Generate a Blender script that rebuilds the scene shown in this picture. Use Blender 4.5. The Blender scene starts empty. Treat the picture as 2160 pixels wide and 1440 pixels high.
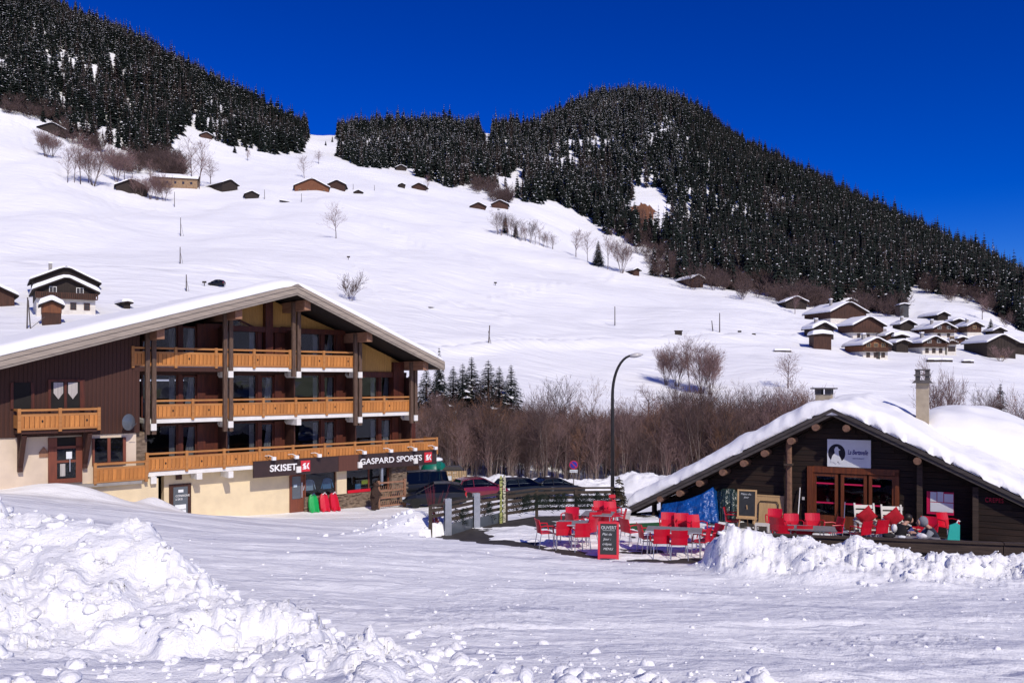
import bpy, math, random
import numpy as np
from mathutils import Vector, Matrix, Quaternion

R = math.radians
rnd = random.Random(7)
SC = bpy.context.scene
COL = SC.collection

# ---------------------------------------------------------------- camera
F, CU, HV, H = 1800.0, 1080.0, 800.0, 5.0      # focal length and optical centre in photo pixels, eye height above the terrace
cam_d = bpy.data.cameras.new('camera')
cam_d.sensor_width = 36.0
cam_d.lens = 36.0 * F / 2160.0
cam_d.shift_y = (HV - 720.0) / 2160.0
cam_d.clip_start = 0.1
cam_d.clip_end = 6000.0
cam = bpy.data.objects.new('camera', cam_d)
COL.objects.link(cam)
cam.location = (0, 0, H)
cam.rotation_euler = (R(90), 0, 0)
SC.camera = cam

# ---------------------------------------------------------------- sky and sun
SUN_EL = R(41)
SUN_H = Vector((0.45, -0.89)).normalized()      # horizontal direction towards the sun
world = bpy.data.worlds.new('World')
SC.world = world
world.use_nodes = True
wn, wl = world.node_tree.nodes, world.node_tree.links
wn.clear()
sky = wn.new('ShaderNodeTexSky')
sky.sky_type = 'NISHITA'
sky.sun_disc = False
sky.sun_elevation = SUN_EL
sky.sun_rotation = math.atan2(SUN_H.x, SUN_H.y)
sky.altitude = 1800
sky.air_density = 1.0
sky.dust_density = 2.5
sky.ozone_density = 6.0
hs = wn.new('ShaderNodeHueSaturation')
hs.inputs['Saturation'].default_value = 1.4
hs.inputs['Hue'].default_value = 0.522
hs.inputs['Value'].default_value = 0.90
gm = wn.new('ShaderNodeGamma')
gm.inputs['Gamma'].default_value = 1.25
bg = wn.new('ShaderNodeBackground')
bg.inputs['Strength'].default_value = 0.088
wo = wn.new('ShaderNodeOutputWorld')
wl.new(sky.outputs['Color'], hs.inputs['Color'])
wl.new(hs.outputs['Color'], gm.inputs['Color'])
wl.new(gm.outputs['Color'], bg.inputs['Color'])
wl.new(bg.outputs['Background'], wo.inputs['Surface'])

sun_d = bpy.data.lights.new('sun', 'SUN')
sun_d.energy = 3.45
sun_d.angle = R(0.5)
sun_d.color = (1.0, 0.918, 0.785)
sun = bpy.data.objects.new('sun', sun_d)
COL.objects.link(sun)
_d = Vector((-SUN_H.x * math.cos(SUN_EL), -SUN_H.y * math.cos(SUN_EL), -math.sin(SUN_EL)))
sun.rotation_euler = _d.to_track_quat('-Z', 'Y').to_euler()
sun.location = (60, -120, 90)

SC.view_settings.view_transform = 'Standard'
SC.view_settings.look = 'None'
SC.view_settings.exposure = 0.0
SC.view_settings.gamma = 1.0
SC.view_settings.use_curve_mapping = False
SC.cycles.max_bounces = 6
SC.cycles.transparent_max_bounces = 12
SC.cycles.use_denoising = True

# ---------------------------------------------------------------- materials
MAT = {}
def new_mat(name):
    m = bpy.data.materials.new(name)
    m.use_nodes = True
    n, l = m.node_tree.nodes, m.node_tree.links
    n.clear()
    out = n.new('ShaderNodeOutputMaterial')
    b = n.new('ShaderNodeBsdfPrincipled')
    l.new(b.outputs[0], out.inputs['Surface'])
    MAT[name] = m
    return m, n, l, b, out

def lin(c):
    return tuple(((x / 255.0) / 12.92 if x / 255.0 <= 0.04045 else ((x / 255.0 + 0.055) / 1.055) ** 2.4) for x in c)

def mk(name, c1, c2=None, scale=3.0, stretch=(1, 1, 1), rough=0.7, metal=0.0, bump=0.0, bscale=None, rand=0.0, spec=0.4, coord='Object', lo=0.35, hi=0.65, coat=0.0, detail=5.0):
    m, n, l, b, out = new_mat(name)
    b.inputs['Roughness'].default_value = rough
    b.inputs['Metallic'].default_value = metal
    b.inputs['Specular IOR Level'].default_value = spec
    b.inputs['Coat Weight'].default_value = coat
    c2 = c2 or tuple(x * 0.8 for x in c1)
    tc = n.new('ShaderNodeTexCoord')
    mp = n.new('ShaderNodeMapping')
    mp.inputs['Scale'].default_value = stretch
    l.new(tc.outputs[coord], mp.inputs['Vector'])
    nz = n.new('ShaderNodeTexNoise')
    nz.inputs['Scale'].default_value = scale
    nz.inputs['Detail'].default_value = detail
    nz.inputs['Roughness'].default_value = 0.6
    l.new(mp.outputs[0], nz.inputs['Vector'])
    cr = n.new('ShaderNodeValToRGB')
    cr.color_ramp.elements[0].position = lo
    cr.color_ramp.elements[1].position = hi
    cr.color_ramp.elements[0].color = (*c1, 1)
    cr.color_ramp.elements[1].color = (*c2, 1)
    l.new(nz.outputs[0], cr.inputs[0])
    src = cr.outputs[0]
    if rand:
        oi = n.new('ShaderNodeObjectInfo')
        mr = n.new('ShaderNodeMapRange')
        mr.inputs['To Min'].default_value = 1 - rand
        mr.inputs['To Max'].default_value = 1 + rand
        l.new(oi.outputs['Random'], mr.inputs[0])
        hv = n.new('ShaderNodeHueSaturation')
        l.new(mr.outputs[0], hv.inputs['Value'])
        l.new(src, hv.inputs['Color'])
        src = hv.outputs[0]
    l.new(src, b.inputs['Base Color'])
    if bump:
        nb = nz
        if bscale:
            nb = n.new('ShaderNodeTexNoise')
            nb.inputs['Scale'].default_value = bscale
            nb.inputs['Detail'].default_value = 4
            l.new(mp.outputs[0], nb.inputs['Vector'])
        bp = n.new('ShaderNodeBump')
        bp.inputs['Strength'].default_value = 1.0
        bp.inputs['Distance'].default_value = bump
        l.new(nb.outputs[0], bp.inputs['Height'])
        l.new(bp.outputs[0], b.inputs['Normal'])
    return m

# wood, walls and roofs
mk('honey_wood', (0.56, 0.23, 0.055), (0.38, 0.135, 0.03), 5, (2.0, 2.0, 0.35), 0.6, bump=0.003, rand=0.16)
mk('honey_rail', (0.45, 0.20, 0.06), (0.34, 0.14, 0.04), 3, (0.4, 3, 3), 0.62, bump=0.002)
mk('dark_post', (0.065, 0.036, 0.024), (0.14, 0.088, 0.062), 6, (3, 3, 0.3), 0.8, bump=0.006)
mk('purlin_wood', (0.33, 0.17, 0.10), (0.22, 0.11, 0.065), 4, (2, .3, 2), 0.75, bump=0.004)
mk('red_timber', (0.105, 0.023, 0.010), (0.052, 0.012, 0.007), 4, (2, 2, 0.3), 0.6, bump=0.003)
mk('brown_board', (0.062, 0.020, 0.011), (0.036, 0.012, 0.008), 5, (4, 4, 0.25), 0.7, bump=0.004)
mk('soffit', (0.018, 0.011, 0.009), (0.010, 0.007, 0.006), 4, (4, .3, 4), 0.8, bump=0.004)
mk('yellow_board', (0.50, 0.28, 0.075), (0.40, 0.21, 0.055), 4, (6, 6, 0.3), 0.6, bump=0.003, rand=0.07)
mk('fascia', (0.40, 0.335, 0.27), (0.27, 0.225, 0.185), 3, (.25, 2, 5), 0.8, bump=0.003)
mk('fascia_low', (0.20, 0.165, 0.14), (0.29, 0.25, 0.21), 3, (.25, 2, 5), 0.8, bump=0.003)
mk('cream_plaster', (0.74, 0.61, 0.40), (0.66, 0.54, 0.355), 1.6, rough=0.9, bump=0.004, bscale=40)
mk('pink_plaster', (0.68, 0.56, 0.43), (0.60, 0.49, 0.38), 1.4, rough=0.9, bump=0.004, bscale=40)
mk('white_plaster', (0.72, 0.68, 0.60), (0.60, 0.56, 0.50), 1.2, rough=0.9)
mk('white_paint', (0.80, 0.78, 0.74), (0.70, 0.68, 0.64), 2, rough=0.6)
mk('chair_white', (0.72, 0.70, 0.64), (0.60, 0.57, 0.51), 5, rough=0.55)
mk('door_red', (0.20, 0.055, 0.028), (0.145, 0.042, 0.024), 4, (2, 2, .3), 0.55)
mk('stone', (0.23, 0.17, 0.12), (0.12, 0.085, 0.06), 3.2, (1, 1, 2.2), 0.9, bump=0.03, lo=.4, hi=.6)
mk('concrete', (0.33, 0.31, 0.29), (0.25, 0.235, 0.22), 3, rough=0.9, bump=0.004)
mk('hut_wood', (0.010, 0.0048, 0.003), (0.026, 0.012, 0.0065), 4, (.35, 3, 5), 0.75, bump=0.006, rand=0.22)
mk('hut_orange', (0.185, 0.046, 0.013), (0.095, 0.024, 0.008), 4, (3, 3, .3), 0.5, bump=0.003)
mk('hut_rake', (0.045, 0.037, 0.034), (0.085, 0.072, 0.068), 4, (.3, 3, 5), 0.8, bump=0.004)
mk('log_end', (0.24, 0.13, 0.085), (0.14, 0.075, 0.05), 9, rough=0.85, bump=0.006)
mk('beam_old', (0.075, 0.050, 0.038), (0.034, 0.023, 0.018), 4, (.4, 3, 5), 0.85, bump=0.008)
mk('fence_wood', (0.042, 0.030, 0.022), (0.07, 0.052, 0.04), 5, (.6, 3, 3), 0.85, bump=0.005)
mk('chimney_render', (0.44, 0.37, 0.27), (0.33, 0.275, 0.20), 2.5, rough=0.95, bump=0.01, bscale=12)
mk('slate', (0.07, 0.062, 0.058), (0.11, 0.10, 0.095), 5, rough=0.7, bump=0.004)
mk('village_wood', (0.085, 0.036, 0.022), (0.045, 0.021, 0.014), 1.6, (3, 3, .25), 0.8, bump=0.01, rand=.22)
mk('village_dark', (0.036, 0.024, 0.019), (0.021, 0.015, 0.012), 1.6, (3, 3, .25), 0.85, bump=0.01, rand=.2)
mk('village_orange', (0.22, 0.080, 0.032), (0.13, 0.048, 0.022), 1.6, (3, 3, .3), 0.75, bump=0.01, rand=.12)
mk('village_tan', (0.36, 0.235, 0.13), (0.24, 0.155, 0.09), 1.2, (1, 1, 1), 0.9)
mk('far_window', (0.025, 0.022, 0.022), (0.04, 0.036, 0.036), 2, rough=0.15, spec=.6)
mk('village_grey', (0.085, 0.085, 0.09), (0.06, 0.06, 0.065), 2, rough=.8)
# metal, plastic and cloth
mk('galvanised', (0.50, 0.53, 0.56), (0.40, 0.43, 0.46), 6, rough=0.42, metal=0.7, spec=.5)
mk('aluminium', (0.66, 0.66, 0.68), (0.56, 0.56, 0.58), 5, rough=0.35, metal=0.85)
mk('lamp_pole', (0.012, 0.011, 0.011), (0.02, 0.018, 0.017), 4, rough=0.5)
mk('lamp_glass', (0.62, 0.60, 0.57), (0.52, 0.50, 0.48), 3, rough=0.25, spec=.6)
mk('red_plastic', (0.60, 0.004, 0.026), (0.50, 0.003, 0.02), 2, rough=0.38, spec=.5)
mk('red_cloth', (0.42, 0.005, 0.018), (0.34, 0.004, 0.014), 8, rough=0.85, bump=.006)
mk('green_plastic', (0.012, 0.36, 0.075), (0.01, 0.30, 0.06), 2, rough=0.35)
mk('sled_red', (0.60, 0.012, 0.030), (0.52, 0.010, 0.025), 2, rough=0.35)
mk('table_top', (0.27, 0.25, 0.245), (0.20, 0.185, 0.18), 8, rough=0.5)
mk('chalk_black', (0.018, 0.020, 0.022), (0.028, 0.03, 0.032), 5, rough=0.6)
mk('chalk_white', (0.72, 0.74, 0.74), (0.5, 0.52, 0.52), 30, rough=0.9)
mk('sign_red', (0.62, 0.028, 0.045), (0.56, 0.024, 0.04), 3, rough=0.5)
mk('sign_pink', (0.62, 0.012, 0.085), (0.55, 0.01, 0.075), 3, rough=0.45)
mk('neon_red', (0.62, 0.01, 0.05), (0.55, 0.01, 0.045), 3, rough=0.45)
mk('pine_light', (0.55, 0.36, 0.17), (0.46, 0.29, 0.135), 5, (3, 3, .4), 0.6)
mk('sign_brown', (0.040, 0.021, 0.020), (0.030, 0.016, 0.016), 3, rough=0.6)
mk('sign_board_brown', (0.115, 0.042, 0.026), (0.085, 0.03, 0.02), 6, (6, 6, .2), rough=0.65, bump=.003)
mk('letter_white', (0.85, 0.84, 0.83), (0.80, 0.79, 0.78), 3, rough=0.5)
mk('panel_white', (0.74, 0.76, 0.78), (0.69, 0.71, 0.73), 3, rough=0.45)
mk('ink_black', (0.006, 0.005, 0.014), (0.008, 0.007, 0.018), 3, rough=0.6)
mk('ink_blue', (0.055, 0.045, 0.22), (0.05, 0.04, 0.2), 3, rough=0.6)
mk('dish_grey', (0.10, 0.115, 0.135), (0.085, 0.098, 0.115), 3, rough=0.22, spec=.6)
mk('black_fabric', (0.013, 0.011, 0.012), (0.02, 0.018, 0.02), 9, rough=0.9)
mk('grey_fabric', (0.24, 0.25, 0.28), (0.18, 0.19, 0.215), 9, rough=0.9, bump=.004)
mk('navy_fabric', (0.03, 0.033, 0.055), (0.02, 0.022, 0.04), 9, rough=0.9)
mk('white_fabric', (0.78, 0.76, 0.76), (0.68, 0.66, 0.67), 9, rough=0.85)
mk('skin', (0.50, 0.29, 0.21), (0.45, 0.25, 0.18), 9, rough=0.55)
mk('hair_dark', (0.014, 0.009, 0.006), (0.022, 0.014, 0.01), 20, (4, 4, 1), rough=0.5)
mk('turquoise', (0.035, 0.46, 0.40), (0.03, 0.40, 0.35), 3, rough=0.4)
mk('curtain', (0.52, 0.48, 0.45), (0.36, 0.33, 0.31), 2, (14, 14, .4), rough=0.95, lo=.3, hi=.7)
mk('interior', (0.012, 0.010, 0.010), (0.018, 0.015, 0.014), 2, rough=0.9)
mk('blue_tarp', (0.005, 0.085, 0.36), (0.004, 0.06, 0.27), 2.2, rough=0.27, bump=0.14, bscale=4.5, spec=.6)
mk('green_tarp', (0.018, 0.034, 0.030), (0.03, 0.052, 0.046), 5, rough=0.24, bump=0.09, bscale=7, spec=.7)
mk('turf', (0.018, 0.105, 0.03), (0.012, 0.075, 0.02), 14, rough=0.95, bump=.01)
mk('wet_ground', (0.030, 0.026, 0.025), (0.055, 0.047, 0.043), 3.5, rough=0.75, bump=.006, bscale=14)
mk('pot_white', (0.60, 0.55, 0.56), (0.52, 0.47, 0.48), 3, rough=0.5)
mk('bin_green', (0.006, 0.17, 0.125), (0.005, 0.14, 0.10), 2, rough=0.4)
mk('bin_grey', (0.085, 0.075, 0.07), (0.065, 0.06, 0.055), 2, rough=0.6)
mk('slat_pale', (0.56, 0.38, 0.20), (0.42, 0.28, 0.145), 4, (3, 3, .3), rough=0.75, rand=.15)
mk('car_black', (0.006, 0.007, 0.009), None, 2, rough=0.3, spec=.35, coat=.15)
mk('car_green', (0.010, 0.014, 0.015), None, 2, rough=0.3, spec=.35, coat=.15)
mk('car_red', (0.16, 0.004, 0.016), (0.13, 0.004, 0.013), 2, rough=0.25, spec=.55, coat=.5)
mk('tyre', (0.012, 0.012, 0.012), None, 5, rough=0.9)
mk('tail_red', (0.50, 0.008, 0.015), None, 3, rough=0.2, spec=.6)
mk('head_lamp', (0.62, 0.66, 0.70), None, 3, rough=0.1, spec=.8)
mk('plate', (0.72, 0.72, 0.70), None, 3, rough=.5)
mk('jacket_blue', (0.16, 0.36, 0.55), (0.10, 0.24, 0.42), 5, rough=.8)
mk('jacket_pale', (0.52, 0.62, 0.68), (0.40, 0.50, 0.58), 5, rough=.8)
mk('acid_yellow', (0.62, 0.68, 0.03), (0.5, 0.56, 0.02), 5, rough=.6)
mk('brown_fur', (0.030, 0.016, 0.011), (0.05, 0.027, 0.018), 12, rough=.9, bump=.02)
mk('pole_wood', (0.12, 0.10, 0.09), (0.075, 0.063, 0.057), 3, (4, 4, .4), rough=.9)
mk('bark', (0.085, 0.060, 0.052), (0.14, 0.105, 0.092), 3, (3, 3, .5), rough=.95, bump=.01, rand=.22)
mk('twig', (0.155, 0.092, 0.085), (0.24, 0.155, 0.143), 1.2, rough=.95, rand=.2)
mk('bark_pale', (0.13, 0.10, 0.088), (0.24, 0.19, 0.165), 3, (3, 3, .5), rough=.95, rand=.3)
mk('twig_rust', (0.15, 0.075, 0.045), (0.20, 0.105, 0.06), 1.2, rough=.95, rand=.2)
mk('twig_dark', (0.075, 0.048, 0.043), (0.115, 0.075, 0.068), 1.2, rough=.95, rand=.2)
mk('twig_red', (0.23, 0.035, 0.045), (0.17, 0.025, 0.035), 2, rough=.8)
mk('fir_green', (0.007, 0.015, 0.009), (0.0035, 0.008, 0.0055), 2.5, rough=.85, rand=.3)
mk('fir_brown', (0.062, 0.040, 0.022), (0.035, 0.036, 0.018), 3, rough=.85)
mk('larch_brown', (0.048, 0.032, 0.026), (0.030, 0.022, 0.018), 2.5, rough=.9, rand=.3)
mk('earth', (0.20, 0.085, 0.042), (0.145, 0.060, 0.030), .08, rough=.95, bump=.05, bscale=.5)
mk('ski_print', (0.62, 0.58, 0.45), (0.05, 0.07, 0.03), 9, (1, 1, 3), rough=.3, lo=.5, hi=.56)
mk('ski_yellow', (0.42, 0.44, 0.14), (0.05, 0.06, 0.03), 7, (1, 1, 3), rough=.3, lo=.5, hi=.56)
mk('sign_blue', (0.022, 0.028, 0.30), None, 3, rough=.4)
mk('sign_rim', (0.46, 0.016, 0.07), None, 3, rough=.4)

def snow_mat(name, col=(0.92, 0.92, 0.925), kind='ground'):
    m, n, l, b, out = new_mat(name)
    b.inputs['Roughness'].default_value = 0.62
    b.inputs['Specular IOR Level'].default_value = 0.25
    geo = n.new('ShaderNodeNewGeometry')
    def noise(scale, detail=4, stretch=None, rot=None):
        mp = n.new('ShaderNodeMapping')
        if stretch: mp.inputs['Scale'].default_value = stretch
        if rot: mp.inputs['Rotation'].default_value = rot
        l.new(geo.outputs['Position'], mp.inputs['Vector'])
        z = n.new('ShaderNodeTexNoise')
        z.inputs['Scale'].default_value = scale
        z.inputs['Detail'].default_value = detail
        l.new(mp.outputs[0], z.inputs['Vector'])
        return z.outputs[0]
    big = noise(.25, 3)
    mx = n.new('ShaderNodeMix'); mx.data_type = 'RGBA'
    mx.inputs['A'].default_value = (*[c * .965 for c in col], 1)
    mx.inputs['B'].default_value = (*col, 1)
    l.new(big, mx.inputs['Factor'])
    src = mx.outputs['Result']
    if kind in ('ground', 'clod'):
        # sparse specks of grit in the ploughed and trodden snow
        vo = n.new('ShaderNodeTexVoronoi'); vo.inputs['Scale'].default_value = 5.5
        l.new(geo.outputs['Position'], vo.inputs['Vector'])
        lt = n.new('ShaderNodeMath'); lt.operation = 'LESS_THAN'; lt.inputs[1].default_value = 0.075
        l.new(vo.outputs['Distance'], lt.inputs[0])
        gt = n.new('ShaderNodeMath'); gt.operation = 'GREATER_THAN'; gt.inputs[1].default_value = .58
        l.new(noise(1.1, 2), gt.inputs[0])
        mu = n.new('ShaderNodeMath'); mu.operation = 'MULTIPLY'
        l.new(lt.outputs[0], mu.inputs[0]); l.new(gt.outputs[0], mu.inputs[1])
        sp = n.new('ShaderNodeSeparateXYZ'); l.new(geo.outputs['Position'], sp.inputs[0])
        ny = n.new('ShaderNodeMath'); ny.operation = 'LESS_THAN'; ny.inputs[1].default_value = 30
        l.new(sp.outputs['Y'], ny.inputs[0])
        m2 = n.new('ShaderNodeMath'); m2.operation = 'MULTIPLY'
        l.new(mu.outputs[0], m2.inputs[0]); l.new(ny.outputs[0], m2.inputs[1])
        m3 = n.new('ShaderNodeMath'); m3.operation = 'MULTIPLY'; m3.inputs[1].default_value = .75
        l.new(m2.outputs[0], m3.inputs[0])
        mg = n.new('ShaderNodeMix'); mg.data_type = 'RGBA'
        mg.inputs['B'].default_value = (.16, .13, .11, 1)
        l.new(m3.outputs[0], mg.inputs['Factor']); l.new(src, mg.inputs['A'])
        src = mg.outputs['Result']
    l.new(src, b.inputs['Base Color'])
    hs_ = []
    if kind == 'ground':
        hs_ = [(noise(9, 6), .032), (noise(45, 4), .014), (noise(1.2, 4, (1, 7, 1), (0, 0, R(-8))), .015), (noise(.05, 5, (1, 2.5, 1), (0, 0, R(20))), .9), (noise(.3, 6, (.45, 1.7, 1), (0, 0, R(12))), .5)]
    elif kind == 'roof':
        hs_ = [(noise(1.3, 4), .03), (noise(14, 4), .008)]
    else:
        hs_ = [(noise(7, 5), .05), (noise(50, 3), .010)]
    nrm = None
    for h, d in hs_:
        bp = n.new('ShaderNodeBump')
        bp.inputs['Distance'].default_value = d
        bp.inputs['Strength'].default_value = .9
        l.new(h, bp.inputs['Height'])
        if nrm: l.new(nrm, bp.inputs['Normal'])
        nrm = bp.outputs[0]
    l.new(nrm, b.inputs['Normal'])
    return m
snow_mat('snow')
snow_mat('snow_roof', kind='roof')
snow_mat('snow_clod', kind='clod')
mk('snow_far', (0.86, 0.865, 0.885), (0.83, 0.835, 0.86), .5, rough=.7)

def glass_mat(name, tint=(.55, .58, .6), rough=.02, ior=1.5):
    m, n, l, b, out = new_mat(name)
    n.remove(b)
    tr = n.new('ShaderNodeBsdfTransparent'); tr.inputs[0].default_value = (*tint, 1)
    gl = n.new('ShaderNodeBsdfGlossy'); gl.inputs['Roughness'].default_value = rough
    gl.inputs[0].default_value = (.9, .92, .95, 1)
    fr = n.new('ShaderNodeFresnel'); fr.inputs[0].default_value = ior
    tc = n.new('ShaderNodeTexCoord')
    nz = n.new('ShaderNodeTexNoise'); nz.inputs['Scale'].default_value = .7
    l.new(tc.outputs['Object'], nz.inputs['Vector'])
    bp = n.new('ShaderNodeBump'); bp.inputs['Distance'].default_value = .02
    l.new(nz.outputs[0], bp.inputs['Height'])
    l.new(bp.outputs[0], gl.inputs['Normal'])
    mx = n.new('ShaderNodeMixShader')
    l.new(fr.outputs[0], mx.inputs[0]); l.new(tr.outputs[0], mx.inputs[1]); l.new(gl.outputs[0], mx.inputs[2])
    l.new(mx.outputs[0], out.inputs['Surface'])
glass_mat('glass', (.72, .75, .78), ior=1.42)
glass_mat('car_glass', (.10, .12, .13), ior=1.35)

# ---------------------------------------------------------------- mesh building
class MB:
    def __init__(s):
        s.v, s.f, s.mi, s.m = [], [], [], 0
    def add(s, vs, fs):
        o = len(s.v)
        s.v += [tuple(v) for v in vs]
        for f in fs:
            s.f.append(tuple(i + o for i in f)); s.mi.append(s.m)
        return s
    def bx(s, x0, x1, y0, y1, z0, z1):
        v = [(x, y, z) for z in (z0, z1) for y in (y0, y1) for x in (x0, x1)]
        return s.add(v, [(0, 2, 3, 1), (4, 5, 7, 6), (0, 1, 5, 4), (2, 6, 7, 3), (0, 4, 6, 2), (1, 3, 7, 5)])
    def box(s, c, d, rz=0.0, rx=0.0, ry=0.0):
        M_ = Matrix.Translation(c) @ Matrix.Rotation(rz, 4, 'Z') @ Matrix.Rotation(ry, 4, 'Y') @ Matrix.Rotation(rx, 4, 'X')
        v = [M_ @ Vector((x * d[0] / 2, y * d[1] / 2, z * d[2] / 2)) for z in (-1, 1) for y in (-1, 1) for x in (-1, 1)]
        return s.add(v, [(0, 2, 3, 1), (4, 5, 7, 6), (0, 1, 5, 4), (2, 6, 7, 3), (0, 4, 6, 2), (1, 3, 7, 5)])
    def beam(s, p, q, w, h, up=(0, 0, 1)):
        p, q = Vector(p), Vector(q)
        d = (q - p).normalized()
        sd = d.cross(Vector(up))
        if sd.length < 1e-4: sd = d.cross(Vector((0, 1, 0)))
        sd.normalize(); u = sd.cross(d)
        v = [a + sd * (x * w / 2) + u * (z * h / 2) for a in (p, q) for z in (-1, 1) for x in (-1, 1)]
        return s.add(v, [(0, 1, 3, 2), (4, 6, 7, 5), (0, 4, 5, 1), (2, 3, 7, 6), (0, 2, 6, 4), (1, 5, 7, 3)])
    def tube(s, pts, rs, n=6, cap=True):
        pts = [Vector(p) for p in pts]
        if not isinstance(rs, (list, tuple)): rs = [rs] * len(pts)
        o = len(s.v); ref = None
        for i, p in enumerate(pts):
            d = (pts[min(i + 1, len(pts) - 1)] - pts[max(i - 1, 0)])
            d = d.normalized() if d.length > 1e-9 else Vector((0, 0, 1))
            if ref is None:
                ref = d.cross(Vector((0.31, 0.95, 0.05)))
                if ref.length < 1e-3: ref = d.cross(Vector((1, 0, 0)))
            ref = (ref - d * ref.dot(d)).normalized(); b2 = d.cross(ref)
            for k in range(n):
                a = 2 * math.pi * k / n
                s.v.append(tuple(p + (ref * math.cos(a) + b2 * math.sin(a)) * rs[i]))
        for i in range(len(pts) - 1):
            for k in range(n):
                a, b_ = o + i * n + k, o + i * n + (k + 1) % n
                s.f.append((a, b_, b_ + n, a + n)); s.mi.append(s.m)
        if cap:
            s.f.append(tuple(o + k for k in reversed(range(n)))); s.mi.append(s.m)
            s.f.append(tuple(o + (len(pts) - 1) * n + k for k in range(n))); s.mi.append(s.m)
        return s
    def prism(s, pts, ext):
        ext = Vector(ext); n = len(pts)
        a = [Vector(p) for p in pts]; v = a + [p + ext for p in a]
        nrm = Vector((0, 0, 0))
        for i in range(n): nrm += a[i].cross(a[(i + 1) % n])
        fl = nrm.dot(ext) > 0
        f0, f1 = tuple(range(n)), tuple(range(n, 2 * n))
        fs = [f0[::-1] if fl else f0, f1 if fl else f1[::-1]]
        for i in range(n):
            j = (i + 1) % n
            q = (i, j, j + n, i + n)
            fs.append(q if fl else q[::-1])
        return s.add(v, fs)
    def lathe(s, prof, n=16, c=(0, 0, 0)):
        o = len(s.v)
        for r, z in prof:
            for k in range(n):
                a = 2 * math.pi * k / n
                s.v.append((c[0] + r * math.cos(a), c[1] + r * math.sin(a), c[2] + z))
        for i in range(len(prof) - 1):
            for k in range(n):
                a, b_ = o + i * n + k, o + i * n + (k + 1) % n
                s.f.append((a, b_, b_ + n, a + n)); s.mi.append(s.m)
        s.f.append(tuple(o + k for k in reversed(range(n)))); s.mi.append(s.m)
        s.f.append(tuple(o + (len(prof) - 1) * n + k for k in range(n))); s.mi.append(s.m)
        return s
    def blob(s, c, d, seed=0, n=10, m=7, amp=.15):
        rr = random.Random(seed)
        ph = [(rr.uniform(0, 6), rr.uniform(0, 6), rr.randint(2, 4), rr.randint(1, 3)) for _ in range(3)]
        o = len(s.v)
        for i in range(m + 1):
            t = math.pi * i / m
            for k in range(n):
                a = 2 * math.pi * k / n
                q = 1 + amp * sum(math.sin(p[2] * a + p[0]) * math.sin(p[3] * t + p[1]) for p in ph) / 2
                s.v.append((c[0] + d[0] / 2 * q * math.sin(t) * math.cos(a), c[1] + d[1] / 2 * q * math.sin(t) * math.sin(a), c[2] + d[2] / 2 * q * math.cos(t)))
        for i in range(m):
            for k in range(n):
                a, b_ = o + i * n + k, o + i * n + (k + 1) % n
                s.f.append((a + n, b_ + n, b_, a)); s.mi.append(s.m)
        return s
    def mesh(s, name, mats, smooth=False):
        me = bpy.data.meshes.new(name)
        me.from_pydata(s.v, [], s.f)
        if isinstance(mats, str): mats = [mats]
        for m in mats: me.materials.append(MAT[m])
        if len(mats) > 1: me.polygons.foreach_set('material_index', s.mi)
        if smooth: me.polygons.foreach_set('use_smooth', [True] * len(me.polygons))
        me.update()
        return me
    def build(s, name, mats, parent=None, smooth=False, loc=None, rot=None):
        return put(name, s.mesh(name, mats, smooth), parent, loc, rot)

def put(name, me, parent=None, loc=None, rot=None, scale=None):
    o = bpy.data.objects.new(name, me)
    COL.objects.link(o)
    if parent: o.parent = parent
    if loc is not None: o.location = loc
    if rot is not None: o.rotation_euler = rot
    if scale is not None: o.scale = scale if not isinstance(scale, (int, float)) else (scale,) * 3
    return o

def tag(o, label, cat, group=None):
    o['label'] = label; o['category'] = cat
    if group: o['group'] = group
    return o

def empty(name, loc, rz=0.0, label=None, cat=None, group=None):
    o = bpy.data.objects.new(name, None)
    o.empty_display_size = .2
    COL.objects.link(o)
    o.location = loc; o.rotation_euler = (0, 0, rz)
    if label: tag(o, label, cat, group)
    return o

def copy_thing(root, loc, rz, label=None, group=None, scale=None):
    r = root.copy(); COL.objects.link(r)
    r.location = loc; r.rotation_euler = (0, 0, rz)
    if scale: r.scale = (scale,) * 3 if isinstance(scale, (int, float)) else scale
    if label: r['label'] = label
    if group: r['group'] = group
    for ch in root.children:
        c = ch.copy(); COL.objects.link(c); c.parent = r
        for g in ch.children:
            d = g.copy(); COL.objects.link(d); d.parent = c
    return r

def text_mesh(body, size, shear=0.0, bold=0.0, extrude=0.01, align='LEFT', spacing=1.0):
    cu = bpy.data.curves.new('lettering', 'FONT')
    cu.body = body; cu.size = size; cu.shear = shear; cu.offset = bold; cu.extrude = extrude
    cu.align_x = align; cu.space_character = spacing
    o = bpy.data.objects.new('lettering', cu)
    COL.objects.link(o)
    bpy.context.view_layer.update()
    me = bpy.data.meshes.new_from_object(o.evaluated_get(bpy.context.evaluated_depsgraph_get()))
    bpy.data.objects.remove(o); bpy.data.curves.remove(cu)
    return me

def lettering(name, body, size, mat, parent, loc, rz=0.0, width=None, **kw):
    me = text_mesh(body, size, **kw)
    me.materials.clear(); me.materials.append(MAT[mat])
    o = put(name, me, parent, loc, (R(90), 0, rz))
    if width:
        xs = [v.co.x for v in me.vertices]
        o.scale.x = width / max(1e-6, max(xs) - min(xs))
    return o

# ---------------------------------------------------------------- pixel rays
def at(u, v, Y):
    return Vector(((u - CU) / F * Y, Y, H + (HV - v) / F * Y))

def on_z(u, v, z=0.0):
    return at(u, v, F * (H - z) / (v - HV))

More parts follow.
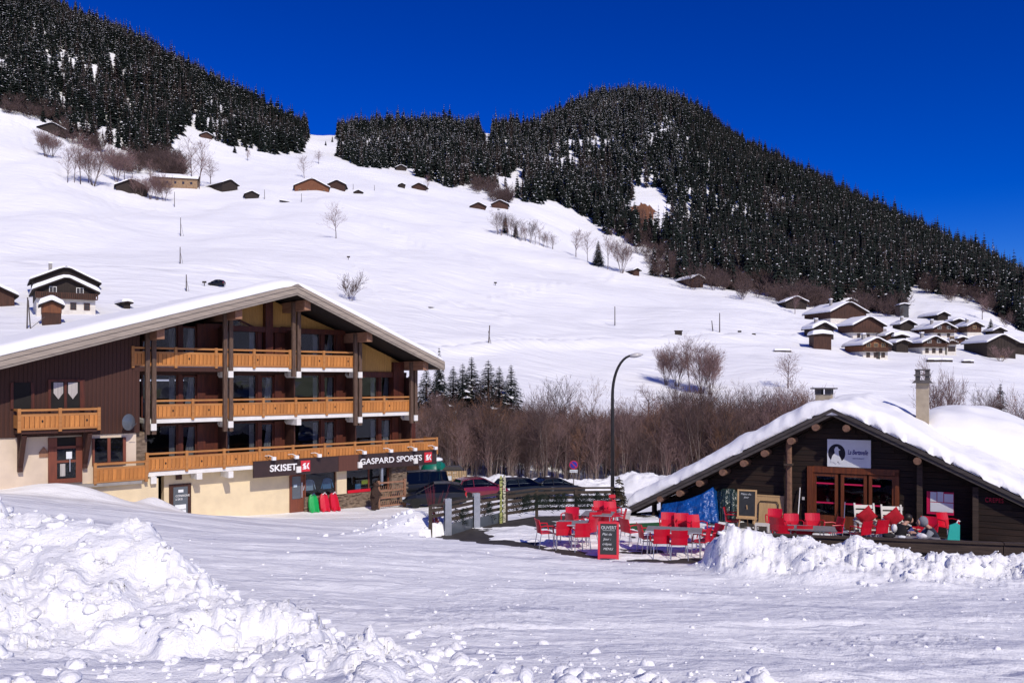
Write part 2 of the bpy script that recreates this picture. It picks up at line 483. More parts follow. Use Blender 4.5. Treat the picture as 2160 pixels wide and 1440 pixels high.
class Frame:
    """a house's own axes: x along the facade to its right, y into the house"""
    def __init__(s, X, Y, ang):
        s.o = Vector((X, Y)); s.a = ang
        s.x = Vector((math.cos(ang), math.sin(ang))); s.y = Vector((-math.sin(ang), math.cos(ang)))
    def px(s, u, v, w):
        """local (x, z) of the picture point (u, v) on the plane y = w"""
        r = (u - CU) / F
        ox, oy = s.o + s.y * w
        t = (r * oy - ox) / (s.x.x - r * s.x.y)
        Y = oy + t * s.x.y
        return t, H + (HV - v) / F * Y
    def w(s, x, y, z):
        p = s.o + s.x * x + s.y * y
        return Vector((p.x, p.y, z))
# ---------------------------------------------------------------- noise
def _h(ix, iy, seed):
    n = (ix.astype(np.int64) * 374761393 + iy.astype(np.int64) * 668265263 + seed * 974634777) & 0xFFFFFFFF
    n = ((n ^ (n >> 13)) * 1274126177) & 0xFFFFFFFF
    n = (n ^ (n >> 16)) & 0xFFFFFFFF
    return n / 4294967295.0
def vnoise(x, y, seed=0):
    ix, iy = np.floor(x), np.floor(y)
    fx, fy = x - ix, y - iy
    fx, fy = fx * fx * fx * (fx * (fx * 6 - 15) + 10), fy * fy * fy * (fy * (fy * 6 - 15) + 10)
    a, b = _h(ix, iy, seed), _h(ix + 1, iy, seed)
    c, d = _h(ix, iy + 1, seed), _h(ix + 1, iy + 1, seed)
    return ((a + (b - a) * fx) * (1 - fy) + (c + (d - c) * fx) * fy) * 2 - 1
def fbm(x, y, octs=4, seed=0, gain=.5):
    r, a, f = 0, 1.0, 1.0
    for i in range(octs):
        r = r + a * vnoise(x * f + 17.3 * i, y * f - 9.1 * i, seed + i); a *= gain; f *= 2.03
    return r
def worley(x, y, seed=0):
    ix, iy = np.floor(x), np.floor(y)
    best = np.full(x.shape, 9.0); bid = np.zeros(x.shape); 
    for dx in (-1, 0, 1):
        for dy in (-1, 0, 1):
            cx, cy = ix + dx, iy + dy
            px, py = cx + _h(cx, cy, seed), cy + _h(cx, cy, seed + 5)
            d = (px - x) ** 2 + (py - y) ** 2
            k = d < best
            best = np.where(k, d, best); bid = np.where(k, _h(cx, cy, seed + 9), bid)
    return np.sqrt(best), bid
def sst(a, b, x):
    t = np.clip((x - a) / (b - a), 0, 1)
    return t * t * (3 - 2 * t)

# ---------------------------------------------------------------- far terrain: heights along lines of sight from the village street
def pchip(xs, ys, x):
    xs, ys = np.asarray(xs, float), np.asarray(ys, float)
    h = np.diff(xs); d = np.diff(ys) / h
    m = np.zeros(len(xs)); m[0], m[-1] = d[0], d[-1]
    for i in range(1, len(xs) - 1):
        if d[i - 1] * d[i] > 0:
            w1, w2 = 2 * h[i] + h[i - 1], h[i] + 2 * h[i - 1]
            m[i] = (w1 + w2) / (w1 / d[i - 1] + w2 / d[i])
    x = np.clip(x, xs[0], xs[-1])
    k = np.clip(np.searchsorted(xs, x) - 1, 0, len(xs) - 2)
    t = (x - xs[k]) / h[k]
    return ((2 * t ** 3 - 3 * t ** 2 + 1) * ys[k] + (t ** 3 - 2 * t ** 2 + t) * h[k] * m[k]
            + (-2 * t ** 3 + 3 * t ** 2) * ys[k + 1] + (t ** 3 - t ** 2) * h[k] * m[k + 1])
PROF = {
    -700: [(40, 1000), (75, 850), (110, 740), (150, 660), (230, 540), (300, 430), (380, 320), (470, 200), (580, 60), (720, -100), (900, -220), (1200, -260), (2600, -150)],
    0:    [(40, 1030), (60, 905), (75, 840), (110, 738), (150, 664), (180, 626), (230, 560), (300, 462), (380, 350), (470, 236), (580, 110), (720, -10), (900, -90), (1200, -90), (2600, 100)],
    130:  [(40, 1040), (60, 930), (75, 860), (110, 745), (150, 662), (180, 630), (230, 566), (300, 474), (380, 372), (470, 285), (580, 180), (720, 75), (900, 40), (1200, 80), (2600, 250)],
    300:  [(40, 1060), (60, 980), (75, 910), (110, 775), (150, 680), (180, 642), (230, 582), (300, 500), (380, 415), (470, 345), (580, 250), (720, 145), (850, 118), (1200, 200), (2600, 350)],
    480:  [(40, 1070), (60, 990), (75, 925), (110, 790), (150, 705), (180, 662), (230, 600), (300, 515), (380, 437), (470, 377), (580, 318), (720, 235), (850, 203), (1200, 300), (2600, 420)],
    650:  [(40, 1070), (60, 1010), (75, 940), (110, 805), (150, 725), (180, 675), (230, 610), (300, 522), (380, 452), (470, 400), (580, 350), (720, 305), (820, 289), (1200, 350), (2600, 450)],
    780:  [(40, 1060), (60, 1030), (75, 970), (110, 835), (150, 750), (180, 695), (230, 628), (300, 545), (380, 474), (470, 418), (580, 365), (720, 318), (880, 280), (1200, 330), (2600, 450)],
    950:  [(40, 1060), (60, 1042), (75, 1000), (110, 880), (150, 785), (180, 722), (230, 645), (300, 565), (380, 496), (470, 438), (580, 392), (720, 330), (900, 282), (1200, 330), (2600, 450)],
    1100: [(40, 1060), (60, 1048), (75, 1010), (110, 900), (150, 800), (180, 740), (230, 672), (300, 592), (380, 522), (470, 462), (580, 418), (720, 350), (900, 282), (1200, 330), (2600, 450)],
    1250: [(40, 1060), (60, 1050), (75, 1018), (110, 912), (150, 825), (180, 765), (230, 698), (300, 620), (370, 562), (440, 548), (520, 508), (580, 470), (720, 350), (900, 240), (980, 228), (1300, 300), (2600, 450)],
    1380: [(40, 1060), (60, 1050), (75, 1020), (110, 925), (150, 850), (180, 785), (230, 718), (300, 638), (355, 596), (420, 590), (500, 545), (580, 475), (720, 350), (900, 232), (980, 212), (1300, 280), (2600, 450)],
    1550: [(40, 1060), (60, 1050), (75, 1022), (110, 940), (150, 862), (180, 805), (230, 735), (300, 655), (345, 622), (420, 600), (500, 550), (580, 490), (720, 395), (900, 310), (980, 298), (1300, 360), (2600, 470)],
    1700: [(40, 1060), (60, 1050), (75, 1022), (110, 945), (150, 872), (180, 815), (230, 742), (300, 672), (350, 642), (420, 610), (500, 560), (580, 510), (720, 425), (840, 385), (1000, 400), (1300, 450), (2600, 520)],
    1900: [(40, 1060), (60, 1050), (75, 1022), (110, 945), (150, 882), (180, 832), (230, 752), (300, 690), (350, 660), (400, 632), (470, 608), (580, 560), (720, 500), (820, 485), (1000, 510), (1300, 540), (2600, 600)],
    2050: [(40, 1060), (60, 1050), (75, 1022), (110, 945), (150, 885), (180, 835), (230, 758), (300, 695), (350, 665), (420, 632), (500, 615), (580, 588), (700, 555), (800, 555), (1000, 575), (1300, 600), (2600, 640)],
    2200: [(40, 1060), (60, 1050), (75, 1022), (110, 945), (150, 888), (180, 840), (230, 765), (300, 722), (350, 705), (420, 680), (500, 650), (580, 628), (650, 620), (800, 628), (1000, 640), (1300, 660), (2600, 690)],
    2900: [(40, 1060), (60, 1050), (75, 1022), (110, 950), (150, 892), (180, 850), (230, 800), (300, 775), (350, 765), (420, 750), (500, 730), (580, 715), (650, 710), (800, 712), (1000, 715), (1300, 720), (2600, 740)],
}
_UC = sorted(PROF)
_LY = np.linspace(math.log(40), math.log(2600), 420)
_UF = np.arange(-700, 2901, 12.0)
_T0 = np.array([pchip([math.log(a) for a, b in PROF[u]], [b for a, b in PROF[u]], _LY) for u in _UC])
VT = np.array([pchip(_UC, _T0[:, j], _UF) for j in range(len(_LY))]).T       # [u, logY]
for _ in range(3):                                                          # soften the folds
    VT[1:-1] = .25 * VT[:-2] + .5 * VT[1:-1] + .25 * VT[2:]
    VT[:, 1:-1] = .25 * VT[:, :-2] + .5 * VT[:, 1:-1] + .25 * VT[:, 2:]
def z_far(X, Y):
    Yc = np.clip(Y, 40, 2600)
    u = np.clip(CU + F * X / np.maximum(Y, 1), -700, 2899)
    a = (u + 700) / 12.0; i = np.clip(a.astype(int), 0, len(_UF) - 2); a = a - i
    b = (np.log(Yc) - _LY[0]) / (_LY[1] - _LY[0]); j = np.clip(b.astype(int), 0, len(_LY) - 2); b = b - j
    v = (VT[i, j] * (1 - a) + VT[i + 1, j] * a) * (1 - b) + (VT[i, j + 1] * (1 - a) + VT[i + 1, j + 1] * a) * b
    z = H + (HV - v) * Y / F
    k = sst(90, 260, Y)
    z = z + k * (3.4 * fbm(X / 75, Y / 75, 3, 11) + .55 * fbm(X / 18 + .3 * Y / 18, Y / 26, 3, 23))
    # little terraces trodden along the contour and old tracks
    z = z + k * sst(620, 420, Y) * .26 * np.sin(2 * math.pi * (z + 2.2 * fbm(X / 40, Y / 40, 3, 43)) / 2.6) * sst(-.35, .35, fbm(X / 55, Y / 30, 2, 44))
    z = z + sst(420, 700, Y) * 5.0 * fbm(X / 140, Y / 140, 4, 31)
    return z

# ---------------------------------------------------------------- near ground: surveyed spots joined by a smooth sheet
_NP = np.array([(0, 0, 3.35), (0, 3, 3.32), (0, 5, 3.02), (-3, 3, 3.4), (-6, 4, 3.5), (3, 5, 3.05), (6, 3, 3.2), (0, 8, 2.4), (4, 8, 2.35), (-4, 8, 2.4),
    (-8, 9, 2.45), (0, 12, 1.62), (6, 12, 1.55), (-6, 12, 1.8), (-12, 14, 2.0), (0, 18, .78), (6, 18, .58), (12, 17, .7), (18, 16, 1.0), (-7, 18, 1.1), (-14, 20, 1.5), (-20, 22, 1.9),
    (-2.9, 26.6, .06), (.14, 25.2, .08), (2.2, 23.3, .08), (5, 22.6, .1), (9, 21.6, .2), (14, 20.2, .35), (-8, 27, .12), (-14, 29, .45), (-20, 31, .8), (-26, 35, .9),
    (-25, 38.2, -.05), (-21.5, 41.2, -.5), (-18.9, 43.7, -1.5), (-17.2, 45.2, -2.3), (-13, 47.2, -2.75), (-9, 52, -2.95), (-8, 40, -1.55), (-4, 33, -1.0), (-6, 50, -2.85),
    (-3, 56, -3.05), (1.5, 60, -3.4), (7, 63, -3.7), (3, 45, -2.2), (8, 39, -1.6), (10, 50, -2.7), (14, 62, -3.6), (22, 50, -2.4), (-2, 70, -3.9), (10, 72, -4.2), (26, 60, -3.2),
    (25, 36, -.8), (30, 25, .3), (-40, 42, 1.2), (-40, 25, 2.5), (-31, 52, .3), (-25, 62, -.2), (-12, 64, -2.6), (45, 50, -2), (-60, 60, 2), (60, 70, -3)], float)
def _tps(d2): return np.where(d2 > 1e-9, .5 * d2 * np.log(np.maximum(d2, 1e-9)), 0)
_n = len(_NP)
_K = _tps(((_NP[:, None, :2] - _NP[None, :, :2]) ** 2).sum(-1)) + np.eye(_n) * .3
_A = np.zeros((_n + 3, _n + 3)); _A[:_n, :_n] = _K; _A[:_n, _n] = 1; _A[:_n, _n + 1:] = _NP[:, :2]; _A[_n:, :_n] = _A[:_n, _n:].T
_W = np.linalg.solve(_A, np.concatenate([_NP[:, 2], np.zeros(3)]))
def z_near(X, Y):
    s = X.shape; X, Y = X.ravel(), Y.ravel(); out = np.empty(len(X))
    for k in range(0, len(X), 60000):
        x, y = X[k:k + 60000], Y[k:k + 60000]
        out[k:k + 60000] = _tps((x[:, None] - _NP[None, :, 0]) ** 2 + (y[:, None] - _NP[None, :, 1]) ** 2) @ _W[:_n] + _W[_n] + _W[_n + 1] * x + _W[_n + 2] * y
    return out.reshape(s)

TERR = [on_z(u, v)[:2] for u, v in ((880, 1140), (945, 1126), (1005, 1111), (1068, 1098), (1132, 1088), (1300, 1085))] + [(12, 36), (22, 30), (18, 19.6), (12.4, 20.8), (7, 22.1), (5, 22.7), (2.2, 23.4), (.14, 25.35)]
def poly_sd(X, Y, poly):
    """signed distance to a polygon, negative inside"""
    d = np.full(X.shape, 1e9); ins = np.zeros(X.shape, bool); n = len(poly)
    for i in range(n):
        ax, ay = poly[i]; bx, by = poly[(i + 1) % n]
        ex, ey = bx - ax, by - ay
        t = np.clip(((X - ax) * ex + (Y - ay) * ey) / (ex * ex + ey * ey), 0, 1)
        d = np.minimum(d, np.hypot(X - ax - ex * t, Y - ay - ey * t))
        c = ((ay > Y) != (by > Y)) & (X < (bx - ax) * (Y - ay) / (by - ay + 1e-12) + ax)
        ins ^= c
    return np.where(ins, -d, d)

# crest of the bank the plough threw up beside the viewer: x, y, height of the crest
BANK = [(-13, 15.5, 3.2), (-6.7, 11.0, 3.36), (-4.6, 10.0, 3.24), (-3.4, 9.1, 2.96), (-2.35, 8.1, 2.80), (-1.5, 7.0, 2.82), (-.55, 5.9, 2.96), (.6, 5.0, 3.08)]
def ridge_c(X): return 21.75 - .24 * (X - 5.5)
_RX = [4.6, 5.1, 5.6, 6.4, 7.3, 8.0, 8.5, 9.1, 9.5, 10.2, 11.0, 11.9, 14, 18, 26]
_RZ = [.2, .85, 1.12, 1.05, .92, .80, 1.04, 1.02, .88, .78, .76, .92, 1.1, 1.3, 1.4]
def lumps(X, Y, sc, seed):
    w1, i1 = worley(X / sc + .35 * fbm(X * 2 / sc, Y * 2 / sc, 2, seed + 40), Y / sc + .35 * fbm(X * 2 / sc + 5, Y * 2 / sc, 2, seed + 41), seed)
    tilt = .35 * np.sin(i1 * 40) * (X / sc - np.floor(X / sc) - .5) + .35 * np.cos(i1 * 57) * (Y / sc - np.floor(Y / sc) - .5)
    return sst(.66, .30, w1) * np.clip(.25 + .9 * i1 + tilt, 0, 1.3) * (i1 > .35)
def ground_raw(X, Y):
    X, Y = np.asarray(X, float), np.asarray(Y, float)
    X, Y = np.broadcast_arrays(X, Y)
    near = Y < 82
    z = np.where(Y < 40, 0.0, z_far(X, Y))
    if near.any():
        x, y = X[near], Y[near]
        zn = z_near(x, y)
        k = sst(52, 80, y)
        z = z.copy()
        z[near] = zn * (1 - k) + z[near] * k
    return z
def ground(X, Y, detail=False):
    X, Y = np.broadcast_arrays(np.asarray(X, float), np.asarray(Y, float))
    z = ground_raw(X, Y).copy()
    near = (Y < 60)
    if near.any():
        x, y, zz = X[near], Y[near], z[near]
        # bank beside the viewer
        bx_, by_, bz_ = np.array(BANK).T
        best = np.full(x.shape, 1e9); sd = np.zeros(x.shape); cz = np.zeros(x.shape)
        for i in range(len(BANK) - 1):
            ex, ey = bx_[i + 1] - bx_[i], by_[i + 1] - by_[i]; L = math.hypot(ex, ey)
            t = np.clip(((x - bx_[i]) * ex + (y - by_[i]) * ey) / L / L, 0, 1)
            dx, dy = x - bx_[i] - ex * t, y - by_[i] - ey * t
            d = np.hypot(dx, dy); side = (dx * ey - dy * ex) / L     # > 0 towards the viewer
            k = d < best
            best = np.where(k, d, best); sd = np.where(k, np.where(side > 0, -d, d), sd); cz = np.where(k, bz_[i] + (bz_[i + 1] - bz_[i]) * t, cz)
        hgt = np.maximum(cz - zz, 0)
        prof = np.where(sd > 0, 1 - sst(0, 1.15, sd), 1 - .80 * sst(0, 5.0, -sd))
        bank = hgt * prof
        bmask = sst(.02, .25, bank + .25 * (1 - sst(0, .9, np.abs(sd)))) * (x < 1.5) * (1 - sst(12, 15, y))
        # ploughed ridge in front of the restaurant
        rc = ridge_c(x); t = rc - y
        rz = np.interp(x, _RX, _RZ)
        Lf = np.interp(x, [4.6, 6, 8, 12, 20], [1.4, 2.3, 3.4, 4.8, 5.5])
        rp = np.where(t > 0, (1 - np.clip((t - .15) / Lf, 0, 1)) ** .8 * sst(1.12, .9, t / Lf), 1 - sst(.15, .95, -t)) * sst(4.4, 5.3, x)
        rid = np.maximum(rz - np.minimum(zz, .6), 0) * rp
        rmask = sst(.04, .3, rid)
        zz = zz + np.maximum(bank, 0) + rid
        # small heap at the fence corner and along the shop wall
        zz = zz + .85 * np.exp(-(((x + 3.1) / 1.5) ** 2 + ((y - 28.3) / 1.3) ** 2))
        zz = zz + .55 * np.exp(-(((x + 21) / 2.6) ** 2 + ((y - 40.3) / 1.0) ** 2)) + .5 * np.exp(-(((x + 17.6) / 1.2) ** 2 + ((y - 42.6) / 1.0) ** 2)) * (1 + .5 * vnoise(x, y, 3))
        if detail:
            m = np.clip(bmask, 0, 1)
            add = m * (.12 * lumps(x, y, .95, 3) + .09 * lumps(x, y, .36, 4) * sst(-.25, .35, vnoise(x / 1.3, y / 1.3, 8)) + .04 * lumps(x, y, .15, 6) * sst(-.2, .3, vnoise(x / .8, y / .8, 9)) + .15 * fbm(x / 1.5, y / 1.5, 3, 50) + .02 * fbm(x / .2, y / .2, 3, 49) - .07)
            m2 = np.clip(rmask, 0, 1)
            add += m2 * (.13 * lumps(x, y, .7, 13) + .07 * lumps(x, y, .30, 14) + .035 * lumps(x, y, .14, 15) + .15 * fbm(x / .9, y / .9, 4, 51) - .08)
            flat = 1 - np.maximum(m, m2)
            add += flat * (.035 * fbm(x / 1.6, y / 1.1, 3, 52) + .016 * fbm(x / .35, y / .22, 3, 53) * (1 - sst(20, 45, y)))
            scat = sst(.25, .6, fbm(x / 2.6, y / 1.7, 3, 56)) * flat * (1 - sst(9, 24, y))
            add += scat * .022 * lumps(x, y, .21, 16)
            # piste machine ribs and wheel tracks
            for (ax, ay, bx2, by2, wd, dp) in ((2.2, 4.0, 9.5, 12.5, .2, .075), (3.0, 4.0, 10.6, 12.0, .2, .075), (6.2, 5.5, 13, 15, .12, .035), (-2, 10.6, 9, 13.2, .35, .07), (-6, 16, 12, 15.2, .5, .05), (0, 8.6, 7.5, 9.3, .3, .045), (-10, 21, 6, 19, .5, .05), (1.5, 6.2, 5.2, 7.9, .22, .05)):
                ex, ey = bx2 - ax, by2 - ay; L = math.hypot(ex, ey)
                s_ = ((x - ax) * ex + (y - ay) * ey) / L; q = ((x - ax) * ey - (y - ay) * ex) / L + .25 * vnoise(s_ / 3, s_ * 0, 60)
                add += flat * dp * sst(-1, 2, s_) * sst(L + 1, L - 2, s_) * (np.exp(-((np.abs(q) - wd * 1.3) / (wd * .6)) ** 2) * .5 - np.exp(-(q / wd) ** 2))
            zz = zz + add
        sdt = poly_sd(x, y, TERR)
        zz = np.where(sdt < .25, np.minimum(zz, np.where(sdt < -.12, -.22, .05 - .27 * sst(.25, -.12, sdt))) if False else np.where(sdt < 0, np.minimum(zz, -.22), zz), zz)
        z[near] = zz
    # ledges: the valley road and beaten tracks on the far slope
    return z
_YS = np.exp(np.linspace(math.log(44), math.log(1500), 700))
def place(u, v):
    """the spot on the terrain that the picture point (u, v) shows"""
    X = (u - CU) / F * _YS
    vg = HV - F * (ground(X, _YS) - H) / _YS
    k = np.nonzero((vg[1:] <= v) & (vg[:-1] > v))[0]
    if len(k):
        i = k[0]; t = (vg[i] - v) / (vg[i] - vg[i + 1]); Y = float(_YS[i] + (_YS[i + 1] - _YS[i]) * t)
    else: Y = float(_YS[int(np.argmin(np.abs(vg - v)))])
    return Vector(((u - CU) / F * Y, Y, gz((u - CU) / F * Y, Y)))
def gz(x, y): return float(ground(np.array([x], float), np.array([y], float))[0])

# ---------------------------------------------------------------- the one ground sheet
us = np.concatenate([np.linspace(-3200, -260, 34)[:-1], np.linspace(-260, -20, 40)[:-1], np.arange(-20, 2181, 3.2), np.linspace(2200, 2440, 40), np.linspace(2520, 5400, 34)])
ys = np.concatenate([np.linspace(1.0, 3.0, 24)[:-1], np.exp(np.linspace(math.log(3.0), math.log(70), 430))[:-1], np.exp(np.linspace(math.log(70), math.log(2600), 250))])
UU, YY = np.meshgrid(us, ys)
XX = (UU - CU) / F * YY
ZZ = ground(XX, YY, True)
TRACKS = []
def track(pts, wd, dp):
    P_ = [place(u, v) for u, v in pts]
    TRACKS.append(([(p.x, p.y) for p in P_], wd, dp))
track([(905, 735), (1010, 727), (1120, 722), (1250, 716), (1400, 711), (1560, 708), (1660, 712)], 2.4, .9)
track([(1030, 628), (1120, 612), (1200, 598), (1290, 584)], 1.0, .35)
track([(0, 553), (120, 560), (260, 566), (420, 575), (600, 590)], 2.0, .7)
track([(560, 470), (640, 500), (730, 545), (770, 580), (810, 640)], .9, .3)
track([(700, 440), (800, 470), (900, 520), (1000, 545), (1080, 600)], .8, .25)
track([(200, 460), (330, 440), (420, 452), (540, 455), (700, 470)], 1.2, .4)
track([(920, 640), (980, 636), (1080, 668), (1200, 680), (1290, 688)], 1.4, .45)
for pts, wd, dp in TRACKS:
    b = (YY > 100) & (YY < 520)
    x, y = XX[b], YY[b]; best = np.full(x.shape, 1e9); sg = np.zeros(x.shape)
    for (ax, ay), (bx2, by2) in zip(pts[:-1], pts[1:]):
        ex, ey = bx2 - ax, by2 - ay
        t = np.clip(((x - ax) * ex + (y - ay) * ey) / (ex * ex + ey * ey), 0, 1)
        d = np.hypot(x - ax - ex * t, y - ay - ey * t)
        k = d < best; best = np.where(k, d, best); sg = np.where(k, np.sign((y - ay) * ex - (x - ax) * ey), sg)
    ZZ[b] += 1.5 * dp * np.exp(-((best * sg + wd) / wd) ** 2) - 1.1 * dp * np.exp(-((best * sg - wd * .7) / wd) ** 2)
nu, nyr = len(us), len(ys)
V1 = np.stack([XX.ravel(), YY.ravel(), ZZ.ravel()], 1)
ii = (np.arange(nyr - 1)[:, None] * nu + np.arange(nu - 1)[None, :]).ravel()
Q1 = np.stack([ii, ii + 1, ii + nu + 1, ii + nu], 1)
# the valley side behind the viewer, seen only in window panes
bxs, bys = np.linspace(-900, 900, 60), np.concatenate([[1.6, -3, -10], np.linspace(-25, -900, 40)])
BX, BY = np.meshgrid(bxs, bys)
BZ = 3.1 + np.where(BY < -10, (-BY - 10) * .22 + 12 * sst(10, 300, -BY) * fbm(BX / 160, BY / 160, 3, 5), 0) + sst(20, 400, np.abs(BX)) * 20
V2 = np.stack([BX.ravel(), BY.ravel(), BZ.ravel()], 1)
jj = (np.arange(len(bys) - 1)[:, None] * len(bxs) + np.arange(len(bxs) - 1)[None, :]).ravel()
Q2 = np.stack([jj, jj + len(bxs), jj + len(bxs) + 1, jj + 1], 1) + len(V1)
def np_mesh(name, V, Q, mats, mi=None, smooth=True):
    me = bpy.data.meshes.new(name)
    me.vertices.add(len(V)); me.vertices.foreach_set('co', np.asarray(V, np.float32).ravel())
    k = Q.shape[1]
    me.loops.add(Q.size); me.loops.foreach_set('vertex_index', Q.astype(np.int32).ravel())
    me.polygons.add(len(Q)); me.polygons.foreach_set('loop_start', np.arange(0, Q.size, k, dtype=np.int32))
    for m in mats: me.materials.append(MAT[m])
    if mi is not None: me.polygons.foreach_set('material_index', mi.astype(np.int32))
    me.polygons.foreach_set('use_smooth', np.full(len(Q), smooth))
    me.update(calc_edges=True); me.validate()
    return me
g = put('snow_ground', np_mesh('snow_ground', np.concatenate([V1, V2]), np.concatenate([Q1, Q2]), ['snow']))
g['kind'] = 'structure'

# loose clods on the banks and the piste
def clods():
    rr = np.random.default_rng(5)
    t = (1 + 5 ** .5) / 2
    ico = np.array([(-1, t, 0), (1, t, 0), (-1, -t, 0), (1, -t, 0), (0, -1, t), (0, 1, t), (0, -1, -t), (0, 1, -t), (t, 0, -1), (t, 0, 1), (-t, 0, -1), (-t, 0, 1)]) / math.hypot(1, t)
    fa = np.array([(0, 11, 5), (0, 5, 1), (0, 1, 7), (0, 7, 10), (0, 10, 11), (1, 5, 9), (5, 11, 4), (11, 10, 2), (10, 7, 6), (7, 1, 8), (3, 9, 4), (3, 4, 2), (3, 2, 6), (3, 6, 8), (3, 8, 9), (4, 9, 5), (2, 4, 11), (6, 2, 10), (8, 6, 7), (9, 8, 1)])
    # split once for rounder lumps
    vs, fs, mid = [tuple(v) for v in ico], [], {}
    def md(a, b):
        k = (min(a, b), max(a, b))
        if k not in mid:
            p = np.array(vs[a]) + np.array(vs[b]); vs.append(tuple(p / np.linalg.norm(p))); mid[k] = len(vs) - 1
        return mid[k]
    for a, b, c in fa:
        ab, bc, ca = md(a, b), md(b, c), md(c, a); fs += [(a, ab, ca), (b, bc, ab), (c, ca, bc), (ab, bc, ca)]
    ico, fa = np.array(vs), np.array(fs)
    P_ = []
    bx_, by_, _ = np.array(BANK).T
    for _ in range(1200):                                 # along the bank
        i = rr.integers(1, len(BANK) - 1); f = rr.random()
        x = bx_[i] + (bx_[i + 1] - bx_[i]) * f if i + 1 < len(BANK) else bx_[i]; y = by_[i] + (by_[i + 1] - by_[i]) * f if i + 1 < len(BANK) else by_[i]
        n = rr.normal(0, 1) * 1.3 - .5
        P_.append((x + n * .62, y + n * .78, .014 + .07 * rr.random() ** 4))
    for _ in range(420):                                  # along the ridge by the restaurant
        x = rr.uniform(4.7, 15); P_.append((x, ridge_c(x) - abs(rr.normal(0, 1)) * 1.6 + .2, .015 + .06 * rr.random() ** 4))
    for _ in range(420):                                  # lower foreground
        x, y = rr.uniform(-2.5, 2.6), 4.2 + abs(rr.normal(0, 1)) * 1.5; P_.append((x, y, .010 + .07 * rr.random() ** 5))
    for _ in range(700):
        y = rr.uniform(5, 24); x = rr.uniform(-.6, .62) * y; P_.append((x, y, .006 + .03 * rr.random() ** 4))
    for _ in range(90):
        P_.append((rr.normal(-3.1, 1.2), rr.normal(28, .9), .03 + .08 * rr.random() ** 2))
    P_ = np.array(P_)
    keep = (poly_sd(P_[:, 0], P_[:, 1], TERR) > .05) & (P_[:, 1] > 3.4)
    P_ = P_[keep]
    gzv = ground(P_[:, 0], P_[:, 1], True)
    V, Q = [], []
    for k, ((x, y, r), z) in enumerate(zip(P_, gzv)):
        d = ico * (1 + .22 * np.sin(ico[:, [1, 2, 0]] * rr.uniform(1.5, 4, 3) + rr.uniform(0, 6, 3)))
        d = d * (1 + .12 * rr.normal(0, 1, (len(ico), 1)))
        a = rr.uniform(0, 6.28); c, s = math.cos(a), math.sin(a)
        d = d * np.array([1.25, .95, .8]); d = np.stack([d[:, 0] * c - d[:, 1] * s, d[:, 0] * s + d[:, 1] * c, d[:, 2]], 1)
        V.append(d * r + np.array([x, y, z + r * .1])); Q.append(fa + k * len(ico))
    o = put('snow_clods', np_mesh('snow_clods', np.concatenate(V), np.concatenate(Q), ['snow_clod'], smooth=True))
    o['kind'] = 'stuff'; o['label'] = 'loose snow clods scattered over the banks and trodden snow'; o['category'] = 'snow'
clods()
# ---------------------------------------------------------------- trees
def conifer(seed, h=18.0, rb=2.6, whorls=15, nb=9, snow=.4, detail=0, green='fir_green'):
    rr = random.Random(seed); t = MB(); c = MB(); c.m = 0
    t.tube([(0, 0, -.8), (0, 0, h * .5), (0, 0, h * .98)], [h * .014 + .05, h * .009 + .02, .015], 5)
    for w in range(whorls):
        f = (w + rr.uniform(-.2, .2)) / whorls
        z = h * (.07 + .91 * f)
        L = rb * (1 - f) ** .85 * rr.uniform(.85, 1.12) + .12
        for b in range(nb if f < .8 else max(4, nb - 4)):
            a = 2 * math.pi * (b + rr.uniform(-.35, .35)) / nb + w * 1.3
            l = L * rr.uniform(.65, 1.1)
            ca, sa = math.cos(a), math.sin(a)
            dr = l * rr.uniform(.32, .68)
            def P3(x, s, dz): return (ca * x - sa * s, sa * x + ca * s, z + dz)
            wd = l * rr.uniform(.20, .30) + .06
            c.m = 0
            if detail:
                n = 5
                for k in range(n):
                    x = l * (.22 + .72 * k / n); q = wd * (1.05 - .7 * k / n) * rr.uniform(.8, 1.2); zz = -dr * (x / l) ** 1.4
                    for sgn in (-1, 1):
                        c.add([P3(x, 0, zz + .02), P3(x + q * .15, sgn * q * .45, zz - .03), P3(x + q * .75, sgn * q * 1.1, zz - q * .32), P3(x + q * .55, sgn * q * .3, zz - .05)], [(0, 1, 2, 3)])
                c.add([P3(l * .8, -wd * .25, -dr * .75), P3(l * .8, wd * .25, -dr * .75), P3(l * 1.05, 0, -dr * 1.05)], [(0, 1, 2)])
            else:
                c.add([P3(0, 0, .12 * l), P3(l * .55, -wd, -dr * .6), P3(l, 0, -dr), P3(l * .55, wd, -dr * .6), P3(l * .5, 0, -dr * .18)], [(0, 1, 4), (1, 2, 4), (2, 3, 4), (3, 0, 4)])
            if rr.random() < snow:
                c.m = 1
                a0, a1 = rr.uniform(.3, .55), rr.uniform(.85, 1.04); q = wd * rr.uniform(.6, 1.15)
                zz = lambda x: -dr * x ** 1.15 + .10 + .05 * l
                c.add([P3(l * a0, 0, zz(a0) + .04), P3(l * (a0 + a1) / 2, -q, zz((a0 + a1) / 2) - q * .35), P3(l * a1, 0, zz(a1) - .03), P3(l * (a0 + a1) / 2, q, zz((a0 + a1) / 2) - q * .35)], [(0, 1, 2), (0, 2, 3)])
    return t, c

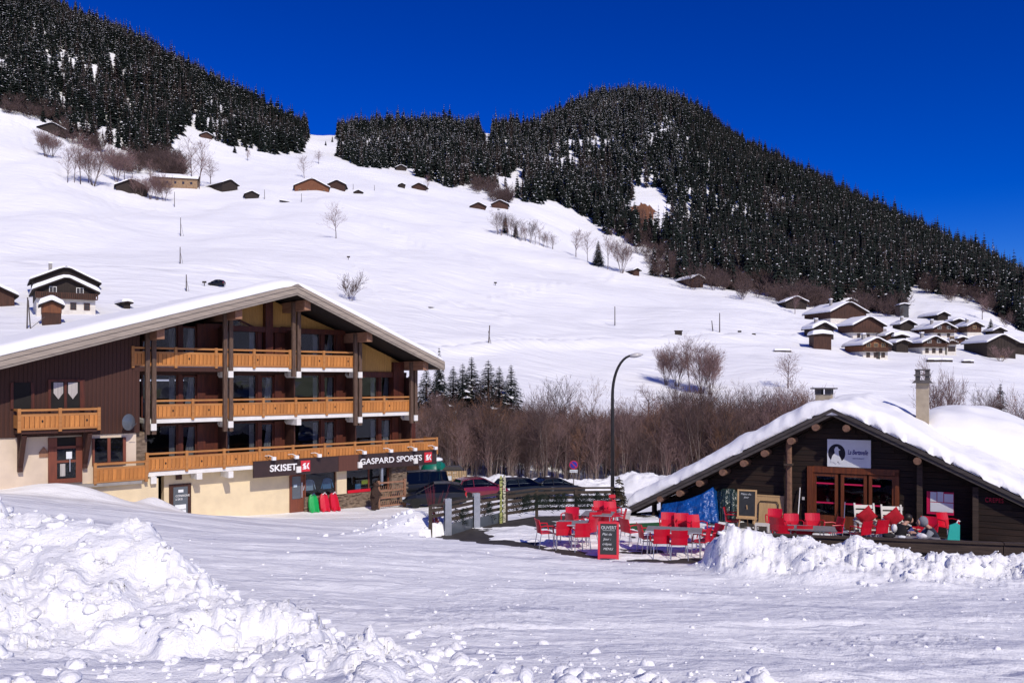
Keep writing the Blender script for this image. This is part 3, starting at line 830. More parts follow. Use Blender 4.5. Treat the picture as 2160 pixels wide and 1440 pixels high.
def bare(seed, kind='sapling', h=8.0, tw=.03, dens=1.0):
    rr = random.Random(seed); t = MB(); c = MB()
    def ribbon(p, q, w):
        d = (q - p); sd = d.cross(Vector((rr.uniform(-1, 1), rr.uniform(-1, 1), .2)))
        if sd.length < 1e-5: return
        sd = sd.normalized() * w * .5
        c.add([p - sd, p + sd, q + sd * .4, q - sd * .4], [(0, 1, 2, 3)])
    def grow(p, d, L, r, lv, up):
        n = 4 if lv == 0 else 3
        pts, dirs = [p], []
        for i in range(n):
            d = (d + Vector((rr.uniform(-1, 1), rr.uniform(-1, 1), rr.uniform(-.4, .6) + up)) * (.10 if lv == 0 else .2)).normalized()
            p = p + d * (L / n); pts.append(p); dirs.append(d)
        if r > tw * .75: (t if lv == 0 else c).tube(pts, [r * (1 - .75 * i / n) for i in range(n + 1)], 5 if lv == 0 else 3, False)
        else:
            for a, b in zip(pts[:-1], pts[1:]): ribbon(a, b, max(tw, r))
        if lv >= mx: return
        nb = [n0, n1, n2, n2][lv]
        for k in range(int(nb * dens + rr.random())):
            f = rr.uniform(f0 if lv == 0 else .2, 1.0); i = min(n - 1, int(f * n)); q = pts[i].lerp(pts[i + 1], f * n - i)
            ax = dirs[i].cross(Vector((rr.uniform(-1, 1), rr.uniform(-1, 1), rr.uniform(-.3, .3))))
            if ax.length < 1e-4: continue
            ang = rr.uniform(*spread)
            nd = (Quaternion(ax.normalized(), ang) @ dirs[i]).normalized()
            ln = L * rr.uniform(.38, .62) * (1.15 - .55 * f if lv == 0 else 1)
            grow(q, nd, ln, max(.010, r * .42 * (1.1 - .5 * f)), lv + 1, up)
    mx, f0, spread, n0, n1, n2 = 3, .3, (.4, .9), 9, 5, 4
    if kind == 'sapling':
        mx, f0, spread, n0, n1, n2 = 3, .22, (.25, .7), 13, 5, 4
        for k in range(rr.choice([1, 2, 2, 3])):
            grow(Vector((rr.uniform(-.4, .4), rr.uniform(-.4, .4), -.4)), Vector((rr.uniform(-.15, .15), rr.uniform(-.15, .15), 1)), h * rr.uniform(.8, 1.05), h * .008 + .015, 0, .3)
    elif kind == 'round':
        f0, spread, n0, n1, n2 = .28, (.55, 1.05), 16, 8, 5
        grow(Vector((0, 0, -.4)), Vector((0, 0, 1)), h * .80, h * .022, 0, .25)
    elif kind == 'tall':
        f0, spread, n0, n1, n2 = .30, (.4, .9), 20, 6, 4
        grow(Vector((0, 0, -.4)), Vector((0, 0, 1)), h * .95, h * .014, 0, .25)
    elif kind == 'vase':
        f0, spread, n0, n1, n2 = .25, (.3, .7), 10, 6, 4
        for k in range(6):
            a = k * 1.05 + rr.uniform(-.3, .3)
            grow(Vector((math.cos(a) * .3, math.sin(a) * .3, -.3)), Vector((math.cos(a) * rr.uniform(.12, .45), math.sin(a) * rr.uniform(.12, .45), 1)), h * rr.uniform(.7, .98), h * .010, 0, .25)
    elif kind == 'bush':
        f0, spread, n0, n1, n2, mx = .12, (.3, .8), 9, 6, 0, 2
        for k in range(9):
            a = k * .7 + rr.uniform(-.3, .3)
            grow(Vector((math.cos(a) * .25, math.sin(a) * .25, -.2)), Vector((math.cos(a) * rr.uniform(.2, .8), math.sin(a) * rr.uniform(.2, .8), 1)), h * rr.uniform(.6, .95), h * .008, 0, .2)
    return t, c

def proto(name, t, c, mt, mc):
    """trunk mesh, crown mesh and one mesh of both"""
    b = MB(); b.add(t.v, t.f); b.mi = [0] * len(t.f)
    o = len(b.v); b.v += c.v; b.f += [tuple(i + o for i in f) for f in c.f]; b.mi += [m + 1 for m in c.mi]
    mcs = [mc] if isinstance(mc, str) else mc
    return dict(trunk=t.mesh(name + '_trunk', mt), crown=c.mesh(name + '_crown', mcs), both=b.mesh(name, [mt] + mcs))

FIR = [proto('conifer', *conifer(s, 18, rb, 15, 9, sn), 'bark', ['fir_green', 'snow_far']) for s, rb, sn in ((1, 3.6, .13), (2, 3.2, .32), (3, 3.9, .21), (4, 3.5, .03), (5, 3.4, .50))]
LARCH = [proto('larch', *conifer(s, 16, 2.3, 13, 7, .12), 'bark', ['larch_brown', 'snow_far']) for s in (8, 9)]
FIRN = [proto('spruce', *conifer(s, 13, rb * 1.3, 44, 14, .07, 1), 'bark', ['fir_green', 'snow_far']) for s, rb in ((21, 2.5), (22, 2.1), (23, 2.7))]
SAP = [proto('bare_tree', *bare(40 + s, 'sapling', 7.5, .026), 'bark_pale', ['twig', 'twig_dark', 'twig', 'twig_rust', 'twig_dark', 'twig'][s]) for s in range(6)]
SAPR = [proto('bare_tree', *bare(50 + s, 'sapling', 7.5, .03), 'bark', 'twig_rust') for s in range(2)]
ROUND = [proto('bare_tree', *bare(60 + s, 'round', 10, .045), 'bark', 'twig') for s in range(2)]
TALL = [proto('bare_tree', *bare(70 + s, 'tall', 14, .05), 'bark', 'twig') for s in range(3)]
VASE = [proto('bare_tree', *bare(80 + s, 'vase', 10, .04, 1.35), 'bark', 'twig') for s in range(3)]
BUSH = [proto('bush', *bare(90 + s, 'bush', 3.5, .035), 'bark', 'twig') for s in range(3)]
BUSHF = [proto('bush', *bare(95 + s, 'bush', 7, .08, 1.0), 'bark', 'twig_dark') for s in range(3)]

def tree(name, pr, loc, h, h0, label, cat='tree', group=None, rz=None, parts=True, sx=1.0):
    k = h / h0
    rz = rnd.uniform(0, 6.28) if rz is None else rz
    if not parts:
        o = put(name, pr['both'], None, loc, (0, 0, rz), (k * sx, k * sx, k))
        return tag(o, label, cat, group)
    e = empty(name, loc, rz, label, cat, group)
    e.scale = (k * sx, k * sx, k)
    put('trunk', pr['trunk'], e); put('crown', pr['crown'], e)
    return e

def scatter(name, protos, P_, label, cat):
    """one mass of trees: points with a scale, a turn and a kind, filled by instancing"""
    me = bpy.data.meshes.new(name)
    me.from_pydata([tuple(p[:3]) for p in P_], [], [])
    for an, ty, i in (('size', 'FLOAT', 3), ('turn', 'FLOAT', 4), ('sort', 'INT', 5)):
        at_ = me.attributes.new(an, ty, 'POINT')
        at_.data.foreach_set('value', [p[i] for p in P_])
    ng = bpy.data.node_groups.new(name, 'GeometryNodeTree')
    ng.interface.new_socket('Geometry', in_out='INPUT', socket_type='NodeSocketGeometry')
    ng.interface.new_socket('Geometry', in_out='OUTPUT', socket_type='NodeSocketGeometry')
    n, l = ng.nodes, ng.links
    gi, go = n.new('NodeGroupInput'), n.new('NodeGroupOutput')
    jn = n.new('GeometryNodeJoinGeometry')
    for pr in reversed(protos):                            # the join lists the last link first
        po = bpy.data.objects.new(name + '_kind', pr['both'])
        oi = n.new('GeometryNodeObjectInfo'); oi.transform_space = 'ORIGINAL'
        oi.inputs['Object'].default_value = po; oi.inputs['As Instance'].default_value = True
        l.new(oi.outputs['Geometry'], jn.inputs[0])
    ip = n.new('GeometryNodeInstanceOnPoints')
    ip.inputs['Pick Instance'].default_value = True
    def attr(nm, ty):
        a = n.new('GeometryNodeInputNamedAttribute'); a.data_type = ty; a.inputs['Name'].default_value = nm
        return a.outputs['Attribute']
    cx = n.new('ShaderNodeCombineXYZ'); l.new(attr('turn', 'FLOAT'), cx.inputs['Z'])
    l.new(gi.outputs[0], ip.inputs['Points']); l.new(jn.outputs[0], ip.inputs['Instance'])
    l.new(attr('sort', 'INT'), ip.inputs['Instance Index']); l.new(cx.outputs[0], ip.inputs['Rotation']); l.new(attr('size', 'FLOAT'), ip.inputs['Scale'])
    l.new(ip.outputs[0], go.inputs[0])
    o = put(name, me)
    md = o.modifiers.new('fill', 'NODES'); md.node_group = ng
    o['kind'] = 'stuff'; o['label'] = label; o['category'] = cat
    return o

def inside(u, v, poly):
    ins = np.zeros(u.shape, bool); n = len(poly)
    for i in range(n):
        ax, ay = poly[i]; bx, by = poly[(i + 1) % n]
        ins ^= ((ay > v) != (by > v)) & (u < (bx - ax) * (v - ay) / (by - ay + 1e-12) + ax)
    return ins
FOREST = [
    [(-700, -900), (-700, 225), (0, 228), (70, 246), (128, 282), (195, 316), (212, 296), (252, 326), (300, 345), (345, 350), (372, 292), (402, 262), (440, 292), (490, 314), (580, 322), (640, 325), (650, 288), (650, -900)],
    [(712, 332), (745, 347), (800, 357), (850, 352), (880, 374), (920, 387), (950, 394), (1000, 392), (1050, 396), (1072, 412), (1084, 424), (1130, 427), (1150, 415), (1185, 432), (1205, 444), (1260, 477), (1290, 500), (1325, 505), (1345, 525),
     (1395, 520), (1425, 590), (1490, 604), (1600, 616), (1680, 645), (1790, 650), (1900, 668), (1918, 640), (1920, 612), (1990, 622), (2060, 632), (2105, 665), (2170, 712), (2900, 750), (2900, -900), (712, -900)],
]
CLEAR = [[(1328, 392), (1400, 398), (1402, 440), (1420, 478), (1392, 506), (1318, 470), (1316, 432), (1340, 426)], [(1372, 282), (1408, 280), (1402, 318), (1372, 314)], [(1438, 290), (1460, 288), (1452, 318)],
         [(1074, 362), (1108, 356), (1100, 395), (1084, 430), (1070, 428)], [(1252, 300), (1272, 302), (1268, 330), (1248, 322)], [(224, 112), (246, 118), (242, 150), (228, 145)], [(990, 240), (1042, 240), (1032, 330), (1022, 300)]]
def forest():
    rr = np.random.default_rng(12)
    out = []
    for (u0, u1, y0, y1, sp) in ((-200, 660, 360, 1000, 5.4), (700, 2380, 340, 1080, 5.4)):
        # jittered grid in plan
        gx, gy = np.meshgrid(np.arange(-900, 1100, sp), np.arange(y0, y1, sp))
        x = gx.ravel() + rr.uniform(-.5, .5, gx.size) * sp; y = gy.ravel() + rr.uniform(-.5, .5, gx.size) * sp
        u = CU + F * x / y
        k = (u > u0) & (u < u1)
        x, y, u = x[k], y[k], u[k]
        z = ground(x, y)
        v = HV - F * (z - H) / y
        wob = 5 * vnoise(u / 14, v / 14, 77)
        k = (inside(u + wob, v + wob, FOREST[0]) | inside(u + wob, v + wob, FOREST[1])) & (v > -160)
        for c in CLEAR: k &= ~inside(u, v, c)
        x, y, z, u, v = (a[k] for a in (x, y, z, u, v))
        dead = vnoise(x / 35, y / 35, 99); clump = vnoise(x / 22, y / 22, 55)
        gap = (clump < -.45) & (rr.random(len(x)) < np.where(u > 1450, .25, .55))
        for i in range(len(x)):
            if gap[i]: continue
            hgt = 16 + 6 * clump[i] + rr.normal(0, 3.2) + (6 if rr.random() < .1 else 0); hgt = float(np.clip(hgt, 7, 31))
            # snow lies thicker on the upper and the western part of the hill
            sn = .45 + .5 * (1 - (v[i] - 180) / 260) - 1.15 * float(sst(1400, 1560, u[i])) - (.4 if u[i] < 660 else 0) - .16 + rr.normal(0, .22)
            kd = 3 if sn < .2 else 0 if sn < .42 else 2 if sn < .62 else 1 if sn < .85 else 4
            if dead[i] > .42 and rr.random() < .55: kd = 5 + rr.integers(0, 2)
            elif rr.random() < .05: kd = 5 + rr.integers(0, 2)
            h0 = 18 if kd < 5 else 16
            out.append((x[i], y[i], z[i] - .3, hgt / h0, rr.uniform(0, 6.28), int(kd), hgt * F / y[i], u[i], v[i], hgt))
    return out
FP = forest()
FP.sort(key=lambda p: -p[6])
_inview = [p for p in FP if -10 < p[7] < 2170]
_near, _nearset = _inview[:290], set(id(p) for p in _inview[:290])
KINDS7 = FIR + LARCH
for p in _near:
    side = 'left' if p[7] < 660 else 'mid'
    if p[5] < 5:
        lb, gp = (('dark conifer in the forest edge on the steep slope at upper left', 'conifers of the upper left forest') if side == 'left' else ('snow-dusted dark conifer in the lower rows of the hill forest', 'conifers of the central hill forest'))
    else:
        lb, gp = (('brown leafless larch among conifers on the upper left slope', 'larches of the upper left forest') if side == 'left' else ('brown leafless larch among conifers in the hill forest', 'larches of the central hill forest'))
    tag(put('conifer' if p[5] < 5 else 'larch', KINDS7[p[5]]['both'], None, p[:3], (0, 0, p[4]), p[3]), lb, 'tree', gp)
scatter('forest', KINDS7, [p for p in FP if id(p) not in _nearset], 'dense dark conifer forest flecked with snow covering the upper hills', 'forest')
# leafless brush along the foot of the woods
def brush():
    rr = np.random.default_rng(4); out = []
    for (u0, u1, va, vb, n) in ((0, 130, 230, 252, 40), (120, 215, 275, 320, 22), (290, 385, 330, 372, 150), (225, 300, 345, 368, 20), (1000, 1075, 390, 428, 60), (1165, 1200, 395, 432, 14), (1290, 1340, 460, 515, 22), (1345, 1430, 500, 585, 60),
                              (1420, 1560, 575, 612, 85), (1560, 1740, 600, 648, 130), (1740, 1900, 630, 664, 60), (1330, 1400, 470, 520, 22), (1940, 2100, 606, 640, 45), (2080, 2170, 645, 690, 22), (1850, 1900, 645, 668, 18)):
        for _ in range(n):
            u, v = rr.uniform(u0, u1), 0
            f = (u - u0) / (u1 - u0); v = va + (vb - va) * np.clip(f + rr.normal(0, .25), 0, 1) if vb - va > 20 else rr.uniform(va, vb)
            p = place(u, v); h = rr.uniform(3.5, 10)
            out.append((p.x, p.y, p.z, h / 7, rr.uniform(0, 6.28), int(rr.integers(0, 3))))
    scatter('leafless_brush', BUSHF, out, 'brown leafless brush along the foot of the woods', 'brush')
brush()

# valley thicket of bare saplings behind the parked cars
def thicket():
    rr = np.random.default_rng(9); P_ = []
    for _ in range(820):
        u = rr.uniform(870, 1730)
        ymax = 118 if u > 1080 else 104
        Y = 73 + (ymax - 73) * rr.random() ** 1.2
        x = (u - CU) / F * Y
        if poly_sd(np.array([x]), np.array([Y]), [(-11, 60), (-2, 70), (-2, 60)])[0] < 0: continue
        z = gz(x, Y)
        top = np.interp(u, [870, 960, 1060, 1120, 1180, 1270, 1330, 1380, 1450, 1560, 1700], [868, 872, 880, 884, 874, 890, 878, 870, 866, 860, 862])
        top += 16 * float(vnoise(np.array([u / 28]), np.array([.5]), 3)[0]) + 8 * float(vnoise(np.array([u / 9]), np.array([Y / 9]), 5)[0])
        hmax = max(2.5, z * 0 + H + (HV - top) / F * Y - z)
        h = hmax * (rr.uniform(.72, 1.0) if rr.random() < .8 else rr.uniform(1.0, 1.3))
        P_.append((Y, x, z, h, u))
    P_.sort()
    mass = []
    for i, (Y, x, z, h, u) in enumerate(P_):
        rust = (1010 < u < 1120 and h > 5 and rr.random() < .55)
        if i < 285:
            pr = SAPR[i % 2] if rust else SAP[i % 6]
            tree('bare_tree', pr, (x, Y, z), h, 8.6, 'thin bare tree in the valley thicket behind the parked cars', 'tree', 'bare trees of the valley thicket', rr.uniform(0, 6.28), sx=.9)
        else:
            mass.append((x, Y, z, h / 8.6, rr.uniform(0, 6.28), int(6 + i % 2) if rust else int(i % 6)))
    for _ in range(450):                                   # low shoots between the stems
        u = rr.uniform(880, 1720); Y = rr.uniform(74, 96); x = (u - CU) / F * Y
        mass.append((x, Y, gz(x, Y), rr.uniform(.32, .55), rr.uniform(0, 6.28), int(rr.integers(0, 6))))
    scatter('thicket', SAP + SAPR, mass, 'brown leafless thicket filling the valley floor behind the car park', 'thicket')
thicket()

# single conifers
for i, (u, vt, Y, s) in enumerate(((899, 772, 100, 1.0), (928, 768, 96, .9), (956, 768, 99, .85), (976, 762, 97, .8), (995, 748, 99, 1.0), (1030, 755, 97, 1.0), (1053, 768, 101, .8), (1078, 765, 98, .95), (926, 728, 104, .45))):
    x = (u - CU) / F * Y; z = gz(x, Y); h = H + (HV - vt) / F * Y - z
    lb = ['shorter spruce behind the chalet eave, leftmost of the valley row', 'spruce just right of the chalet eave in the valley row', 'slim spruce second from the eave in the valley row', 'slim spruce third from the eave in the valley row', 'tallest spruce of the valley row', 'broad spruce right of the tallest in the valley row', 'narrow short spruce between two broad ones in the valley row', 'rightmost spruce of the valley row above the brown thicket', 'thin spruce tip rising behind the chalet eave'][i]
    tree('spruce', FIRN[i % 3], (x, Y, z), h, 13, lb, 'tree', 'spruces in the valley row', sx=s * 1.8)
def fir_at(u, vb, vt, lb, pr=0, sx=1.0, grp=None):
    p = place(u, vb); h = (vb - vt) / F * p.y
    return tree('spruce', FIRN[pr], p, h, 13, lb, 'tree', grp, sx=sx)
fir_at(1262, 560, 505, 'lone spruce beside bare trees on the fold of the slope', 0, 1.3)
fir_at(1066, 492, 450, 'small spruce at the head of the hillside hedge below two huts', 1, 1.1)
fir_at(1088, 500, 470, 'small spruce inside the hillside hedge below two huts', 2, 1.1)
fir_at(1380, 582, 515, 'tall spruce behind the small red hut at the forest foot', 0)
fir_at(1406, 585, 525, 'spruce left of the snow-roofed barn at the forest foot', 1)
fir_at(687, 307, 296, 'tiny lone conifer on the saddle skyline, lower of two', 0)
fir_at(701, 300, 286, 'tiny lone conifer on the saddle skyline, upper of two', 1)
fir_at(495, 323, 306, 'small conifer standing out below the upper left forest', 2, 1.3)
fir_at(2090, 706, 670, 'bushy conifer beside the right-hand village houses', 2, 1.4)
for u, Y, vt, lb, s in ((2110, 92, 804, 'dark pointed spruce rising behind the restaurant roof', 1.1),):
    x = (u - CU) / F * Y; z = gz(x, Y); tree('spruce', FIRN[2], (x, Y, z), H + (HV - vt) / F * Y - z, 13, lb, 'tree', sx=s)

# single bare trees on the slopes: u, base, top, kind, breadth, label
BT = [
    (97, 332, 281, VASE[0], 1.2, 'bare multi-stemmed tree below the half-hidden hut at upper left'),
    (110, 330, 290, VASE[1], 1.2, 'bare tree clump right behind the lone upper left tree'),
    (142, 386, 318, TALL[0], .9, 'leftmost bare tree of the five-tree row on the left slope'),
    (157, 386, 312, TALL[1], .8, 'second bare tree of the five-tree row on the left slope'),
    (170, 387, 300, TALL[2], .9, 'tallest bare tree of the five-tree row on the left slope'),
    (186, 387, 310, TALL[0], .8, 'fourth bare tree of the five-tree row on the left slope'),
    (197, 391, 316, VASE[0], 1.0, 'rightmost leaning bare tree of the five-tree row on the left slope'),
    (246, 384, 322, VASE[1], 1.0, 'bare trees left behind the weathered barn on the left slope'),
    (262, 382, 320, TALL[1], 1.0, 'bare tree rising behind the weathered barn roof'),
    (280, 380, 330, TALL[2], 1.0, 'bare tree above the ridge of the weathered barn'),
    (318, 384, 342, TALL[0], .9, 'bare tree before the gable of the long tan building'),
    (285, 410, 378, VASE[2], .9, 'small bare tree before the weathered barn, left of two'),
    (299, 414, 382, VASE[0], .9, 'small bare tree before the weathered barn, right of two'),
    (317, 420, 374, VASE[1], .8, 'dark bare shrub clump left of the power pole on the slope'),
    (331, 423, 372, VASE[2], .9, 'dark bare shrub clump middle, below the tan building'),
    (346, 425, 380, VASE[0], .9, 'dark bare shrub clump leaning right, below the tan building'),
    (405, 398, 312, TALL[1], 1.0, 'tall bare tree at the right end of the long tan building'),
    (420, 399, 310, TALL[2], 1.0, 'tall bare tree over the dark low barn roof'),
    (444, 391, 334, ROUND[0], .8, 'shorter bare tree behind the dark low barn'),
    (522, 339, 314, ROUND[1], .8, 'small round bare tree below the upper left forest'),
    (642, 376, 336, TALL[0], 1.2, 'bare tree behind the lit timber chalet high on the slope'),
    (672, 346, 317, ROUND[0], .9, 'pale round bare tree near the saddle'),
    (709, 503, 443, TALL[1], 1.2, 'lone bare tree in the middle of the open snow slope'),
    (741, 634, 574, BUSHF[0], .9, 'dense bare bush just above the big chalet roof'),
    (901, 406, 374, TALL[2], .8, 'thin bare tree beside the highest barn by the forest'),
    (1215, 542, 480, ROUND[1], .8, 'pale bare tree left of the lone spruce on the fold'),
    (1240, 552, 496, TALL[0], .9, 'thin bare tree left touching the lone spruce on the fold'),
    (1282, 568, 498, TALL[1], .9, 'thin bare tree right of the lone spruce on the fold'),
    (1312, 576, 512, VASE[1], .9, 'pale spreading bare tree above the small red hut'),
    (1662, 818, 740, ROUND[0], .95, 'round bare tree with a dark trunk alone on the lower slope'),
    (1405, 812, 745, VASE[0], 1.0, 'leftmost bare tree of the big clump right of the street lamp'),
    (1428, 815, 738, VASE[1], 1.0, 'bare tree second from left in the big clump right of the lamp'),
    (1455, 828, 728, TALL[2], .9, 'tallest bare tree of the big clump right of the lamp'),
    (1480, 830, 735, VASE[2], 1.0, 'bare tree right of the tallest in the big clump'),
    (1498, 832, 752, VASE[0], 1.0, 'rightmost bare tree of the big clump right of the lamp'),
    (2072, 672, 622, ROUND[1], .8, 'bare tree on the bright snow slope above the village'),
    (1783, 640, 590, ROUND[0], 1.0, 'dark bare tree behind the big village barn'),
    (1677, 662, 612, ROUND[1], .7, 'bare tree before the two red sheds at the wood edge'),
    (2110, 762, 726, BUSH[1], 1.2, 'dark bush before the large dark barn at the right edge'),
]
for u, vb, vt, pr, sx, lb in BT:
    p = place(u, vb); h = (vb - vt) / F * p.y
    h0 = {id(x): hh for L, hh in ((TALL, 14), (VASE, 10), (ROUND, 10), (BUSH, 3.5), (BUSHF, 7)) for x in L}[id(pr)]
    tree('bush' if pr in BUSH + BUSHF else 'bare_tree', pr, p, h, h0, lb, 'bush' if pr in BUSH + BUSHF else 'tree', sx=sx)
# hedge on the slope under the two huts
for i in range(13):
    u = 1050 + i * 9.6; vb = 494 + i * 2.6
    p = place(u, vb)
    tree('bare_tree', SAP[i % 6], p, rnd.uniform(24, 42) / F * p.y, 7.5, 'bare tree in the brown hedge below the two hillside huts', 'tree', 'hillside hedge below the two huts', sx=1.5)
# taller single trees standing over the thicket
for u, Y, vt, pr, lb in ((1368, 118, 812, ROUND[0], 'spreading bare tree rising over the thicket right of the lamp'), (1172, 92, 834, SAP[1], 'bare tree with a domed top rising from the thicket'), (1257, 94, 832, SAP[3], 'bare tree rising from the thicket left of the lamp post'), (1222, 96, 838, SAP[2], 'slim bare tree above the no-parking sign'),
                        (1430, 122, 822, SAP[4], 'bare tree over the thicket below the big clump'), (1560, 120, 832, SAP[5], 'bare tree over the thicket left of the restaurant ridge')):
    x = (u - CU) / F * Y; z = gz(x, Y); h = H + (HV - vt) / F * Y - z
    tree('bare_tree', pr, (x, Y, z), h, 10 if pr in ROUND else 7.5, lb, 'tree', sx=1.1)
for u, Y, vt, pr, s, lb in ((1990, 78, 808, VASE[0], .55, 'frosty bare tree right behind the restaurant chimney'), (2062, 84, 840, SAP[1], 1.0, 'purple-brown bare tree left of the dark spruce'), (2085, 86, 840, SAP[0], 1.0, 'purple-brown bare tree touching the left of the dark spruce'),
                        (2138, 86, 836, SAP[3], 1.0, 'purple-brown bare tree right of the dark spruce'), (2156, 84, 842, SAP[4], 1.0, 'purple-brown bare tree at the right picture edge'), (2128, 82, 852, SAP[5], 1.1, 'low purple-brown bare tree under the dark spruce')):
    x = (u - CU) / F * Y; z = gz(x, Y); h = H + (HV - vt) / F * Y - z
    tree('bare_tree', pr, (x, Y, z), h, 10 if pr in VASE else 8.6, lb, 'tree', sx=s)
# ---------------------------------------------------------------- snow lying on a roof
def roof_snow(name, sec, y0, y1, th, parent, mat='snow_roof', nx=26, ny=18, edge=.45, amp=.12, seed=1, over=.03, rag=0.0):
    """snow on a roof with cross-section sec [(x, z), ...] running from y0 to y1"""
    xs_, zs_ = [p[0] for p in sec], [p[1] for p in sec]
    L = [0]
    for a, b in zip(sec[:-1], sec[1:]): L.append(L[-1] + math.hypot(b[0] - a[0], b[1] - a[1]))
    tt = np.unique(np.concatenate([np.linspace(0, L[-1], nx), [edge * .15, edge * .5, L[-1] - edge * .15, L[-1] - edge * .5]]))
    px = np.interp(tt, L, xs_); pz = np.interp(tt, L, zs_)
    # round the ridge
    yy = np.unique(np.concatenate([np.linspace(y0, y1, ny), [y0 + edge * .12, y0 + edge * .45, y1 - edge * .12, y1 - edge * .45]]))
    T, Y_ = np.meshgrid(tt, yy)
    PX = np.broadcast_to(px, T.shape); PZ = np.broadcast_to(pz, T.shape)
    d = np.minimum(np.minimum(T, L[-1] - T), np.minimum(Y_ - y0, y1 - Y_))
    q = np.clip(d / edge, 0, 1); q = np.sqrt(np.clip(1 - (1 - q) ** 2, 0, 1))
    top = PZ + over + (.12 + .88 * q) * th * (1 + amp * fbm(T / 1.7 + seed, Y_ / 2.3, 3, seed)) 
    if rag: top = top + rag * th * (1.15 - q) * fbm(T / .28 + seed, Y_ / .22, 3, seed + 5)
    n_, m_ = len(tt), len(yy)
    for _ in range(0 if rag else 2): top[:, 1:-1] = .2 * top[:, :-2] + .6 * top[:, 1:-1] + .2 * top[:, 2:]
    V = np.concatenate([np.stack([PX.ravel(), Y_.ravel(), top.ravel()], 1), np.stack([PX.ravel(), Y_.ravel(), (PZ + over).ravel()], 1)])
    i = (np.arange(m_ - 1)[:, None] * n_ + np.arange(n_ - 1)[None, :]).ravel(); o = n_ * m_
    Q = [np.stack([i, i + 1, i + n_ + 1, i + n_], 1), np.stack([i + o, i + n_ + o, i + n_ + 1 + o, i + 1 + o], 1)]
    r = np.concatenate([np.arange(n_ - 1)]); Q.append(np.stack([r, r + o, r + 1 + o, r + 1], 1))
    r = r + (m_ - 1) * n_; Q.append(np.stack([r, r + 1, r + 1 + o, r + o], 1))
    c = np.arange(m_ - 1) * n_; Q.append(np.stack([c, c + n_, c + n_ + o, c + o], 1))
    c = c + n_ - 1; Q.append(np.stack([c, c + o, c + n_ + o, c + n_], 1))
    return put(name, np_mesh(name, V, np.concatenate(Q), [mat], smooth=True), parent)

# ---------------------------------------------------------------- chalets and barns up the slopes
def window_grid(parent, x0, x1, z0, z1, y, nx, mat_f='white_paint', w=.8, h=.9, frame=.09):
    for k in range(nx):
        cx = x0 + (x1 - x0) * (k + .5) / nx; cz = (z0 + z1) / 2
        wd = MB().bx(cx - w / 2, cx + w / 2, y - .05, y + .02, cz - h / 2, cz + h / 2).build('window', 'far_window', parent)
        f = MB()
        f.bx(cx - w / 2 - frame, cx - w / 2, y - .09, y, cz - h / 2 - frame, cz + h / 2 + frame).bx(cx + w / 2, cx + w / 2 + frame, y - .09, y, cz - h / 2 - frame, cz + h / 2 + frame)
        f.bx(cx - w / 2, cx + w / 2, y - .09, y, cz + h / 2, cz + h / 2 + frame).bx(cx - w / 2, cx + w / 2, y - .09, y, cz - h / 2 - frame, cz - h / 2).bx(cx - .03, cx + .03, y - .085, y, cz - h / 2, cz + h / 2)
        f.build('frame', mat_f, wd)

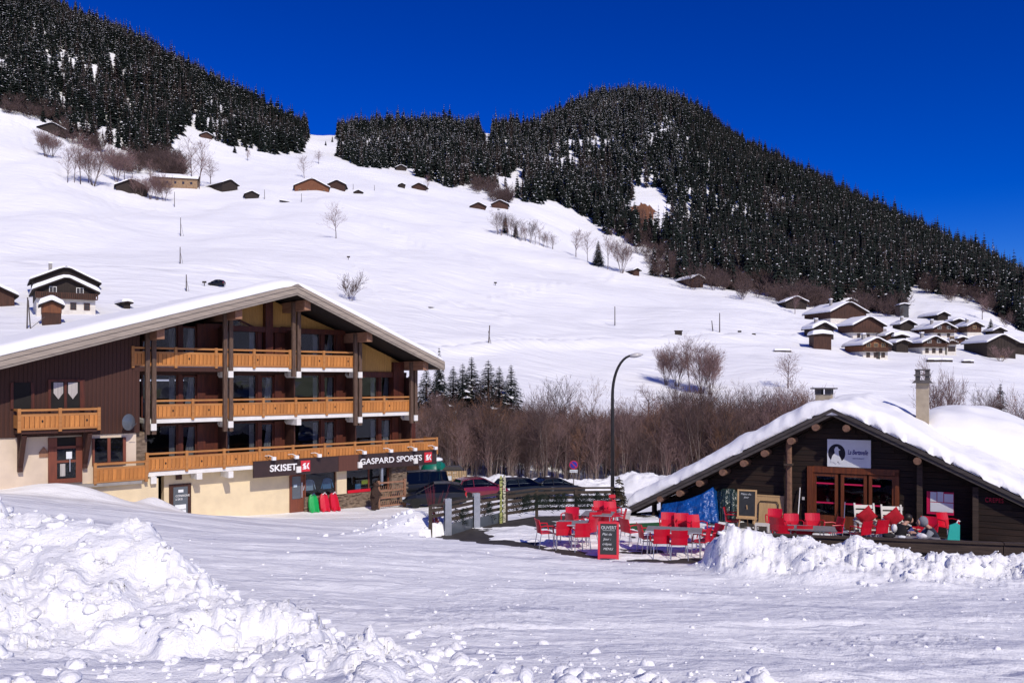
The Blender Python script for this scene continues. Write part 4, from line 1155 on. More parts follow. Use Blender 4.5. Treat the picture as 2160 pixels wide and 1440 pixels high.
def chalet(label, u0, u1, uL, vb, vr, yaw=28, wood='village_wood', low=None, lowf=.35, balcony=False, wins=0, lwins=0, snow=.45, pitch=.48, cat='house', name='chalet', shutters=False, over=.9, L=None, chimney=False, dz=0.0, Yfix=None, door=False):
    """gable between u0 and u1 in the picture, side wall reaching uL, ground vb, ridge vr"""
    c = place((u0 + u1) / 2, vb)
    if Yfix: c = at((u0 + u1) / 2, vb, Yfix)
    s = c.y / F; r_ = c.x / c.y; ya = R(yaw) - math.atan(r_)   # yaw is counted from the line of sight
    W = (u1 - u0) * s / (math.cos(ya) - r_ * math.sin(ya))      # roof width
    if L is None: L = max(4.0, (u0 - uL) * s / max(.2, math.sin(ya) + r_ * math.cos(ya)))
    hr = (vb - vr) * s                                # ridge height
    e = empty(name, (c.x, c.y, c.z + dz), ya, label, cat)
    hw = W / 2 - over * .8                            # wall half width
    ze = hr - pitch * W / 2                           # eave height at roof edge
    zw = hr - .28 - pitch * hw                        # wall top
    if zw < 1.2: pitch = max(.2, (hr - .28 - 1.2) / max(hw, .5)); zw = 1.2; ze = hr - pitch * W / 2
    zl = hr * lowf if low else -2.5
    y0, y1 = over, over + L
    # walls, sunk into the slope behind
    if low: MB().bx(-hw, hw, y0, y1, -2.5, zl).build('wall', low, e)
    up = MB().prism([(-hw - (.06 if low else 0), y0 - .06, zl), (hw + (.06 if low else 0), y0 - .06, zl), (hw + (.06 if low else 0), y0 - .06, zw), (0, y0 - .06, hr - .28), (-hw - (.06 if low else 0), y0 - .06, zw)], (0, L + .1, 0))
    up.build('timber_wall', wood, e)
    # vertical boards on the gable
    nb = max(5, int(2 * hw / .9))
    bd = MB()
    for k in range(nb):
        x = -hw + 2 * hw * (k + .5) / nb; zt = hr - .35 - pitch * abs(x)
        if zt > zl + .3: bd.bx(x - .05, x + .05, y0 - .10, y0 - .055, zl + .02, zt)
    bd.build('batten', wood, e)
    r = MB()
    for sg in (-1, 1):
        r.prism([(0, 0, hr - .22), (sg * W / 2, 0, ze - .22), (sg * W / 2, 0, ze), (0, 0, hr)], (0, L + over * 1.6, 0))
    rf = r.build('roof', 'village_dark', e)
    roof_snow('roof_snow', [(-W / 2 - .05, ze), (0, hr), (W / 2 + .05, ze)], -.05, L + over * 1.6, snow, e, nx=14, ny=8, edge=.5, seed=int(u0) % 17, mat='snow_roof')
    if balcony:
        zb = zl + .15
        b = MB().bx(-hw - .2, hw + .3, y0 - 1.0, y0 - .08, zb - .15, zb).bx(-hw - .2, hw + .3, y0 - 1.0, y0 - .94, zb + .82, zb + .92)
        bo = b.build('balcony', 'village_wood', e)
        sl = MB()
        n = int((2 * hw + .5) / .32)
        for k in range(n):
            x = -hw - .15 + (2 * hw + .4) * k / max(1, n - 1); sl.bx(x - .10, x + .10, y0 - .985, y0 - .955, zb + .02, zb + .82)
        sl.build('railing', 'village_wood', bo)
    if wins:
        zc = zl + (.95 if low else hr * .30) + .3
        window_grid(e, -hw + .4, hw - .4, zc - .2, zc + .9, y0 - .10, wins, 'white_paint' if shutters else 'pine_light', w=min(1.0, 1.1 * hw / wins))
    if lwins and low:
        window_grid(e, -hw + .3, hw - .3, zl * .3, zl * .85, y0 - .01, lwins, 'red_timber', w=.8, h=min(1.1, zl * .5))
    if door:
        d = MB().bx(.2, 1.2, y0 - .06, y0 + .02, 0, 2.0 if zl > 2.1 or not low else zl - .1).build('door', 'far_window', e)
        MB().bx(.3, .36, y0 - .09, y0 - .05, .95, 1.05).build('handle', 'aluminium', d)
    if chimney:
        ch = MB().bx(-W * .2 - .35, -W * .2 + .35, L * .4, L * .4 + .7, hr - pitch * W * .2 - .3, hr + .9).build('chimney', 'concrete', e)
        MB().bx(-W * .2 - .45, -W * .2 + .45, L * .4 - .1, L * .4 + .8, hr + .9, hr + 1.2).build('cap', 'snow_far', ch)
    return e
VW, VD, VO = 'village_wood', 'village_dark', 'village_orange'
chalet('big brown barn with wide snow roof at the top left of the village', 1752, 1835, 1693, 682, 635, 38, VW, 'white_plaster', .22, cat='barn', name='barn', chimney=True)
chalet('snow roof showing behind the big brown village barn', 1770, 1822, 1726, 654, 629, 38, VD, cat='barn', name='barn', snow=.8)
chalet('barn with boarded gable over a white ground floor, centre of the village', 1799, 1872, 1766, 719, 666, 38, VW, 'white_plaster', .34, balcony=True, lwins=3)
chalet('small grey chalet at the left end of the village', 1714, 1767, 1695, 717, 679, 34, VD, wins=1, snow=.8, chimney=True)
chalet('square log granary with thick snow cap before the small grey chalet', 1714, 1758, 1712, 737, 703, 14, VW, cat='shed', name='granary', pitch=.12, snow=1.0, L=5, over=.5)
chalet('orange timber chalet with balcony and white ground floor at the village front', 1820, 1883, 1779, 758, 711, 34, VO, 'white_plaster', .36, balcony=True, wins=3, lwins=3, door=True, chimney=True)
chalet('small dark chalet behind the village centre', 1899, 1936, 1882, 699, 674, 36, VD, wins=1, chimney=True)
chalet('red-brown chalet with white-framed windows in the upper right village', 1968, 2021, 1924, 714, 679, 34, VW, 'white_plaster', .36, balcony=True, wins=2, lwins=2, shutters=True, chimney=True)
chalet('dark barn with steep gable highest on the right of the village', 1977, 2007, 1938, 677, 657, 34, VD, cat='barn', name='barn')
chalet('brown house left of the bushy conifer at the right of the village', 2040, 2078, 2014, 709, 678, 36, VW, 'white_plaster', .28, wins=1, chimney=True)
chalet('white and brown chalet with long snow roof at the village front right', 1945, 2003, 1903, 749, 708, 34, VW, 'white_plaster', .42, balcony=True, wins=2, lwins=3, shutters=True, chimney=True)
chalet('white annex with small gable joined to the village front right chalet', 1996, 2023, 1990, 749, 718, 22, VW, 'white_plaster', .75, balcony=True, wins=1, lwins=2, L=5, over=.6, name='annex')
chalet('large dark barn at the right edge of the village', 2082, 2152, 2029, 757, 704, 36, VD, cat='barn', name='barn', wins=1)
chalet('low snow-roofed lean-to beside the large dark barn at right edge', 2128, 2172, 2120, 748, 722, 18, VD, cat='shed', name='lean_to', pitch=.2, L=6)
chalet('low shed half buried between village houses', 1886, 1920, 1872, 730, 705, 38, VD, cat='shed', name='shed', pitch=.25, snow=1.0)
chalet('dark red shed with snow roof by the wood edge, upper of two', 1688, 1716, 1645, 635, 609, 38, VW, cat='shed', name='shed')
chalet('dark shed by the wood edge, lower of two', 1656, 1707, 1650, 653, 624, 22, VD, cat='shed', name='shed', L=7)
chalet('grey chapel-like block above the village before the forest', 1897, 1920, 1893, 669, 640, 16, 'village_grey', cat='building', name='chapel', pitch=.25, L=6, over=.5)
chalet('lone red-brown barn with snow roof at the forest foot', 1458, 1489, 1423, 608, 579, 34, VW, cat='barn', name='barn', door=True)
chalet('small red hut behind the fold of the slope', 1336, 1354, 1318, 583, 565, 34, VW, cat='hut', name='hut')
chalet('snow roof of a low barn between the two front chalets of the village', 1890, 1925, 1868, 744, 716, 34, VD, cat='barn', name='barn', pitch=.35)
chalet('small brown house right behind the orange front chalet', 1868, 1898, 1850, 728, 700, 34, VW, wins=1)
chalet('dark house showing between the bushy conifer and the large barn', 2094, 2126, 2078, 712, 690, 32, VD, wins=1)
chalet('snowy shed right of the red-brown chalet', 2020, 2044, 2008, 728, 710, 32, VW, cat='shed', name='shed', pitch=.3)
chalet('low barn roof at the top right of the village', 2010, 2038, 1995, 690, 672, 32, VD, cat='barn', name='barn', pitch=.35)
# high on the slope
chalet('large lit timber chalet with many windows high on the slope', 619, 697, 610, 402, 375, 2, VO, wins=4, L=12, snow=.5, balcony=False, chimney=False)
chalet('brown chalet behind the large lit one high on the slope', 690, 730, 684, 400, 379, -6, VW, L=10, wins=1, snow=.5)
chalet('little hut half buried right of the two high chalets', 745, 766, 742, 410, 400, -8, VD, L=5, cat='hut', name='hut', over=.5)
chalet('hut under the forest edge above the saddle slope', 834, 859, 832, 361, 347, 5, VD, L=7, cat='hut', name='hut')
chalet('small stacked hay hut left of the higher barn', 840, 856, 838, 397, 386, 5, VD, L=5, cat='hut', name='hut', over=.6)
chalet('brown barn with steep right roof below the saddle forest', 867, 899, 862, 401, 385, -12, VW, L=8, cat='barn', name='barn')
chalet('left of two huts under the central forest', 991, 1027, 988, 441, 426, 5, VW, L=8, wins=2, cat='hut', name='hut', balcony=True, lowf=.3)
chalet('right of two huts under the central forest, with brown gable', 1035, 1073, 1030, 440, 421, -5, VW, L=8, wins=2, cat='hut', name='hut')
# upper left
chalet('hut half hidden by bare trees at the upper left forest edge', 77, 143, 70, 284, 257, 2, VD, L=9, cat='hut', name='hut', snow=.35)
chalet('small hut alone in the snow notch below the upper left forest', 421, 450, 418, 293, 278, 8, VW, L=7, cat='hut', name='hut', wins=1)
chalet('weathered barn among bare trees on the left slope', 241, 315, 238, 408, 377, 2, VD, L=10, cat='barn', name='barn', snow=.6)
chalet('dark barn with long low roof right of the tan building', 468, 506, 420, 402, 378, 32, VD, cat='barn', name='barn', snow=.4)
chalet('small square hut on the edge of the left slope', 515, 548, 513, 421, 402, 5, VD, L=6, cat='hut', name='hut', over=.7)
def long_barn():
    a, b = place(322, 392), place(416, 400)
    d = Vector((b.x - a.x, b.y - a.y)); L = d.length; ang = math.atan2(d.y, d.x)
    e = empty('long_barn', a, ang, 'long tan building with a low snow roof on the left slope', 'building')
    h = 26 / F * a.y
    MB().bx(0, L, 0, 8, -6, h * .72).build('wall', 'village_tan', e)
    MB().prism([(-.6, -.7, h * .72), (-.6, 4, h * 1.15), (-.6, 8.7, h * .72)], (L + 1.2, 0, 0)).build('roof', VD, e)
    for k in range(5): MB().bx(L * (.12 + .18 * k), L * (.12 + .18 * k) + 1.0, -.06, .02, h * .25, h * .25 + 1.2).build('window', 'far_window', e)
    e2 = roof_snow('roof_snow', [(-.9, h * .70), (4, h * 1.17), (8.9, h * .70)], -.6, L + .6, .5, e, nx=12, ny=10)
    e2.rotation_euler = (0, 0, R(-90)); e2.location = (0, 0, 0); e2.scale = (-1, 1, 1)
long_barn()
# middle left hamlet
chalet('chalet with white ground floor and shutters on the left hillside', 69, 213, 62, 664, 583, 4, VD, 'white_plaster', .42, balcony=True, wins=2, lwins=4, snow=.8, L=13, cat='house', shutters=True, chimney=False)
chalet('brown house peeking over the left hillside chalet', 64, 216, 60, 640, 561, 4, VD, L=12, snow=.5, chimney=True, Yfix=185, dz=0)
chalet('small orange-brown wooden shed before the left hillside chalet', 82, 137, 80, 671, 632, 2, VO, 'village_wood', .3, L=4, cat='shed', name='shed', over=.6, snow=.8, Yfix=137)
chalet('brown house cut by the left picture edge', -52, 41, -60, 648, 602, 4, VW, L=10, snow=.8, balcony=True, lowf=.3)
chalet('tiny buried roof tip left of the big chalet ridge', 258, 282, 255, 652, 635, 15, VD, L=5, cat='hut', name='hut', over=.6, snow=.6)
chalet('brown wooden outbuilding behind the shop sign near the green bins', 838, 892, 826, 1046, 968, 10, 'brown_board', L=5, cat='shed', name='outbuilding', Yfix=60, pitch=.12, over=.3, snow=.4)

# poles on the slope
for i, (u, vb, vt, lean) in enumerate(((381, 498, 459, 0), (380, 556, 521, 0), (393, 614, 579, 0), (1030, 734, 686, .06), (1297, 690, 646, 0), (1518, 700, 660, 0), (1504, 698, 676, -.12), (368, 435, 405, 0), (558, 422, 400, 0), (636, 425, 408, 0), (745, 400, 388, 0), (790, 402, 390, 0))):
    p = place(u, vb); h = (vb - vt) / F * p.y
    lb = ['upper power pole on the left slope', 'middle power pole on the left slope', 'lower power pole just above the big chalet roof', 'leaning pole by the track above the spruces', 'tall pole in the middle of the lower slope', 'tall pole left of the village road', 'short leaning pole beside the tall one near the village', 'pole right of the bare shrub clump on the left slope', 'thin pole right of the small square hut', 'thin pole below the lit timber chalet', 'thin pole right of the high chalets', 'second thin pole right of the high chalets'][i]
    m = MB().tube([(0, 0, -.5), (lean * h, 0, h)], [.16, .11], 6)
    if i < 4: m.tube([(0, 0, h * .75), (h * .16, 0, .02)], [.05, .05], 4)
    tag(m.build('power_pole', 'pole_wood', None, loc=p), lb, 'pole', 'poles on the slopes')
p = place(57, 693); h = 66 / F * p.y
tag(MB().tube([(0, 0, -.5), (.1, 0, h)], [.12, .09], 6).tube([(.55, 0, -.3), (.2, 0, h * .92)], [.1, .08], 6).tube([(.5, 0, 0), (2.6, .3, h * .38)], [.05, .05], 4).build('power_pole', 'pole_wood', None, loc=p), 'double-legged power pole left above the chalet roof', 'pole')
# low walls, planks and stacks that break the snow
def low_wall(u0, u1, v, h, lb, name='low_wall', mat='village_dark', cap=True, cat='wall'):
    a, b = place(u0, v), place(u1, v + (0))
    e = empty(name, a, math.atan2(b.y - a.y, b.x - a.x), lb, cat)
    L = (Vector((b.x, b.y)) - Vector((a.x, a.y))).length; hh = h / F * a.y
    n = max(3, int(L / 1.6))
    for k in range(n):
        MB().box((L * (k + .5) / n, 0, hh * .5 + rnd.uniform(-.08, .08) * hh - .05), (L / n * .96, .7, hh * rnd.uniform(.85, 1.1)), rnd.uniform(-.04, .04)).build('board', mat, e)
    if cap: roof_snow('snow_cap', [(-.1, hh), (L / 2, hh * 1.08), (L + .1, hh)], -.45, .45, .35, e, nx=10, ny=6, edge=.25)
low_wall(1955, 2008, 763, 5, 'dark log stack under snow before the village front', 'log_stack', cat='log stack')
low_wall(1633, 1668, 742, 3.5, 'low dark bench-like wall above the round bare tree')
low_wall(590, 628, 425, 2.5, 'snow-covered log edge below the lit timber chalet', 'log_edge', cat='log')
low_wall(905, 968, 649, 2, 'thin dark fence line in the snow right of the big chalet ridge', 'fence_line', cap=False, cat='fence')
low_wall(1050, 1098, 443, 2.5, 'dark plank terrace right of the two huts', 'plank_terrace', cap=False, cat='terrace')
low_wall(2030, 2052, 765, 4, 'snowy rubble heap before the village right of the log stack', 'rubble_heap', cat='heap')
p = place(1431, 707); tag(MB().bx(-.9, .9, -.4, .4, 0, 1.1).bx(-1.1, 1.1, -.5, .5, 1.1, 1.3).build('meter_box', 'village_dark', None, loc=p), 'small dark box beside the valley track', 'box')
for u, v, lb in ((1590, 712, 'small post with a board near the village road, right one'), (1560, 706, 'small post with a board near the village road, left one'), (1045, 602, 'dark stub in the snow on the middle slope'), (735, 548, 'dark rock in the snow below the lone bare tree'), (431, 603, 'small signpost above the big chalet roof')):
    p = place(u, v); tag(MB().bx(-.08, .08, -.08, .08, -.2, 1.1).bx(-.5, .5, -.06, .06, .7, 1.15).build('marker_post', 'village_dark', None, loc=p), lb, 'post')
# brown bare earth where the snow has slid off under the forest
def slide():
    pts = [(1352, 432), (1375, 438), (1385, 452), (1379, 462), (1377, 476), (1366, 488), (1352, 486), (1345, 470), (1336, 455), (1326, 442)]
    uu, vv = np.meshgrid(np.linspace(1320, 1392, 37), np.linspace(428, 494, 34))
    V, idx = [], {}
    m = MB()
    ins = inside(uu.ravel() + 3 * vnoise(uu.ravel() / 5, vv.ravel() / 5, 3), vv.ravel() + 3 * vnoise(uu.ravel() / 5, vv.ravel() / 5, 4), pts).reshape(uu.shape)
    P_ = {}
    for j in range(33):
        for i in range(36):
            if ins[j, i] and ins[j + 1, i] and ins[j, i + 1] and ins[j + 1, i + 1]:
                q = []
                for (jj, i2) in ((j, i), (j + 1, i), (j + 1, i + 1), (j, i + 1)):
                    if (jj, i2) not in P_:
                        p = place(uu[jj, i2], vv[jj, i2]); P_[(jj, i2)] = len(m.v); m.v.append((p.x, p.y - 1.2, p.z + .9 + .4 * rnd.random()))
                    q.append(P_[(jj, i2)])
                m.f.append(tuple(q)); m.mi.append(0)
    o = m.build('earth_slide', 'earth'); o['kind'] = 'structure'
slide()
# ---------------------------------------------------------------- the big chalet with the sports shop
CF = Frame(-18.74, 44.4, math.atan2(.6490, .7608))
hotel = empty('hotel_chalet', (CF.o.x, CF.o.y, 0), CF.a, 'large brown chalet with three rows of honey-coloured balconies over a cream ground floor', 'chalet')
def part(name, mb, mat, parent=hotel, smooth=False): return mb.build(name, mat, parent, smooth)
FL = [.18, 2.93, 5.68]                                   # balcony floors
RW = -1.8                                               # plane of the verge
aps, apz = CF.px(628, 601, RW)
lfs, lfz = CF.px(0, 753, RW)
rts, rtz = CF.px(937, 763, RW)
SL = (apz - lfz) / (aps - lfs); SR_ = (apz - rtz) / (rts - aps)
lx, lz = -14.0, apz - SL * (aps + 14.0)
def roof_z(s): return apz - (SL * (aps - s) if s < aps else SR_ * (s - aps))
DEP = 42.0
# ---- walls
part('wall', MB().bx(.9, 15.6, .85, 1.3, -3.6, -.06), 'cream_plaster')                      # shop front, openings are set proud
part('side_wall', MB().bx(-12, 16.4, 3.6, DEP - 1, -3.6, 4.8), 'brown_board')
wl_ = MB()
wl_.prism([(-12, 0.02, 2.25), (-.75, 0.02, 2.25), (-.75, 0.02, roof_z(-.75) - .42), (-12, 0.02, roof_z(-12) - .42)], (0, 3.4, 0))
part('timber_wall', wl_, 'brown_board')
# vertical boards of the timber wall
bmesh_ = MB().bx(-.085, .085, -.018, .0, 0, 1).mesh('board', 'brown_board')
for k in range(60):
    s = -12 + .19 * k + .1
    o = put('board', bmesh_, hotel, (s, .018, 2.26), None, (1, 1, roof_z(s) - .45 - 2.26))
part('plaster_wall', MB().bx(-12, -.75, .10, 3.4, -3.4, 2.24), 'pink_plaster')
part('plaster_wall', MB().bx(-3.1, .32, -.02, 1.6, -3.4, -.16), 'cream_plaster')
part('ledge', MB().bx(-12, -.6, -.35, .1, -.32, -.17), 'concrete')
# stair flank and its sloping coping in front of the entrance
st = MB().prism([(-3.2, -1.1, -2.6), (-3.2, -1.1, -.35), (.2, -1.1, -2.3), (.2, -1.1, -2.6)], (0, .25, 0))
part('stair_flank', st, 'cream_plaster')
part('coping', MB().beam((-3.25, -1.0, -.30), (.25, -1.0, -2.26), .34, .09), 'concrete')
# dark core behind the window fronts, floors
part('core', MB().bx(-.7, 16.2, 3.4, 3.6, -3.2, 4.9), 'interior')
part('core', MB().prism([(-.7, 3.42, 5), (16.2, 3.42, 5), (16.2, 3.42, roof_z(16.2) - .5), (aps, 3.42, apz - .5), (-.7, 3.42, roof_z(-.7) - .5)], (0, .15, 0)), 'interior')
for i, z in enumerate(FL):
    x0 = -.95 if i == 2 else -.25
    x1 = (18.15, 16.45, 12.25)[i]
    sl = part('balcony_slab', MB().bx(x0, x1, .02, 3.4, z - .22, z), 'white_paint' if i < 2 else 'white_paint')
part('slab_edge', MB().bx(-.95, 3.85, -.01, .02, FL[2] - .26, FL[2] - .02), 'brown_board')
# ---- window fronts
def glazing(s0, s1, z0, z1, w=1.5, fr='red_timber', name='window', mull=0, tz=None):
    o = part(name, MB().prism([(s0, w, z0), (s1, w, z0), (s1, w, z1 if tz is None else tz[1]), (s0, w, z1 if tz is None else tz[0])], (0, .02, 0)), 'glass')
    f = MB()
    za, zb = (z1, z1) if tz is None else tz
    f.bx(s0 - .07, s0, w - .05, w + .06, z0, za).bx(s1, s1 + .07, w - .05, w + .06, z0, zb).bx(s0, s1, w - .05, w + .06, z0, z0 + .09)
    f.beam((s0, w, za), (s1, w, zb), .1, .1)
    for k in range(mull):
        x = s0 + (s1 - s0) * (k + 1) / (mull + 1); f.bx(x - .04, x + .04, w - .05, w + .06, z0, min(za, zb))
    part('frame', f, fr, o)
    return o
def curtain(s0, s1, z0, z1, w=1.62, taper=0.0):
    m = MB(); n = 7; o = []
    for k in range(n + 1):
        x = s0 + (s1 - s0) * k / n; y = w + (.04 if k % 2 else 0)
        o.append(((x, y, z1), (x + taper * (1 - k / n), y, z0)))
    for a, b in zip(o[:-1], o[1:]): m.add([a[1], b[1], b[0], a[0]], [(0, 1, 2, 3)])
    return part('curtain', m, 'curtain', smooth=True)
POSTS = [-.1, 4.0, 8.05, 12.12, 16.2]
for i, z in enumerate(FL):
    for b in range(4):
        if i == 2 and b == 3: continue
        s0, s1 = POSTS[b] + (.0 if b else -.45), POSTS[b + 1]
        zt = FL[i + 1] - .22 if i < 2 else 99
        def top(s): return min(zt, roof_z(s) - .55) - .18
        a = s0 + .55
        if i == 2: glazing(a, a + 1.75, z + .02, 0, tz=(top(a) if b != 2 else z + 2.25, top(a + 1.75) if b == 0 else z + 2.3))
        else: glazing(a, a + 1.75, z + .02, zt - .18)
        hh = min(top(a + 2.0), z + 2.35)
        part('jamb', MB().bx(a + 1.82, a + 2.06, 1.36, 1.6, z, hh), 'red_timber')
        glazing(a + 2.13, a + 2.78, z + .02, hh - .1, name='balcony_door')
        part('jamb', MB().bx(a + 2.85, a + 3.30, 1.30, 1.6, z, min(top(a + 3.0), z + 2.4)), 'red_timber')
        part('partition', MB().bx(a + 3.30, s1 + .5, 1.45, 1.6, z, min(top(a + 3.0), z + 2.45)), 'red_timber')
        part('divider', MB().bx(s1 + .05, s1 + .13, .25, 1.5, z, min(top(s1), z + 2.2)), 'brown_board')
        curtain(a + 1.42, a + 1.74, z + .05, hh - .15)
        curtain(a + .02, a + .25, z + .05, hh - .2)
        curtain(a + 2.5, a + 2.77, z + .05, hh - .15, taper=-.32)
        if zt < 90: part('lintel', MB().bx(s0, s1 + .5, 1.42, 1.6, zt - .19, zt), 'brown_board')
# gable: cross beam with yellow boarding above it, and the boarded triangle of the last bay
zc = 8.05
def boarded(sa, sb, z0, zf, w, parent, mat='yellow_board', n=None):
    n = n or max(2, int((sb - sa) / .17))
    for k in range(n):
        xa, xb = sa + (sb - sa) * k / n, sa + (sb - sa) * (k + 1) / n - .008
        ha, hb = zf(xa), zf(xb)
        if max(ha, hb) - z0 < .06: continue
        MB().prism([(xa, w, z0), (xb, w, z0), (xb, w, max(hb, z0 + .01)), (xa, w, max(ha, z0 + .01))], (0, .03, 0)).build('board', mat, parent)
part('tie_beam', MB().bx(4.2, 12.0, 1.15, 1.5, zc - .30, zc), 'red_timber')
gp = part('gable_panel', MB().prism([(5.0, 1.56, zc), (11.6, 1.56, zc), (aps, 1.56, roof_z(aps) - .7)], (0, .04, 0)), 'yellow_board')
boarded(5.4, 11.6, zc + .01, lambda s: roof_z(s) - .62, 1.50, gp)
part('king_post', MB().bx(6.75, 7.2, 1.1, 1.5, FL[2], roof_z(6.9) - .5), 'red_timber')
gp2 = part('gable_panel', MB().prism([(12.3, 1.06, FL[2] - .2), (15.9, 1.06, FL[2] - .2), (15.9, 1.06, roof_z(15.9) - .6), (12.3, 1.06, roof_z(12.3) - .6)], (0, .04, 0)), 'yellow_board')
boarded(12.3, 15.25, FL[2] - .18, lambda s: roof_z(s) - .6, 1.0, gp2)
part('tie_beam', MB().bx(12.2, 15.3, .9, 1.25, FL[2] - .55, FL[2] - .2), 'red_timber')
part('corner_post', MB().bx(15.3, 16.1, .8, 1.4, FL[1], roof_z(16.1) - .55), 'red_timber')
part('corner_post', MB().bx(16.75, 17.05, .9, 1.3, FL[0], 5.2), 'red_timber')
part('end_wall', MB().bx(16.1, 16.3, 1.4, DEP - 1, -3.4, 6.0), 'brown_board')
# ---- posts in pairs with purlin ends and white consoles
for k, s in enumerate(POSTS):
    zt = roof_z(s) - .42
    zb = (2.15, 2.15, 5.15, 2.2, 2.2)[k]
    for d in (-.16, .16): part('post', MB().bx(s + d - .105, s + d + .105, -.22, -.03, zb, zt - .1), 'dark_post')
    part('purlin', MB().bx(s - .08, s + .30, -1.35, 3.3, zt - .62, zt - .04), 'purlin_wood')
    for i in (2, 1, 0):
        if i == 2 and k == 0: continue
        if i == 2 and k == 4: continue
        z = FL[i] - .22
        cs = part('console', MB().bx(s - .02, s + .26, -.26, .9, z - .36, z - .003), 'white_paint')
        part('haunch', MB().prism([(s + .02, .9, z - .36), (s + .22, .9, z - .36), (s + .22, 1.5, z - .004), (s + .02, 1.5, z - .004)], (0, .3, 0)), 'white_paint', cs)
for s in (8.0, 2.2):
    part('console', MB().bx(s + .1, s + .4, -.1, .8, FL[0] - .55, FL[0] - .225), 'white_paint')
# ---- balcony railings
slat_me = MB().bx(-.095, .095, -.014, .014, 0, .56).mesh('slat', 'honey_wood')
cut_me = MB().prism([(0, 0, -.08), (.05, 0, 0), (0, 0, .08), (-.05, 0, 0)], (0, .006, 0)).mesh('cut_out', 'soffit')
def railing(s0, s1, z, w, parent=hotel, rot=0.0, cuts=True):
    """balustrade from s0 to s1 on the plane y = w"""
    r = part('top_rail', MB().bx(s0, s1, w - .07, w + .05, z + .90, z + 1.0), 'honey_rail', parent)
    part('middle_rail', MB().bx(s0, s1, w - .045, w + .03, z + .66, z + .77), 'honey_rail', parent)
    part('bottom_rail', MB().bx(s0, s1, w - .045, w + .03, z + .02, z + .11), 'honey_rail', parent)
    n = max(2, round((s1 - s0) / .212))
    for k in range(n):
        x = s0 + (s1 - s0) * (k + .5) / n
        put('slat', slat_me, parent, (x, w - .06 if False else w - .032, z + .105), (0, 0, 0))
        if cuts and k % 9 == 4: put('cut_out', cut_me, parent, (x, w - .053, z + .42))
    m = max(1, round((s1 - s0) / 2.02))
    for k in range(m + 1):
        x = s0 + (s1 - s0) * k / m
        part('baluster', MB().bx(x - .07, x + .07, w - .10, w + .04, z - .08, z + 1.03), 'honey_rail', parent)
railing(-.95, 12.05, FL[2], .02)
railing(.12, 16.05, FL[1], .02)
railing(-.25, 18.1, FL[0], .02)
# end return of the lowest balcony
part('end_rail', MB().bx(18.05, 18.13, .1, 1.4, FL[0] + .9, FL[0] + 1.0).bx(18.05, 18.13, .1, 1.4, FL[0] + .66, FL[0] + .77).bx(18.05, 18.13, .1, 1.4, FL[0] + .05, FL[0] + .6), 'honey_rail')
# small balcony on the left wing
b0, b1 = CF.px(40, 900, -1.15)[0], CF.px(208, 900, -1.15)[0]
zl_ = CF.px(120, 906, -1.15)[1]
part('balcony_floor', MB().bx(b0, b1, -1.1, .02, zl_ - .16, zl_), 'brown_board')
railing(b0, b1, zl_, -1.15)
part('end_rail', MB().bx(b0 - .02, b0 + .06, -1.05, 0, zl_ + .9, zl_ + 1.0).bx(b0 - .02, b0 + .06, -1.05, 0, zl_ + .1, zl_ + .7), 'honey_rail')
part('end_rail', MB().bx(b1 - .06, b1 + .02, -1.05, 0, zl_ + .9, zl_ + 1.0).bx(b1 - .06, b1 + .02, -1.05, 0, zl_ + .1, zl_ + .7), 'honey_rail')
for s in (b0 + .25, b1 - .35):
    part('brace', MB().beam((s, -.95, zl_ - .2), (s, -.05, zl_ - 1.75), .2, .24), 'brown_board')
    part('brace', MB().bx(s - .1, s + .1, -.16, .1, zl_ - 2.0, zl_ - .2), 'brown_board')
# low railing beside the entrance
e0, e1 = CF.px(200, 1000, -.25)[0], CF.px(308, 1000, -.25)[0]
ze_ = CF.px(250, 1016, -.25)[1]
railing(e0, e1, ze_, -.25, cuts=False)
# ---- left wing: window with white curtains, entrance door, side window
def pxr(u0, u1, v0, v1, w): 
    a, b = CF.px(u0, v1, w), CF.px(u1, v0, w); c = CF.px((u0 + u1) / 2, v0, w)[1]; d = CF.px((u0 + u1) / 2, v1, w)[1]
    return a[0], b[0], d, c
x0, x1, z0, z1 = pxr(107, 168, 805, 862, -.03)
o = part('window', MB().bx(x0, x1, -.045, -.02, z0, z1), 'interior')
part('frame', MB().bx(x0 - .12, x0, -.09, -.01, z0 - .1, z1 + .12).bx(x1, x1 + .22, -.09, -.01, z0 - .1, z1 + .12).bx(x0, x1, -.09, -.01, z1, z1 + .12).bx((x0 + x1) / 2 - .06, (x0 + x1) / 2 + .06, -.09, -.01, z0, z1), 'red_timber', o)
for a in (x0 + .12, (x0 + x1) / 2 + .12):
    part('curtain', MB().prism([(a, -.06, z1 - .03), (a + .42, -.06, z1 - .03), (a + .42, -.06, z1 - .55), (a + .21, -.06, z1 - .85), (a, -.06, z1 - .55)], (0, .01, 0)), 'curtain', o)
x0, x1, z0, z1 = pxr(28, 65, 820, 862, -.03)
o = part('window', MB().bx(x0, x1, -.045, -.02, z0, z1 + .3), 'interior'); part('frame', MB().bx(x0 - .12, x0, -.09, -.01, z0, z1 + .3).bx(x1, x1 + .14, -.09, -.01, z0, z1 + .3), 'red_timber', o)
x0, x1, z0, z1 = pxr(104, 172, 922, 1018, .05)
d = part('entrance_door', MB().bx(x0, x1, .03, .11, z0, z1), 'interior')
part('frame', MB().bx(x0 - .05, x0 + .32, -.03, .12, z0, z1).bx(x1 - .27, x1 + .02, -.03, .12, z0, z1).bx(x0, x1, -.03, .12, z1 - .55, z1 - .42).bx(x0 + .3, x1 - .2, -.02, .12, z0, z0 + .22).bx(x0 + .3, x1 - .2, -.02, .12, z0 + 1.0, z0 + 1.12), 'door_red', d)
